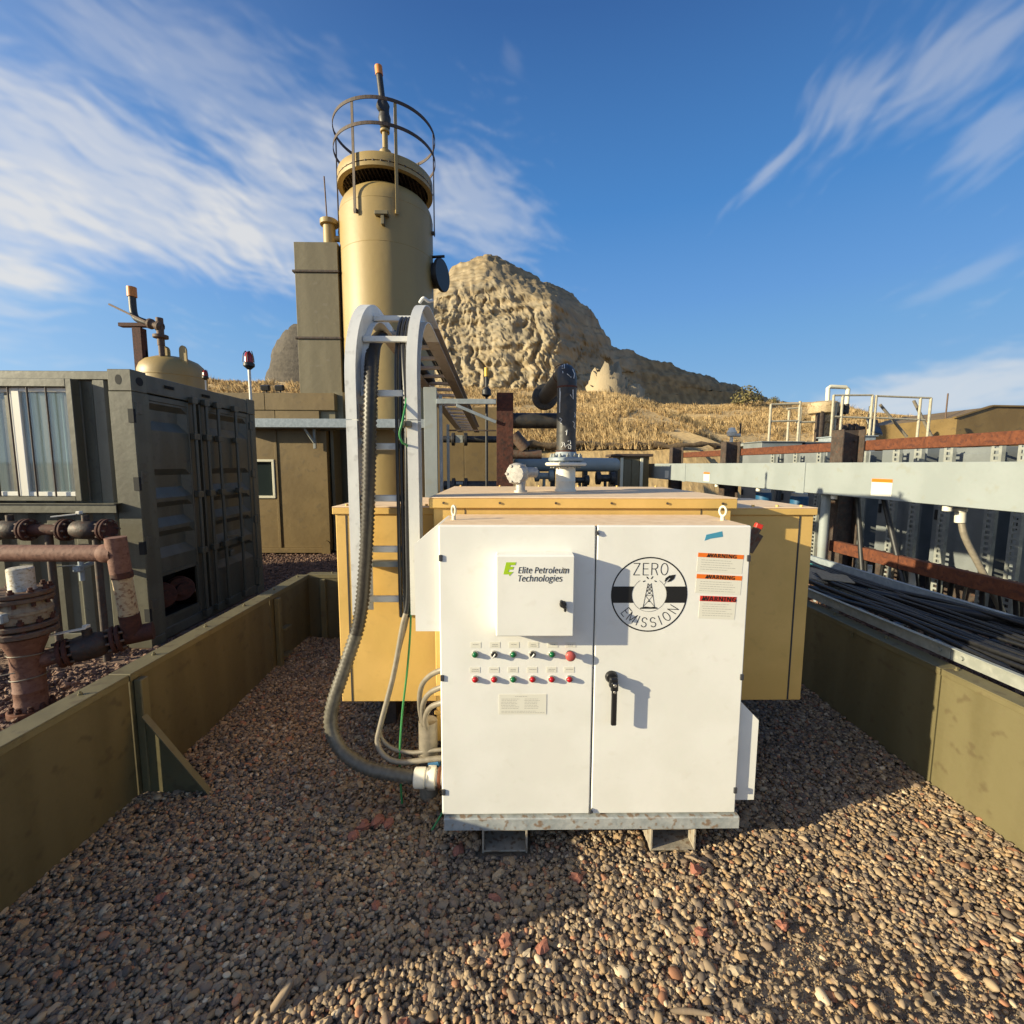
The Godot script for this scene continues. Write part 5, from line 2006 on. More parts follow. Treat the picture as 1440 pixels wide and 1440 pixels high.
func end_doors(t: Node3D, X: float, Z: float, zb: float) -> void:
	var cs: Material = mats["container_side"]
	boxes(t, "door_header", cs, [[X - .10, X - .004, .69, .865, zb + .19, Z - .19]], .006)
	boxes(t, "door_sill", cs, [[X - .10, X - .004, OUT + .02, -1.72, zb + .19, Z - .19]], .006)
	for z in [-4.93, -5.52]:
		for k in 4: boxes(t, "vent_slot", mats["dark"], [[X - .004, X + .012, .775 + k * .008, .779 + k * .008, z - .08, z + .05]])
	var grooves := [[-.98, -.70], [-.66, -.40], [-.36, -.06], [.33, .60]]
	var leaves := [[Z - .06, -5.31], [-5.42, zb + .10]]
	for k in 2:
		var d := Node3D.new()
		d.name = "end_door" if k == 0 else "end_door_001"
		var z0: float = leaves[k][0]
		var z1: float = leaves[k][1]
		var c0 := Vector3(X, 0, (z0 + z1) * .5)
		d.position = c0 - t.position
		t.add_child(d)
		var xf := X - .012
		var m := M.new(c0)
		var zi0 := z0 - .09
		var zi1 := z1 + .09
		if k == 0:
			door_leaf(m, xf - .01, zi0, zi1, -1.13, .66, grooves)
			var low := M.new(c0)
			door_leaf(low, xf - .01, zi0, zi1, -1.72, -1.63, [])
			part(d, "lower_sheet", low, cs)
		else: door_leaf(m, xf - .01, zi0, zi1, -1.72, .66, [[-1.30, -1.05], [-.98, -.70], [-.66, -.40], [-.36, -.06], [.33, .60]])
		part(d, "pressed_sheet", m, cs)
		var f := M.new(c0)
		f.bb(xf - .05, xf, -1.72, .68, z0 - .09, z0, .006)
		f.bb(xf - .05, xf, -1.72, .68, z1, z1 + .09, .006)
		f.bb(xf - .05, xf - .001, .62, .68, z1 + .09, z0 - .09, .006)
		part(d, "leaf_frame", f, cs)
		var gs := M.new(c0)
		gs.bb(xf - .03, xf + .004, -1.74, .69, z1 - .05, z1 - .012)
		part(d, "gasket", gs, mats["dark"])
		for y in [.52, -.14, -.78, -1.42]:
			var h := M.new(c0)
			var zz := z0 if k == 0 else z1
			var sg := 1.0 if k == 0 else -1.0
			h.bb(xf - .01, xf + .018, y - .05, y + .05, zz - .05 * sg, zz + .015 * sg, .004)
			h.cyl(Vector3(xf + .010, y - .065, zz + .022 * sg), Vector3(xf + .010, y + .065, zz + .022 * sg), .013, 8)
			part(d, "hinge", h, cs)
	# the four hinge slots read as dark notches on the post's edge
	for y in [.46, -.19, -.82, -1.50]:
		var s := mk(t)
		s.bb(X - .05, X + .0015, y - .075, y + .055, Z - .028, Z + .0015)
		part(t, "post_notch", s, mats["dark"])
	for k in 4:
		var z: float = [-5.27, -5.48, -5.70, -6.06][k]
		var r := mk(t)
		r.cyl(Vector3(X + .028, -1.76, z), Vector3(X + .028, .74, z), .019, 10)
		for y in [-1.74, -1.0, -.35, .3, .70]: r.bb(X - .006, X + .05, y - .035, y + .035, z - .045, z + .045, .005)
		part(t, "locking_bar", r, cs)
	var hl := mk(t)
	hl.bar(Vector3(X + .045, -.92, -5.70), Vector3(X + .055, -.93, -5.92), .014, .034, .003)
	part(t, "lock_handle", hl, cs)
	boxes(t, "lock_box", cs, [[X, X + .05, -1.18, -1.10, -5.84, -5.76]], .01)
	# cut-out with red-painted valves inside
	boxes(t, "opening_rim", cs, [[X - .03, X - .006, -1.165, -1.13, -5.19, -4.60], [X - .03, X - .006, -1.63, -1.60, -5.19, -4.60], [X - .03, X - .006, -1.60, -1.165, -4.60, -4.57], [X - .03, X - .006, -1.60, -1.165, -5.215, -5.19]])
	var box := mk(t)
	box.bb(X - .36, X - .35, -1.7, -1.1, -5.30, -4.55)
	box.bb(X - .35, X - .03, -1.69, -1.66, -5.30, -4.55)
	part(t, "valve_recess", box, mats["dark"])
	for z in [-4.76, -5.04]:
		var v := mk(t)
		v.disc(Vector3(X - .10, -1.40, z), Vector3(.75, 0, .65), .135, .03, 20)
		v.disc(Vector3(X - .16, -1.40, z - .05), Vector3(.75, 0, .65), .135, .03, 20)
		v.cyl(Vector3(X - .30, -1.40, z - .15), Vector3(X - .05, -1.40, z + .03), .065, 14)
		part(t, "inner_valve", v, mats["rust_dark"])


# ---------------------------------------------------------------- pipework left of the bay
func flanged(t: Node3D, c: Vector3, d: Vector3, r: float) -> void:
	d = d.normalized()
	var m := mk(t)
	var bolts_ := mk(t)
	m.disc(c - d * .016, d, r, .026, 24)
	m.disc(c + d * .016, d, r, .026, 24)
	bolts_.bolts(c, d, r * .80, 8, .011, .052)
	part(t, "flange", m, mats["rust_dark"])
	part(t, "flange_bolts", bolts_, mats["iron"])

func left_pipework() -> void:
	# rust-red header pipe with a post of pipe
	var t := thing("pipe_header", "rust-red horizontal pipe joined to an upright half-cream pipe in front of the container", "pipe", Vector3(-2.77, -1.3, -3.26))
	var m := mk(t)
	m.cyl(Vector3(-5.6, -.640, -3.24), Vector3(-2.86, -.640, -3.24), .060, 20)
	part(t, "horizontal_pipe", m, mats["rust_pipe"])
	var w := mk(t)
	w.lathe(Vector3(-2.88, -.640, -3.24), Vector3.RIGHT, [Vector2(.060, 0), Vector2(.065, .006), Vector2(.067, .05), Vector2(.066, .10)], 20)
	w.cyl(Vector3(-2.775, -.525, -3.24), Vector3(-2.765, -.785, -3.25), .064, 20)
	part(t, "tee", w, mats["rust_pipe"])
	var c := mk(t)
	c.cyl(Vector3(-2.765, -.785, -3.25), Vector3(-2.760, -1.10, -3.28), .059, 20)
	part(t, "cream_length", c, mats["rust_cream"])
	var e := mk(t)
	e.cyl(Vector3(-2.760, -.775, -3.25), Vector3(-2.760, -.82, -3.253), .065, 20)
	e.cyl(Vector3(-2.760, -1.10, -3.28), Vector3(-2.760, -1.27, -3.30), .063, 20)
	e.cyl(Vector3(-2.80, -1.27, -3.28), Vector3(-2.655, -1.255, -3.36), .064, 20)
	part(t, "foot_elbow", e, mats["rust_dark"])

	# flanged valve on the low run
	var a := Vector3(-3.21, -1.345, -3.02)
	var b := Vector3(-2.77, -1.268, -3.30)
	var d := (b - a).normalized()
	var v := thing("low_valve", "black-bodied flanged valve on the low rust pipe between the wellhead and the upright pipe", "valve", Vector3(-2.98, -1.45, -3.15))
	var vp := mk(v)
	vp.cyl(a, a.lerp(b, .25), .056, 16)
	part(v, "pipe_stub", vp, mats["rust_pipe"])
	flanged(v, a.lerp(b, .30), d, .098)
	flanged(v, a.lerp(b, .84), d, .100)
	var body := mk(v)
	body.lathe(a.lerp(b, .36), d, [Vector2(.06, 0), Vector2(.085, .02), Vector2(.092, .06), Vector2(.092, .15), Vector2(.08, .19), Vector2(.06, .21)], 24)
	body.cyl(a.lerp(b, .55), a.lerp(b, .55) + Vector3(0, .13, .01), .030, 12)
	part(v, "valve_body", body, mats["valve_dark"])
	var hd := mk(v)
	hd.bar(a.lerp(b, .55) + Vector3(0, .14, .01), a.lerp(b, .20) + Vector3(-.06, .145, .04), .035, .010, .002)
	hd.box(a.lerp(b, .55) + Vector3(0, .152, .01), Vector3(.035, .022, .035), .004)
	part(v, "lever", hd, mats["pvc"])

	# wellhead stack
	var x := -3.23
	var z := -3.0
	var h := thing("wellhead_stack", "rusty wellhead of stacked bolted flanges with a white pipe stub on top", "wellhead", Vector3(x, -1.70, z))
	var base := mk(h)
	base.disc(Vector3(x, -1.675, z), Vector3.UP, .125, .045, 24)
	part(h, "base_flange", base, mats["rust"])
	var bb := mk(h)
	for y in [-1.655, -1.115, -1.045, -.905, -.845]:
		for k in 10:
			var an: float = TAU * k / 10.0 + y
			var rr := .100 if y < -1.6 else .145
			var p := Vector3(x + cos(an) * rr, y, z + sin(an) * rr)
			bb.cyl(p + Vector3(0, -.030, 0), p + Vector3(0, .036, 0), .012, 6)
			bb.cyl(p + Vector3(0, .0, 0), p + Vector3(0, .020, 0), .019, 6)
	part(h, "stud_bolts", bb, mats["rust_dark"])
	var ri := mk(h)
	ri.lathe(Vector3(x, -1.655, z), Vector3.UP, [Vector2(.098, 0), Vector2(.084, .05), Vector2(.084, .12), Vector2(.088, .125), Vector2(.088, .13), Vector2(.084, .135), Vector2(.084, .38), Vector2(.088, .385), Vector2(.088, .395), Vector2(.092, .40), Vector2(.13, .50)], 24)
	part(h, "riser", ri, mats["rust_pipe"])
	var f1 := mk(h)
	f1.disc(Vector3(x, -1.120, z), Vector3.UP, .175, .040, 28)
	f1.disc(Vector3(x, -1.070, z), Vector3.UP, .172, .034, 28)
	part(h, "lower_flange", f1, mats["iron"])
	var bo := mk(h)
	bo.lathe(Vector3(x, -1.053, z), Vector3.UP, [Vector2(.13, 0), Vector2(.145, .01), Vector2(.15, .03), Vector2(.15, .06), Vector2(.156, .065), Vector2(.156, .085), Vector2(.15, .09), Vector2(.13, .13), Vector2(.125, .17)], 28)
	part(h, "spool_body", bo, mat("spool", L(.19, .15, .10), L(.27, .22, .15), "rust", .7, 0, 2.0, .3, L(.13, .055, .03, .8), .62))
	var f2 := mk(h)
	f2.disc(Vector3(x, -.892, z), Vector3.UP, .168, .030, 28)
	f2.disc(Vector3(x, -.855, z), Vector3.UP, .170, .032, 28)
	part(h, "upper_flange", f2, mats["iron"])
	var wp := mk(h)
	wp.lathe(Vector3(x + .02, -.84, z), Vector3.UP, [Vector2(.072, 0), Vector2(.067, .006), Vector2(.067, .145), Vector2(.060, .152), Vector2(0, .153)], 24)
	part(h, "white_stub", wp, mat("old_white", L(.42, .39, .32), L(.55, .51, .43), "rust", .6, .1, 3.0, .1, L(.25, .18, .10, .8), .62))
	var pl := mk(h)
	pl.disc(Vector3(x - .02, -.995, z + .165), Vector3(.1, 0, 1), .038, .05, 16)
	pl.box(Vector3(x + .04, -.985, z + .155), Vector3(.045, .06, .05), .008)
	part(h, "side_port", pl, mats["galv_blue"])
	var gw := mk(h)
	for k in 2:
		var loop := []
		for i in 21:
			var an := TAU * i / 20.0
			loop.append(Vector3(x + cos(an) * .092, -1.28 - k * .16 + sin(an + k) * .012, z + sin(an) * .092))
		gw.tube(loop, .004, 6, false)
	gw.tube(spline([Vector3(x - .25, -1.18, z + .12), Vector3(x - .14, -1.36, z + .16), Vector3(x + .02, -1.37, z + .10)], 8), .004, 6)
	part(h, "tie_wire", gw, mats["conduit"])

	# upper valve train along the container wall
	var u := thing("valve_train", "rust-brown and black flanged valves in a row along the container wall under its window", "valve", Vector3(-4.2, OUT, -4.1))
	var y := -.60
	var zz := -4.12
	var pm := mk(u)
	pm.cyl(Vector3(-6.0, y, zz), Vector3(-3.62, y, zz), .050, 16)
	part(u, "header", pm, mats["rust_dark"])
	for xx in [-5.05, -4.80, -4.60, -4.30, -3.96, -3.60]: flanged(u, Vector3(xx, y, zz), Vector3.RIGHT, .100)
	for q in [-4.93, -4.45, -3.78]:
		var vb2 := mk(u)
		vb2.lathe(Vector3(q - .12, y, zz), Vector3.RIGHT, [Vector2(.055, 0), Vector2(.082, .03), Vector2(.085, .12), Vector2(.082, .21), Vector2(.055, .24)], 20)
		vb2.cyl(Vector3(q, y + .06, zz), Vector3(q, y + .135, zz), .028, 10)
		part(u, "valve_body", vb2, mats["valve_dark"] if q > -4.9 else mats["rust_dark"])
	var lv := mk(u)
	lv.bar(Vector3(-3.84, y + .145, zz + .01), Vector3(-4.02, y + .125, zz + .06), .03, .012, .002)
	lv.box(Vector3(-3.83, y + .155, zz), Vector3(.04, .03, .04), .006)
	part(u, "lever", lv, mats["pvc"])
	var wh := mk(u)
	var loop := []
	for i in 25: loop.append(Vector3(-4.93 + cos(TAU * i / 24.0) * .14, y + .15, zz + sin(TAU * i / 24.0) * .14))
	wh.tube(loop, .012, 8, false)
	for k in 3: wh.bar(Vector3(-4.93, y + .15, zz), Vector3(-4.93 + cos(TAU * k / 3.0) * .14, y + .15, zz + sin(TAU * k / 3.0) * .14), .018, .012)
	part(u, "handwheel", wh, mats["valve_dark"])
	for xx in [-5.2, -4.12, -3.70]:
		var s := mk(u)
		s.cyl(Vector3(xx, OUT, zz), Vector3(xx, y - .04, zz), .030, 10)
		part(u, "support_leg", s, mats["steel_dark"])

	var g := thing("small_valve", "small grey valve with a thin lever on the container wall below the valve train", "valve", Vector3(-3.98, -.98, -4.25))
	var g1 := mk(g)
	g1.cyl(Vector3(-3.98, -.90, -4.25), Vector3(-3.98, -1.10, -4.25), .022, 10)
	g1.cyl(Vector3(-4.02, -.96, -4.47), Vector3(-3.98, -.98, -4.20), .024, 10)
	g1.box(Vector3(-3.98, -.98, -4.22), Vector3(.07, .06, .06), .01)
	part(g, "valve_body", g1, mats["galv_blue"])
	var g2 := mk(g)
	g2.bar(Vector3(-3.98, -.94, -4.19), Vector3(-4.17, -.95, -4.15), .02, .008, .002)
	part(g, "lever", g2, mats["galv"])


# ---------------------------------------------------------------- buildings, tank, beacons behind
func far_buildings() -> void:
	var t := thing("tan_building", "tan steel-clad building with a cream-framed window behind the container's far end", "building", Vector3(-5.0, OUT, -9.6))
	var z := -9.30
	# wall cladding in sheets with proud seams
	var sheets := [[-7.4, -6.2], [-6.2, -4.62], [-4.62, -3.60]]
	for s in sheets:
		var m := mk(t)
		if s[0] == -6.2:
			m.bb(s[0] + .004, -5.52, -1.72, .66, z - .06, z, .004)
			m.bb(-5.52, s[1] - .004, .085, .66, z - .06, z, .004)
			m.bb(-5.52, s[1] - .004, -1.72, -.70, z - .06, z, .004)
			m.bb(-4.66, s[1] - .004, -.70, .085, z - .06, z, .002)
		else: m.bb(s[0] + .004, s[1] - .004, -1.72, .66, z - .06, z, .004)
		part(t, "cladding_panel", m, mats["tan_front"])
	for x in [-6.2, -4.62]:
		var m := mk(t)
		m.bb(x - .025, x + .025, -1.72, .66, z, z + .018, .004)
		part(t, "seam_strip", m, mats["tan_front"])
	var body := mk(t)
	body.bb(-7.4, -3.60, -1.80, 1.36, -12.0, z - .06)
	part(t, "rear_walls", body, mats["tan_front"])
	for s in [[-7.4, -4.78], [-4.78, -3.40]]:
		var m := mk(t)
		m.bb(s[0] + .004, s[1] - .004, 1.06, 1.395, z - .7, z + .03, .006)
		part(t, "parapet_panel", m, mats["tan_front"])
	for s in [[-7.4, -4.60], [-4.60, -3.72]]:
		var m := mk(t)
		m.bb(s[0] + .004, s[1] - .004, .66, 1.06, z - .06, z + .01, .006)
		part(t, "upper_panel", m, mats["tan_front"])
	var sk := mk(t)
	sk.bb(-7.4, -3.62, -1.82, -1.72, z - .06, z + .05, .006)
	part(t, "base_rail", sk, mats["tan_front"])
	var lug := mk(t)
	var lp := []
	for k in 9: lp.append(Vector2(-3.66 + cos(PI * k / 8.0) * .085, -1.64 + sin(PI * k / 8.0) * .085))
	lp.append(Vector2(-3.745, -1.84)); lp.append(Vector2(-3.575, -1.84))
	lug.extr(lp, z + .05, z + .10)
	part(t, "lifting_lug", lug, mats["tan_front"])
	var w := Node3D.new()
	w.name = "window"
	w.position = Vector3(-5.1, -.3, z) - t.position
	t.add_child(w)
	var f := M.new(Vector3(-5.1, -.3, z))
	f.bb(-5.56, -4.66, .035, .085, z - .05, z + .03, .006)
	f.bb(-5.56, -4.66, -.70, -.65, z - .05, z + .03, .006)
	f.bb(-4.71, -4.66, -.65, .035, z - .05, z + .03, .006)
	f.bb(-5.56, -5.51, -.65, .035, z - .05, z + .03, .006)
	part(w, "frame", f, mats["cream"])
	var pn := M.new(Vector3(-5.1, -.3, z))
	pn.bb(-5.51, -4.71, -.65, .035, z - .045, z - .04)
	part(w, "pane", pn, plain("dark_glass", L(.02, .028, .028), .08))
	var side := mk(t)
	side.bb(-3.60, -2.75, -1.8, .75, -11.0, -10.0)
	side.bb(-3.56, -3.50, -1.8, 1.0, z - .5, z - .1)
	part(t, "recess_wall", side, mats["duct"])
	var dr := mk(t)
	dr.bb(-3.72, -3.43, .66, 1.05, z - .2, z - .05)
	part(t, "corner_box", dr, mats["duct"])
	boxes(t, "roof_box", mats["duct"], [[-3.50, -3.30, .9, 1.45, -9.6, -9.45]])

	# galvanized tray that runs in front of it
	var a := thing("wireway", "pale galvanized wireway running across in front of the tan building to the cable ladder", "wireway", Vector3(-3.0, .7, -9.0))
	var am := mk(a)
	am.bb(-5.6, -1.10, .700, .868, -9.02, -8.98, .004)
	am.bb(-5.6, -1.10, .700, .712, -9.45, -9.02)
	am.bb(-5.6, -1.10, .856, .868, -9.45, -9.02)
	part(a, "trough", am, mats["galv_blue"])
	for x in [-3.95, -2.2]:
		var m := mk(a)
		m.bar(Vector3(x, .69, -9.1), Vector3(x + .14, .42, -9.2), .04, .04, .004)
		m.bb(x + .12, x + .17, .30, .69, -9.25, -9.2, .004)
		part(a, "bracket", m, mats["galv"])
	var lampb := thing("white_lamp", "small round white fitting hanging at the right end of the far wireway", "lamp", Vector3(-1.05, .70, -9.0))
	var lm := mk(lampb)
	lm.lathe(Vector3(-1.02, .62, -9.0), Vector3.UP, [Vector2(0, 0), Vector2(.07, .02), Vector2(.10, .08), Vector2(.07, .14), Vector2(0, .16)], 14)
	lm.cyl(Vector3(-1.02, .78, -9.0), Vector3(-1.02, .86, -9.0), .02, 8)
	part(lampb, "globe", lm, mats["pvc"])

	# second tan wall right of the ladder with two black pipes on it
	var o := thing("olive_shed", "olive-tan steel shed seen between the cable ladder and the rusty post", "building", Vector3(-.7, OUT, -8.6))
	for s in [[-1.40, -.72], [-.72, .02]]:
		var m := mk(o)
		m.bb(s[0] + .004, s[1] - .004, -1.8, .98, -8.05, -8.0, .004)
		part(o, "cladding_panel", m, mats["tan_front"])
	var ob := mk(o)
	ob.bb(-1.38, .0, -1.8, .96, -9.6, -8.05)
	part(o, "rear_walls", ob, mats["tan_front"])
	for k in 2:
		var y: float = [.40, -.34][k]
		var p := thing("shed_pipe", ["upper black pipe with two couplings across the olive shed", "lower black pipe with two couplings, just above the yellow roof"][k], "pipe", Vector3(-.5, y, -7.4), "black pipes on the olive shed")
		var m := mk(p)
		m.cyl(Vector3(-1.0, y, -7.4), Vector3(.0, y, -7.4), .055 if k == 0 else .075, 14)
		part(p, "pipe_body", m, mats["black_pipe"])
		for x in [-.84, -.64]:
			var c := mk(p)
			c.disc(Vector3(x, y, -7.4), Vector3.RIGHT, .105 if k == 0 else .12, .05, 16)
			part(p, "coupling", c, mats["black_pipe"])
		var s := mk(p)
		s.bb(-.80, -.68, y - .06, y + .06, -7.35, -7.33, .004)
		part(p, "pipe_label", s, mats["galv"])

	# tank behind the container
	var k := thing("domed_tank", "tan tank with a domed top and lifting lugs showing above the container roof", "tank", Vector3(-8.82, OUT, -12.5))
	var km := mk(k)
	km.lathe(Vector3(-8.82, OUT, -12.5), Vector3.UP, [Vector2(.765, 0), Vector2(.765, 4.16), Vector2(.755, 4.26), Vector2(.70, 4.40), Vector2(.59, 4.51), Vector2(.38, 4.60), Vector2(.18, 4.63), Vector2(0, 4.635)], 40, .8)
	km.lathe(Vector3(-8.82, OUT + 4.08, -12.5), Vector3.UP, [Vector2(.764, 0), Vector2(.772, .01), Vector2(.772, .03), Vector2(.764, .04)], 40, .2)
	part(k, "shell", km, mats["tan"])
	for q in [[-9.31, .21], [-8.72, .18], [-8.29, .24]]:
		var m := mk(k)
		var lp2 := []
		for i in 9: lp2.append(Vector2(q[0] + cos(PI * i / 8.0) * .09, 2.79 + q[1] * .4 + sin(PI * i / 8.0) * .12))
		lp2.append(Vector2(q[0] - .09, 2.40)); lp2.append(Vector2(q[0] + .09, 2.40))
		m.extr(lp2, -12.2, -12.15)
		part(k, "lifting_lug", m, mats["tan"])

	# relief pipe on a brown post left of the tank
	var r := thing("relief_stack", "relief pipe with orange cap bending up from a valve beside the brown post", "pipe", Vector3(-9.26, OUT, -12.2))
	var post := mk(r)
	post.bb(-9.44, -9.22, OUT, 3.41, -12.23, -12.03, .004)
	post.bb(-9.79, -8.97, 3.44, 3.53, -12.2, -12.05, .004)
	part(r, "brown_post", post, mats["rust_dark"])
	var bend := spline([Vector3(-9.441, 4.309, -12.132), Vector3(-9.441, 3.853, -12.132), Vector3(-9.382, 3.676, -12.118), Vector3(-9.235, 3.588, -12.103), Vector3(-8.853, 3.471, -12.059)], 8)
	var bp := mk(r)
	bp.tube(bend, .081, 14)
	part(r, "bent_pipe", bp, mats["black_pipe"])
	var cp := mk(r)
	cp.cyl(Vector3(-9.441, 4.176, -12.132), Vector3(-9.441, 4.412, -12.132), .106, 14)
	part(r, "cap", cp, mats["cap_orange"])
	var vv := mk(r)
	vv.lathe(Vector3(-9.059, 3.529, -12.088), Vector3(.26, -.08, .03), [Vector2(.074, 0), Vector2(.13, .044), Vector2(.13, .10), Vector2(.09, .13), Vector2(.09, .235), Vector2(.13, .28), Vector2(.13, .35), Vector2(.074, .40)], 14)
	vv.cyl(Vector3(-8.750, 2.971, -12.059), Vector3(-8.750, 3.647, -12.059), .081, 12)
	vv.disc(Vector3(-8.750, 3.191, -12.059), Vector3.UP, .17, .075, 16)
	vv.cyl(Vector3(-8.750, 2.574, -12.059), Vector3(-8.750, 3.015, -12.059), .066, 12)
	vv.bar(Vector3(-9.971, 3.971, -12.059), Vector3(-9.044, 3.529, -11.985), .044, .044)
	part(r, "relief_valve", vv, mats["iron"])

	for q in [[-3.66, -6.72, .88, 1.34, .062, "red beacon lamp on a white pole at the container's far corner"], [-7.72, -12.1, 1.3, 2.14, .095, "small red beacon behind the domed tank's right edge"]]:
		var b := thing("beacon", q[5], "beacon", Vector3(q[0], q[2], q[1]), "red beacons")
		var p := mk(b)
		p.cyl(Vector3(q[0], OUT, q[1]), Vector3(q[0], q[3], q[1]), .020, 10)
		part(b, "pole", p, mats["pvc"])
		var hb := mk(b)
		hb.lathe(Vector3(q[0], q[3] - .01, q[1]), Vector3.UP, [Vector2(.02, 0), Vector2(.075, .05), Vector2(.075, .09), Vector2(.06, .10)], 16)
		for i in 5:
			var an := TAU * i / 5.0
			var gd := []
			for k2 in 7: gd.append(Vector3(q[0] + cos(an) * .075 * sin(PI * (.42 + .58 * (1.0 - k2 / 6.0)) * .5 + 0.0), q[3] + .09 + .16 * k2 / 6.0, q[1] + sin(an) * .075 * cos(PI * .5 * pow(k2 / 6.0, 3.0))))
			hb.tube(gd, .006, 5)
		part(b, "cage", hb, mats["black"])
		var ln := mk(b)
		ln.lathe(Vector3(q[0], q[3] + .085, q[1]), Vector3.UP, [Vector2(.058, 0), Vector2(.058, .08), Vector2(.045, .13), Vector2(.02, .155), Vector2(0, .16)], 16)
		part(b, "lens", ln, mats["beacon_red"])
	for q in [[-4.78, "left"], [-4.50, "right"]]:
		var fl := thing("floodlight", "small black floodlight on the tan building's roof edge, the %s of two" % q[1], "floodlight", Vector3(q[0], 1.40, -9.35), "floodlights on the tan building")
		var fm := mk(fl)
		fm.box(Vector3(q[0], 1.50, -9.33), Vector3(.17, .11, .09), .015, Basis(Vector3.RIGHT, .3))
		part(fl, "lamp_head", fm, mats["black"])
		var fs := mk(fl)
		fs.cyl(Vector3(q[0], 1.39, -9.36), Vector3(q[0], 1.46, -9.36), .015, 8)
		fs.box(Vector3(q[0], 1.40, -9.36), Vector3(.12, .012, .10), .002)
		part(fl, "stand", fs, mats["black"])


func tower() -> void:
	var c := Vector3(-2.58, 0, -10.5)
	var R := .975
	var t := thing("process_tower", "tall tan cylindrical vessel with a flanged head and black hoop railing, above the cable ladder", "tower", Vector3(c.x, OUT, c.z))
	var m := mk(t)
	m.lathe(Vector3(c.x, OUT, c.z), Vector3.UP, [Vector2(R, 0), Vector2(R, 7.07), Vector2(R - .008, 7.15), Vector2(R - .030, 7.23), Vector2(R - .075, 7.32), Vector2(R - .14, 7.40), Vector2(R - .23, 7.465), Vector2(R - .36, 7.52), Vector2(R - .55, 7.555), Vector2(.2, 7.57)], 72, .8)
	part(t, "shell", m, mats["tan"])
	for y in [6.24, 7.06]:
		var wb := mk(t)
		wb.lathe(Vector3(c.x, OUT + y, c.z), Vector3.UP, [Vector2(R - .002, 0), Vector2(R + .004, .006), Vector2(R + .004, .014), Vector2(R - .002, .020)], 72, .2)
		part(t, "weld_seam", wb, mats["tan"])
	# head flange ring: deep band over a thinner one
	var y0 := 5.78
	var RF := .985
	var f := mk(t)
	f.lathe(Vector3(c.x, y0, c.z), Vector3.UP, [Vector2(RF - .10, .0), Vector2(RF, .0), Vector2(RF, .075), Vector2(RF - .012, .08)], 72, .6)
	f.lathe(Vector3(c.x, y0 + .092, c.z), Vector3.UP, [Vector2(RF - .012, .0), Vector2(RF, .004), Vector2(RF, .155), Vector2(RF - .01, .165), Vector2(.2, .167)], 72, .6)
	f.lathe(Vector3(c.x, y0, c.z), Vector3.UP, [Vector2(RF - .10, .0), Vector2(RF - .10, .25)], 48, .6)
	part(t, "head_flange", f, mats["tan"])
	var gk := mk(t)
	for k in 40:
		var a := TAU * k / 40.0
		gk.cyl(Vector3(c.x + cos(a) * (RF - .02), y0 + .072, c.z + sin(a) * (RF - .02)), Vector3(c.x + cos(a) * (RF - .02), y0 + .10, c.z + sin(a) * (RF - .02)), .03, 6)
	part(t, "flange_bolts", gk, mats["steel_dark"])
	# grating and fins under the flange
	var gr := mk(t)
	# bearing bars one way, cross rods the other, clipped to the round
	for k in 23:
		var x := -.88 + k * .08
		var l := sqrt(maxf(.88 * .88 - x * x, .0004))
		gr.bar(c + Vector3(x, 5.86, -l), c + Vector3(x, 5.86, l), .012, .07)
	for k in 12:
		var q := -.86 + k * .156
		var l := sqrt(maxf(.88 * .88 - q * q, .0004))
		gr.bar(c + Vector3(-l, 5.89, q), c + Vector3(l, 5.89, q), .03, .012)
	gr.cyl(c + Vector3(0, 5.915, 0), c + Vector3(0, 5.92, 0), .89, 40)
	part(t, "grating_ribs", gr, mats["steel_dark"])
	# hoop railing on six legs bolted to the shell
	var RH := 1.045
	for y in [6.94, 6.49]:
		var h := mk(t)
		var loop := []
		for i in 65: loop.append(Vector3(c.x + cos(TAU * i / 64.0) * RH, y, c.z + sin(TAU * i / 64.0) * RH))
		for i in 64: h.bar(loop[i], loop[i + 1], .014, .062)
		part(t, "hoop", h, mats["steel_dark"])
	for a in [112.0, 65.0, 4.0, 178.0, 250.0, 300.0]:
		var l := mk(t)
		var d := Vector3(cos(deg_to_rad(a)), 0, sin(deg_to_rad(a)))
		l.bar(c + d * (RH - .012) + Vector3(0, 4.90, 0), c + d * (RH - .012) + Vector3(0, 6.96, 0), .060, .014, .002, d)
		l.bar(c + d * (R - .02) + Vector3(0, 4.96, 0), c + d * RH + Vector3(0, 4.96, 0), .06, .06)
		part(t, "railing_leg", l, mats["steel_dark"] if a != 65.0 else mats["tan"])
	# relief pipe on the head
	var p := mk(t)
	p.cyl(Vector3(-2.58, 6.03, -10.5), Vector3(-2.58, 7.06, -10.5), .060, 12)
	p.disc(Vector3(-2.58, 6.58, -10.5), Vector3.UP, .125, .10, 16)
	p.disc(Vector3(-2.58, 7.03, -10.5), Vector3.UP, .10, .05, 16)
	part(t, "nozzle", p, mats["tan"])
	var v := mk(t)
	v.lathe(Vector3(-2.57, 7.07, -10.5), Vector3(-.05, 1, 0), [Vector2(.06, 0), Vector2(.10, .03), Vector2(.12, .12), Vector2(.13, .22), Vector2(.105, .32), Vector2(.11, .40), Vector2(.125, .46), Vector2(.08, .55), Vector2(.05, .60)], 14)
	v.disc(Vector3(-2.60, 7.48, -10.45), Vector3(.6, .2, 1), .13, .10, 14)
	part(t, "relief_valve", v, mats["black_pipe"])
	var sp := mk(t)
	sp.cyl(Vector3(-2.615, 7.60, -10.5), Vector3(-2.672, 8.14, -10.5), .066, 14)
	part(t, "riser_pipe", sp, mats["black_pipe"])
	var cap := mk(t)
	cap.cyl(Vector3(-2.670, 8.12, -10.5), Vector3(-2.684, 8.29, -10.5), .078, 14)
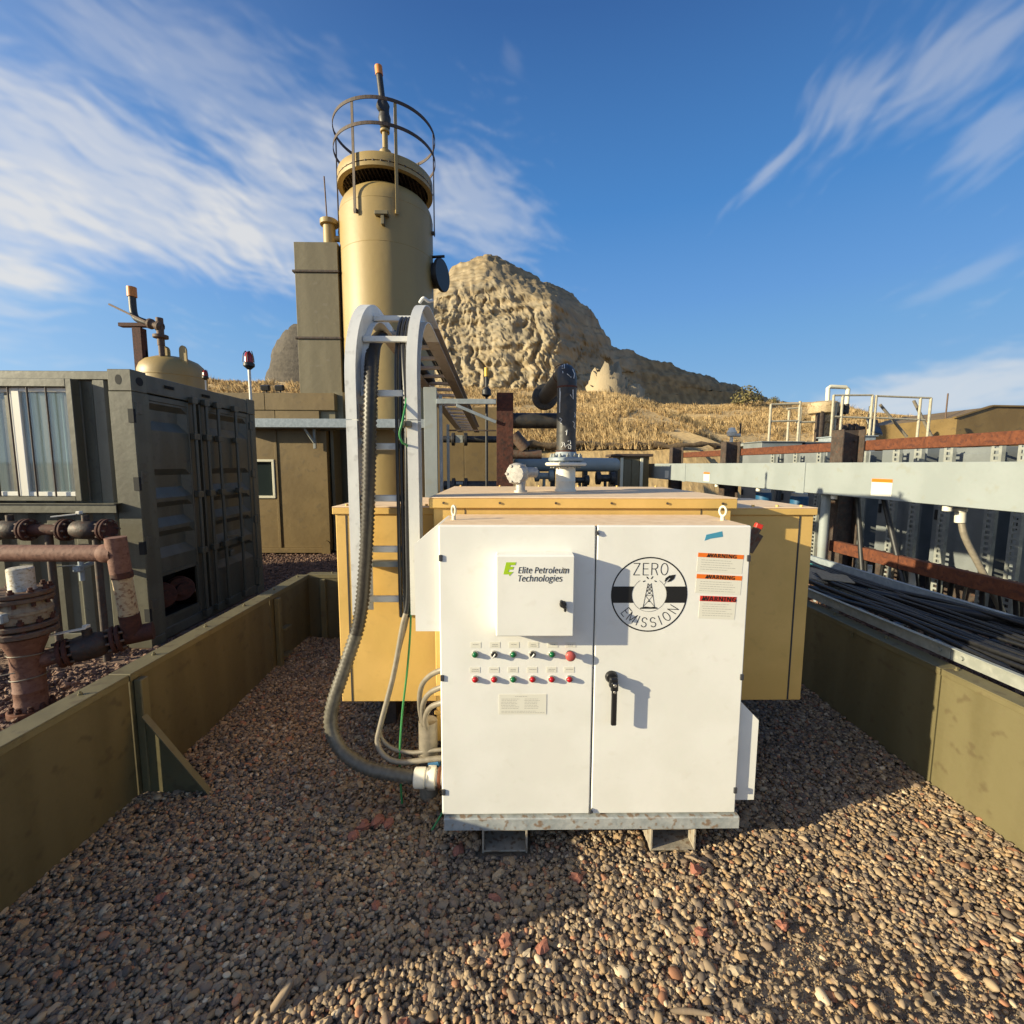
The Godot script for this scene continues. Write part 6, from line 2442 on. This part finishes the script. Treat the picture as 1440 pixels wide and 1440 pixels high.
	part(t, "riser_cap", cap, mats["cap_orange"])
	for q in [[-2.34, .34], [-1.95, .22]]:
		var s := mk(t)
		s.cyl(Vector3(q[0], 6.03, -10.2), Vector3(q[0], 6.03 + q[1], -10.2), .02, 8)
		part(t, "stub", s, mats["steel_dark"])
	# little bracket on the face
	var b := mk(t)
	b.bb(-2.56, -2.30, 4.83, 4.90, -9.60, -9.42, .006)
	b.bb(-2.44, -2.38, 4.66, 4.83, -9.60, -9.44, .004)
	part(t, "name_bracket", b, mats["duct"])
	# side manway and a rod on the right
	var n := mk(t)
	n.cyl(Vector3(-1.75, 4.14, -10.6), Vector3(-1.47, 4.14, -10.55), .26, 20)
	n.disc(Vector3(-1.42, 4.14, -10.54), Vector3(1, 0, .35), .34, .07, 28)
	n.cyl(Vector3(-1.7, 4.50, -10.5), Vector3(-1.34, 4.50, -10.45), .03, 8)
	part(t, "manway", n, mats["black"])

	# square duct stack beside it
	var d := thing("duct_stack", "square grey-brown sheet-metal duct standing left of the tan tower", "duct", Vector3(-3.95, 1.3, -10.3))
	var dz := -10.0
	for s in [[1.30, 2.63], [2.655, 3.97], [4.00, 4.565]]:
		var q := mk(d)
		q.bb(-4.395, -3.500, s[0], s[1], -10.9, dz, .006)
		part(d, "duct_section", q, mats["duct"])
	for y in [2.643, 3.985]:
		var q := mk(d)
		q.bb(-4.44, -3.480, y - .022, y + .022, -10.92, dz + .03, .004)
		part(d, "joint_flange", q, mats["steel_dark"])
	var sl := mk(d)
	sl.bb(-3.49, -3.26, 1.3, 4.60, -10.7, dz - .22, .006)
	part(d, "side_duct", sl, mats["duct"])
	var st := thing("vent_stub", "short tan vent pipe with flange and thin aerial atop the square duct", "vent", Vector3(-3.72, 4.56, -10.2))
	var sm := mk(st)
	sm.cyl(Vector3(-3.72, 4.56, -10.2), Vector3(-3.72, 5.02, -10.2), .125, 16)
	sm.disc(Vector3(-3.72, 5.03, -10.2), Vector3.UP, .185, .10, 18)
	sm.cyl(Vector3(-3.65, 4.72, -10.2), Vector3(-3.28, 4.76, -10.3), .06, 10)
	part(st, "stub", sm, mats["tan"])
	var ae := mk(st)
	ae.cyl(Vector3(-3.76, 5.05, -10.2), Vector3(-3.79, 5.95, -10.2), .014, 6)
	part(st, "aerial", ae, mats["iron"])


# ---------------------------------------------------------------- pipe rack on the right
func pipe_rack() -> void:
	var X := 3.3
	var t := thing("wireway", "long pale grey-green wireway receding along the right side at eye height", "wireway", Vector3(X, 0, -6.5))
	# three lengths with splice joints
	for s in [[.6, -5.05], [-5.055, -8.40], [-8.405, -10.6]]:
		var m := mk(t)
		m.bb(X, X + .28, -.295, .030, s[1], s[0], .003)
		part(t, "trough_length", m, mats["galv_pale"])
	for z in [-5.05, -8.40]:
		var m := mk(t)
		m.bb(X - .012, X, -.305, .034, z - .07, z + .07, .002)
		part(t, "splice_cover", m, mats["galv_pale"])
	for q in [[-3.95, 0], [-7.45, 1], [-9.3, 2]]:
		var n := Node3D.new()
		n.name = "warning_label" if q[1] == 0 else "warning_label_%03d" % q[1]
		n.position = Vector3(X - .0015, -.19, q[0]) - t.position
		t.add_child(n)
		var m := M.new()
		m.bb(-.0008, 0, -.075, .045, -.11, .11)
		part(n, "paper", m, mats["label"])
		var b := M.new()
		b.bb(-.0008, 0, .0455, .075, -.11, .11)
		part(n, "heading_band", b, mats["orange"] if q[1] < 2 else mats["label"])
	for z in [-3.4, -4.6, -6.0, -7.2]:
		var m := mk(t)
		m.cyl(Vector3(X + .06, -.34, z), Vector3(X + .06, -.295, z), .03, 10)
		part(t, "gland", m, mats["pvc"])

	# dark H posts behind it, a rust beam across them high and low
	var proto: Node3D = null
	var labels := ["dark brown steel H post standing behind the pale wireway, nearest of the row", "dark brown steel H post behind the pale wireway, second of the row", "dark brown steel H post behind the pale wireway, farthest of the row near its end"]
	for k in 3:
		var at := Vector3(3.72, -1.5, [-4.95, -7.55, -9.95][k])
		if proto == null:
			proto = thing("rack_post", labels[0], "post", at, "H posts of the pipe rack")
			var m := mk(proto)
			m.bb(3.60, 3.614, -1.5, .385, -5.04, -4.86, .001)
			part(proto, "flange", m, mats["steel_dark"])
			var m2 := mk(proto)
			m2.bb(3.826, 3.84, -1.5, .385, -5.04, -4.86, .001)
			part(proto, "flange", m2, mats["steel_dark"])
			var m3 := mk(proto)
			m3.bb(3.614, 3.826, -1.5, .382, -4.956, -4.944)
			part(proto, "web", m3, mats["steel_dark"])
			var m4 := mk(proto)
			for y in [-.1, .05, .27]: m4.cyl(Vector3(3.79, y, -4.944), Vector3(3.79, y, -4.925), .018, 6)
			part(proto, "bolt_heads", m4, mats["steel_dark"])
		else: copy(proto, at, labels[k])
	var b := thing("rust_beam", "rust-orange steel beam running high behind the dark posts on the right", "beam", Vector3(3.85, .2, -6.0))
	for s in [[.6, -4.86], [-4.95, -7.45], [-7.55, -10.4]]:
		var m := mk(b)
		m.bb(3.845, 3.965, .162, .268, s[1], s[0], .004)
		part(b, "beam_length", m, mats["rust"])
	var l := thing("rust_beam", "rust-orange steel rail running low behind the cable tray on the right", "beam", Vector3(3.58, -.86, -4.0))
	for s in [[.4, -2.92], [-2.93, -3.98], [-3.99, -4.42], [-4.43, -4.86]]:
		var m := mk(l)
		m.bb(3.535, 3.60, -.925, -.808, s[1], s[0], .004)
		part(l, "rail_length", m, mats["rust"])
	for z in [-1.7, -2.95, -4.75]:
		var m := mk(l)
		m.bb(3.545, 3.59, -1.5, -.925, z - .03, z + .03, .003)
		part(l, "rail_leg", m, mats["steel_dark"])
	# blue-capped things under the far part of the wireway
	for q in [[-6.9, 0], [-6.05, 1]]:
		var d := thing("blue_drum", ["small blue drum with a white lid under the wireway, the farther one", "small blue drum with a white lid under the wireway, the nearer one"][q[1]], "drum", Vector3(3.9, -.55, q[0]), "blue drums under the wireway")
		var m := mk(d)
		m.lathe(Vector3(3.95, -.58, q[0]), Vector3.UP, [Vector2(.10, 0), Vector2(.11, .01), Vector2(.11, .16), Vector2(.10, .17)], 16)
		m.cyl(Vector3(3.95, -1.5, q[0]), Vector3(3.95, -.58, q[0]), .05, 10)
		part(d, "drum_body", m, mats["blue"])
		var c := mk(d)
		c.disc(Vector3(3.95, -.39, q[0]), Vector3.UP, .095, .05, 16)
		part(d, "lid", c, mats["pvc"])


func cable_tray_right() -> void:
	var t := thing("cable_tray", "wide galvanized cable tray laid along the right bay wall", "cable tray", Vector3(2.68, BAY, -3.0))
	for s in [[.6, -2.24], [-2.245, -7.6]]:
		var m := mk(t)
		m.bb(2.312, 2.318, -1.000, -.936, s[1], s[0], .001)
		m.bb(2.290, 2.318, -.935, -.929, s[1], s[0], .001)
		m.bb(2.318, 2.360, -1.000, -.995, s[1], s[0])
		part(t, "side_rail", m, mats["galv"])
		var q := mk(t)
		q.bb(3.06, 3.066, -1.02, -.905, s[1], s[0], .001)
		q.bb(3.055, 3.09, -.905, -.899, s[1], s[0], .001)
		part(t, "side_rail", q, mats["galv_blue"])
	for k in 27:
		var z := .4 - k * .285
		var m := mk(t)
		m.bb(2.318, 3.06, -1.0, -.985, z - .035, z, .002)
		part(t, "rung", m, mats["galv_blue"])
	var sp := mk(t)
	for z in [-2.18, -2.30]: sp.cyl(Vector3(2.300, -.968, z), Vector3(2.312, -.968, z), .011, 8)
	part(t, "splice_bolts", sp, mats["galv"])
	for z in [-.4, -1.9, -3.6, -5.5, -7.2]:
		var m := mk(t)
		m.bb(2.36, 3.02, -1.06, -1.001, z - .03, z + .03, .002)
		m.bb(2.66, 2.72, -1.55, -1.06, z - .03, z + .03, .002)
		part(t, "support", m, mats["galv"])
	# loose cables in the tray: each its own run
	var r := RandomNumberGenerator.new()
	r.seed = 33
	var shade := ["thick", "slim", "medium"]
	for k in 18:
		var x0 := 2.38 + k * .0365
		var rad: float = [.016, .010, .013][k % 3]
		var m := M.new(Vector3(x0, -.97, -3.0))
		var p := []
		for i in 13:
			var z := .5 - i * .66
			p.append(Vector3(clampf(x0 + r.randf_range(-.05, .05), 2.35, 3.02), -.982 + rad + (k % 4) * .014 + r.randf_range(0, .012) + (.03 if k % 5 == 0 else 0.0) * sin(i * 1.7), z))
		m.tube(spline(p, 6), rad, 7)
		solo("power_cable", m, mats["cable"], "%s black power cable along the tray, %s counted from the bay wall" % [shade[k % 3], ORD[k]], "cable", "black cables in the tray")
	for q in [[2.86, -2.5, "teal-striped cable looping over the black cables in the tray, nearer one"], [2.72, -4.1, "teal-striped cable looping over the black cables in the tray, farther one"]]:
		var m := M.new(Vector3(q[0], -.9, q[1]))
		m.tube(spline([Vector3(q[0] + .02, -.95, q[1] + .5), Vector3(q[0] + .10, -.93, q[1] + .25), Vector3(q[0] + .14, -.915, q[1]), Vector3(q[0] + .10, -.93, q[1] - .4), Vector3(q[0] - .05, -.95, q[1] - .9)], 8), .007, 7)
		solo("teal_cable", m, mats["teal"], q[2], "cable", "teal cables in the tray")
	var cb := M.new(Vector3(2.72, -.92, -4.0))
	cb.box(Vector3(2.66, -.925, -3.75), Vector3(.32, .012, .30), .003, Basis(Vector3(.2, 1, 0).normalized(), .5))
	cb.box(Vector3(2.70, -.912, -3.62), Vector3(.22, .010, .24), .003, Basis(Vector3(-.1, 1, .1).normalized(), -.4))
	solo("cardboard_scrap", cb, mat("card", L(.24, .19, .13), L(.32, .26, .18), "fine", .9, 0, 2.0, .1), "flat scraps of brown cardboard lying on the cables at the tray's far part", "cardboard")
	# the fat black hose sagging out of the tray on the right
	var fh := M.new(Vector3(3.2, -.95, -2.2))
	fh.tube(spline([Vector3(2.75, -.955, -3.3), Vector3(2.95, -.93, -2.75), Vector3(3.04, -.90, -2.45), Vector3(3.12, -.875, -2.2), Vector3(3.35, -.88, -1.9), Vector3(3.7, -.92, -1.6)], 10), .035, 12)
	solo("black_hose", fh, mats["cable"], "fat black hose lying over the tray's far rail at the picture's right edge", "hose")
	# slanting conduit with a white head
	var c := thing("slanting_conduit", "grey conduit with a white head slanting down from the pale wireway", "conduit", Vector3(3.62, -1.2, -3.4))
	var cm := mk(c)
	cm.tube(spline([Vector3(3.50, -.42, -3.42), Vector3(3.53, -.56, -3.40), Vector3(3.68, -.86, -3.36), Vector3(3.84, -1.20, -3.32)], 8), .022, 12)
	part(c, "conduit_run", cm, mats["conduit"])
	var ch := mk(c)
	ch.cyl(Vector3(3.49, -.43, -3.42), Vector3(3.485, -.35, -3.42), .034, 14)
	ch.disc(Vector3(3.485, -.335, -3.42), Vector3.UP, .040, .03, 14)
	part(c, "head", ch, mats["pvc"])
	for k in 2:
		var x := 3.66 + k * .06
		var m := M.new(Vector3(x, -1.2, -4.25))
		m.cyl(Vector3(3.56 + k * .02, -.30, -4.55 + k * .3), Vector3(3.50 + k * .05, -1.48, -4.25 + k * .5), .024, 8)
		solo("black_pole", m, mats["black"], ["black pole slanting from the wireway to the ground, the farther of two", "black pole slanting from the wireway to the ground, the nearer of two"][k], "pole", "black poles under the wireway")
	var wp := M.new(Vector3(3.45, -1.5, -4.85))
	wp.cyl(Vector3(3.42, -1.5, -4.80), Vector3(3.42, -.30, -4.80), .045, 16)
	solo("white_pipe", wp, mats["galv_pale"], "pale grey upright pipe under the wireway at the far end of the low rust rail", "pipe")
	var wp2 := M.new(Vector3(3.8, -1.5, -4.1))
	wp2.cyl(Vector3(3.75, -1.5, -4.05), Vector3(3.75, -.92, -4.05), .040, 14)
	solo("white_pipe", wp2, mats["pvc"], "short white upright pipe standing below the low rust rail", "pipe")
	# cable bundle that drops behind the rust rail
	for k in 14:
		var z := -3.05 - k * .115
		var y := -.9
		var m := M.new(Vector3(3.75, -1.3, z))
		m.tube(spline([Vector3(3.70, -.83, z - .02), Vector3(3.69, y, z), Vector3(3.70, -1.15, z + .03 * sin(k)), Vector3(3.66, -1.49, z + .08 * sin(k * 2.0))], 6), .011 + .006 * (k % 2), 7)
		solo("drop_cable", m, mats["cable"] if k % 6 != 4 else mats["conduit"], "%s cable dropping behind the low rust rail, %s from the right" % ["grey" if k % 6 == 4 else "black", ORD[k]], "cable", "cables dropping behind the rust rail")


# grey electrical panels between slotted struts, facing the bay
func panel_row() -> void:
	var X := 5.0
	var kinds := [[-.6, -2.6], [-2.7, -4.40], [-4.55, -5.25], [-5.40, -6.05], [-6.25, -6.95], [-7.1, -8.2], [-8.3, -9.6]]
	var said := ["tall pale panel cabinet nearest the lens on the right, sunlit low down", "pale panel cabinet behind the slanting conduit's lower end", "grey panel cabinet just past the slanting conduit", "dark-shaded grey panel cabinet in the middle of the row under the wireway", "light grey panel cabinet by the black pole under the wireway", "grey panel cabinet near the far end of the low rust rail", "last grey panel cabinet of the row, far under the wireway"]
	for k in kinds.size():
		var z0: float = kinds[k][0]
		var z1: float = kinds[k][1]
		var t := thing("panel_cabinet", said[k], "electrical cabinet", Vector3(X + .2, -1.45, (z0 + z1) * .5), "electrical cabinets under the rack")
		var top: float = [.24, .22, .20, .25, .20, .30, .26][k]
		var m := mk(t)
		m.bb(X + .02, X + .42, -1.32, top, z1, z0, .008)
		part(t, "housing", m, mats["panel_gray"])
		var d := mk(t)
		d.bb(X, X + .018, -1.28, top - .06, z1 + .03, z0 - .03, .006)
		part(t, "door", d, mats["panel_gray"] if k > 1 else mats["galv_pale"])
		var h := mk(t)
		h.bb(X - .03, X, -.62, -.50, z1 + .07, z1 + .10, .005)
		part(t, "handle", h, mats["black_plastic"])
		var f := mk(t)
		f.bb(X + .03, X + .40, -1.52, -1.32, z1 + .02, z0 - .02)
		part(t, "plinth", f, mats["steel_dark"])
	# slotted struts in front of the panels
	var proto: Node3D = null
	var zs := [-4.22, -4.46, -4.95, -5.32, -5.62, -6.14, -6.38, -7.02, -7.6, -8.25]
	for k in zs.size():
		var at := Vector3(4.86, -1.5, zs[k])
		var label := "slotted galvanized strut before the grey panels, %s from the right edge" % ORD[k]
		if proto == null:
			proto = thing("slotted_strut", label, "strut", at, "slotted strut uprights under the rack")
			var m := mk(proto)
			var z: float = zs[0]
			m.bb(4.84, 4.846, -1.5, .20, z - .05, z - .022)
			m.bb(4.84, 4.846, -1.5, .20, z + .022, z + .05)
			for q in 30: m.bb(4.84, 4.846, -1.5 + q * .057, -1.476 + q * .057, z - .022, z + .022)
			part(proto, "slotted_face", m, mats["galv"])
			var s := mk(proto)
			s.bb(4.846, 4.88, -1.5, .20, z - .05, z - .044)
			s.bb(4.846, 4.88, -1.5, .20, z + .044, z + .05)
			part(proto, "side_web", s, mats["galv"])
		else: copy(proto, at, label)
	# small bits on the ground line
	for k in 3:
		var g := M.new(Vector3(4.3, -1.3, -5.2 - k * .35))
		g.lathe(Vector3(4.2, -1.28, -5.1 - k * .4), Vector3.UP, [Vector2(0, 0), Vector2(.05, .01), Vector2(.055, .07), Vector2(.03, .09), Vector2(.03, .14), Vector2(0, .14)], 12)
		g.cyl(Vector3(4.2, -1.5, -5.1 - k * .4), Vector3(4.2, -1.28, -5.1 - k * .4), .02, 8)
		solo("white_junction", g, mats["pvc"], "%s white junction fitting from the right, on a stalk behind the low rust rail" % ORD[k], "fitting", "white fittings behind the rust rail")


# ---------------------------------------------------------------- railed platform, shelter, shed on the right
func platform() -> void:
	var t := thing("railed_platform", "pale railed steel platform beyond the rust beam on the right", "platform", Vector3(8.4, -1.5, -11.2))
	var dk := mk(t)
	dk.bb(6.2, 10.6, .50, .56, -12.3, -11.0, .004)
	part(t, "deck", dk, mats["galv"])
	var rail: Material = mat("rail_paint", L(.33, .30, .22), L(.42, .38, .28), "fine", .6, 0, 1.0, .05, L(.2, .14, .09, .6), .68)
	for q in [[6.34, -11.0, 1.45], [7.04, -11.0, 1.53], [7.16, -11.6, 1.38], [7.46, -11.6, 1.47], [7.84, -11.0, 1.68], [7.95, -11.05, 1.5], [8.06, -11.0, 1.66], [8.78, -11.0, 1.68], [8.87, -11.0, 1.68], [9.22, -11.6, 1.50], [9.95, -11.0, 1.62], [10.2, -11.0, 1.62]]:
		var m := mk(t)
		m.cyl(Vector3(q[0], .56, q[1]), Vector3(q[0], q[2], q[1]), .030, 10)
		part(t, "post", m, rail)
	for q in [[6.34, 1.45, 7.04, 1.47, -11.0], [6.34, 1.05, 7.04, 1.07, -11.0], [7.16, 1.06, 7.80, 1.08, -11.3], [7.10, 1.42, 7.46, 1.45, -11.6], [7.84, 1.67, 8.78, 1.68, -11.0], [7.90, 1.17, 8.78, 1.14, -11.0], [8.90, 1.66, 10.2, 1.62, -11.0], [8.87, 1.15, 10.1, 1.10, -11.0]]:
		var m := mk(t)
		m.cyl(Vector3(q[0], q[1], q[4]), Vector3(q[2], q[3], q[4]), .023, 10)
		part(t, "rail", m, rail)
	for q in [[9.22, 1.50, 9.96, .72], [10.05, 1.60, 10.65, .62]]:
		var m := mk(t)
		m.cyl(Vector3(q[0], q[1], -11.3), Vector3(q[2], q[3], -11.3), .034, 10)
		part(t, "stair_rail", m, mats["conduit"])
	for x in [6.4, 8.4, 10.4]:
		var m := mk(t)
		m.bb(x - .06, x + .06, -1.5, .5, -11.7, -11.58, .004)
		part(t, "leg", m, mats["steel_dark"])
	var v := thing("flanged_pump", "tan flanged pump with a bent white pipe standing inside the railed platform", "pump", Vector3(7.95, .56, -11.5))
	var vm := mk(v)
	vm.lathe(Vector3(7.95, .56, -11.5), Vector3.UP, [Vector2(.18, 0), Vector2(.18, .50), Vector2(.24, .52), Vector2(.24, .68), Vector2(.20, .70), Vector2(.32, .74), Vector2(.34, .78), Vector2(.34, .98), Vector2(.28, 1.02), Vector2(0, 1.04)], 24)
	part(v, "pump_body", vm, mat("pump", L(.40, .30, .17), L(.48, .37, .22), "fine", .6, 0, 1.0, .1, L(.12, .07, .04, .8), .6))
	var vs := mk(v)
	vs.cyl(Vector3(7.72, .60, -11.25), Vector3(7.72, 1.28, -11.25), .10, 12)
	vs.cyl(Vector3(8.25, .60, -11.35), Vector3(8.22, 1.45, -11.4), .075, 12)
	vs.cyl(Vector3(8.1, .92, -11.3), Vector3(8.85, .90, -11.3), .075, 12)
	for x in [8.25, 8.45, 8.62]: vs.disc(Vector3(x, .91, -11.3), Vector3.RIGHT, .13, .07, 14)
	part(v, "dark_pipework", vs, mats["steel_dark"])
	var vw := mk(v)
	vw.tube([Vector3(7.98, 1.55, -11.4), Vector3(7.97, 1.90, -11.4), Vector3(8.02, 1.94, -11.4), Vector3(8.40, 1.93, -11.4), Vector3(8.47, 1.88, -11.4), Vector3(8.46, 1.30, -11.4)], .05, 10)
	part(v, "bent_pipe", vw, mats["cream"])
	var vk := mk(v)
	vk.cyl(Vector3(8.46, 1.28, -11.4), Vector3(8.46, 1.52, -11.4), .065, 10)
	vk.cyl(Vector3(8.46, 1.32, -11.4), Vector3(8.20, 1.38, -11.4), .06, 10)
	part(v, "elbow_valve", vk, mats["black_pipe"])
	var s := thing("solar_panel", "small dark solar panel on a stalk by the platform's stair", "solar panel", Vector3(9.05, .56, -11.2))
	var sm := mk(s)
	sm.box(Vector3(9.05, .97, -11.2), Vector3(.34, .42, .03), .004, Basis(Vector3.RIGHT, -.5) * Basis(Vector3.UP, .3))
	part(s, "cell_sheet", sm, mats["solar"])
	var sf := mk(s)
	sf.box(Vector3(9.05, .965, -11.22), Vector3(.38, .46, .02), .004, Basis(Vector3.RIGHT, -.5) * Basis(Vector3.UP, .3))
	sf.cyl(Vector3(9.05, .56, -11.25), Vector3(9.05, .9, -11.24), .02, 8)
	part(s, "frame", sf, mats["galv"])
	# pale box lids that show over the rust beam
	for q in [[5.05, 5.86, .36, .455, -9.0, "pale flat-topped box showing above the rust beam, left of the nearest dark post"], [5.95, 6.55, .36, .45, -9.05, "narrow pale box above the rust beam between the flat-topped box and the post"], [6.65, 7.32, .44, .575, -9.0, "blue-grey box above the rust beam, right of the nearest dark post"]]:
		var m := M.new(Vector3(q[0], q[2], q[4]))
		m.bb(q[0], q[1], -1.4, q[3], q[4] - .7, q[4], .006)
		m.bb(q[0] - .03, q[1] + .03, q[3], q[3] + .02, q[4] - .73, q[4] + .03, .004)
		solo("box_lid", m, mats["panel_gray"] if q[2] < .4 else mats["galv_blue"], q[5], "box", "boxes behind the rust beam")

	var h := thing("shelter", "olive-tan shelter with a low gable roof at the far right edge", "shelter", Vector3(14.5, -1.5, -13.0))
	var hm := mk(h)
	hm.extr([Vector2(11.88, -1.5), Vector2(11.88, 1.27), Vector2(12.75, 1.55), Vector2(17.0, 1.50), Vector2(17.0, -1.5)], -15.0, -12.0)
	part(h, "shell", hm, mats["tan_front"])
	var hr := mk(h)
	hr.bar(Vector3(11.80, 1.27, -12.0), Vector3(12.76, 1.575, -12.0), .10, .04)
	hr.bar(Vector3(12.76, 1.575, -12.0), Vector3(17.0, 1.525, -12.0), .10, .04)
	part(h, "eave_trim", hr, mats["tan_front"])
	var mast := M.new(Vector3(12.2, 1.3, -12.2))
	mast.cyl(Vector3(11.95, 1.2, -12.4), Vector3(11.95, 1.95, -12.4), .018, 6)
	solo("thin_mast", mast, mats["iron"], "thin bare mast on the left corner of the olive-tan shelter", "mast")


func far_clutter() -> void:
	# small cabin with dark doors past the end of the wireway
	var t := thing("equipment_cabin", "small tan cabin with dark double doors at the far end of the pale wireway", "cabin", Vector3(2.8, -1.6, -10.3))
	var b := mk(t)
	b.bb(2.46, 3.16, -1.6, .18, -10.9, -10.04)
	part(t, "shell", b, mats["tan_front"])
	boxes(t, "door_leaf", mats["duct"], [[2.60, 2.765, -1.5, .12, -10.04, -10.02], [2.775, 2.94, -1.5, .12, -10.04, -10.02]], .004)
	boxes(t, "door_post", mats["cream"], [[2.52, 2.585, -1.6, .16, -10.04, -10.0], [2.955, 3.02, -1.6, .16, -10.04, -10.0]], .004)
	var r := mk(t)
	r.bb(2.40, 3.22, .18, .24, -11.0, -9.95, .01)
	part(t, "roof", r, mats["steel_dark"])

	var p := thing("white_tank", "long white horizontal tank on a dark skid, glimpsed behind the vent pipe", "tank", Vector3(1.3, -.6, -9.2))
	var m := mk(p)
	m.lathe(Vector3(.15, .0, -9.2), Vector3.RIGHT, [Vector2(0, 0), Vector2(.09, .02), Vector2(.135, .08), Vector2(.14, .14), Vector2(.14, 2.02), Vector2(.135, 2.08), Vector2(.09, 2.14), Vector2(0, 2.16)], 18)
	part(p, "shell", m, mats["galv_pale"])
	var s := mk(p)
	s.bb(.1, 2.4, -.62, -.50, -9.5, -9.0, .01)
	for x in [.3, .95, 1.6, 2.2]: boxes(p, "saddle", mats["black"], [[x - .04, x + .04, -.5, -.12, -9.3, -9.1]])
	for x in [.5, 2.1]: boxes(p, "skid_leg", mats["black"], [[x - .06, x + .06, -1.8, -.62, -9.4, -9.1]])
	part(p, "skid", s, mats["black"])
	for q in [[.75, -.22, .16], [1.45, -.30, .14], [1.95, -.26, .18]]:
		var w := M.new(Vector3(q[0], q[1], -8.9))
		w.lathe(Vector3(q[0] - .2, q[1], -8.9), Vector3.RIGHT, [Vector2(0, 0), Vector2(q[2] * .7, .02), Vector2(q[2] * .7, .1), Vector2(q[2] * .4, .12), Vector2(q[2] * .4, .28), Vector2(q[2] * .7, .3), Vector2(q[2] * .7, .38), Vector2(0, .4)], 12)
		w.cyl(Vector3(q[0], -.55, -8.9), Vector3(q[0], q[1], -8.9), .03, 8)
		solo("pump_set", w, mats["galv"] if q[0] < 1.0 else mats["black_pipe"], "%s pump under the white tank behind the vent pipe" % {.75: "pale leftmost", 1.45: "black middle", 1.95: "black rightmost"}[q[0]], "pump", "pumps under the white tank")

	# dark straw rolls pegged along the foot of the hill
	for k in 9:
		var x0 := -1.5 + k * 2.15
		var zz := -15.35 - (smoothstep(6.0, 11.0, x0) * 1.5)
		var m2 := M.new(Vector3(x0, .7, zz))
		var pth := []
		var rr := []
		for i in 9:
			var x := x0 + i * .262
			pth.append(Vector3(x, .66 + sin(x * 3.1) * .04 + sin(x * 7.7) * .025, zz + sin(x * 1.3) * .1))
			rr.append(.09 + .035 * sin(x * 9.0) + .02 * sin(x * 23.0))
		m2.tube(pth, rr, 9)
		solo("straw_roll", m2, mat("wattle", L(.075, .050, .028), L(.16, .11, .06), "rust", .95, 0, 1.5, .5), "dark straw erosion roll along the foot of the grassy hill, %s from the left" % ORD[k], "erosion roll", "straw rolls along the hill's foot")
	# white capped well pipe in the grass
	var wl := thing("well_valve", "small white valve head standing in the grass left of the railed platform", "valve", Vector3(6.42, .6, -13.0))
	var wm := mk(wl)
	wm.lathe(Vector3(6.42, .55, -13.0), Vector3.UP, [Vector2(.05, 0), Vector2(.05, .25), Vector2(.12, .28), Vector2(.14, .38), Vector2(.09, .46), Vector2(.09, .50), Vector2(0, .52)], 14)
	wm.cyl(Vector3(6.35, .85, -13.0), Vector3(6.66, .85, -13.0), .05, 10)
	part(wl, "valve_body", wm, mats["pvc"])
	var ws := mk(wl)
	ws.cyl(Vector3(6.66, .82, -13.0), Vector3(6.66, 1.18, -13.0), .025, 8)
	ws.cyl(Vector3(6.42, -1.6, -13.0), Vector3(6.42, .56, -13.0), .06, 10)
	part(wl, "stem", ws, mats["steel_dark"])
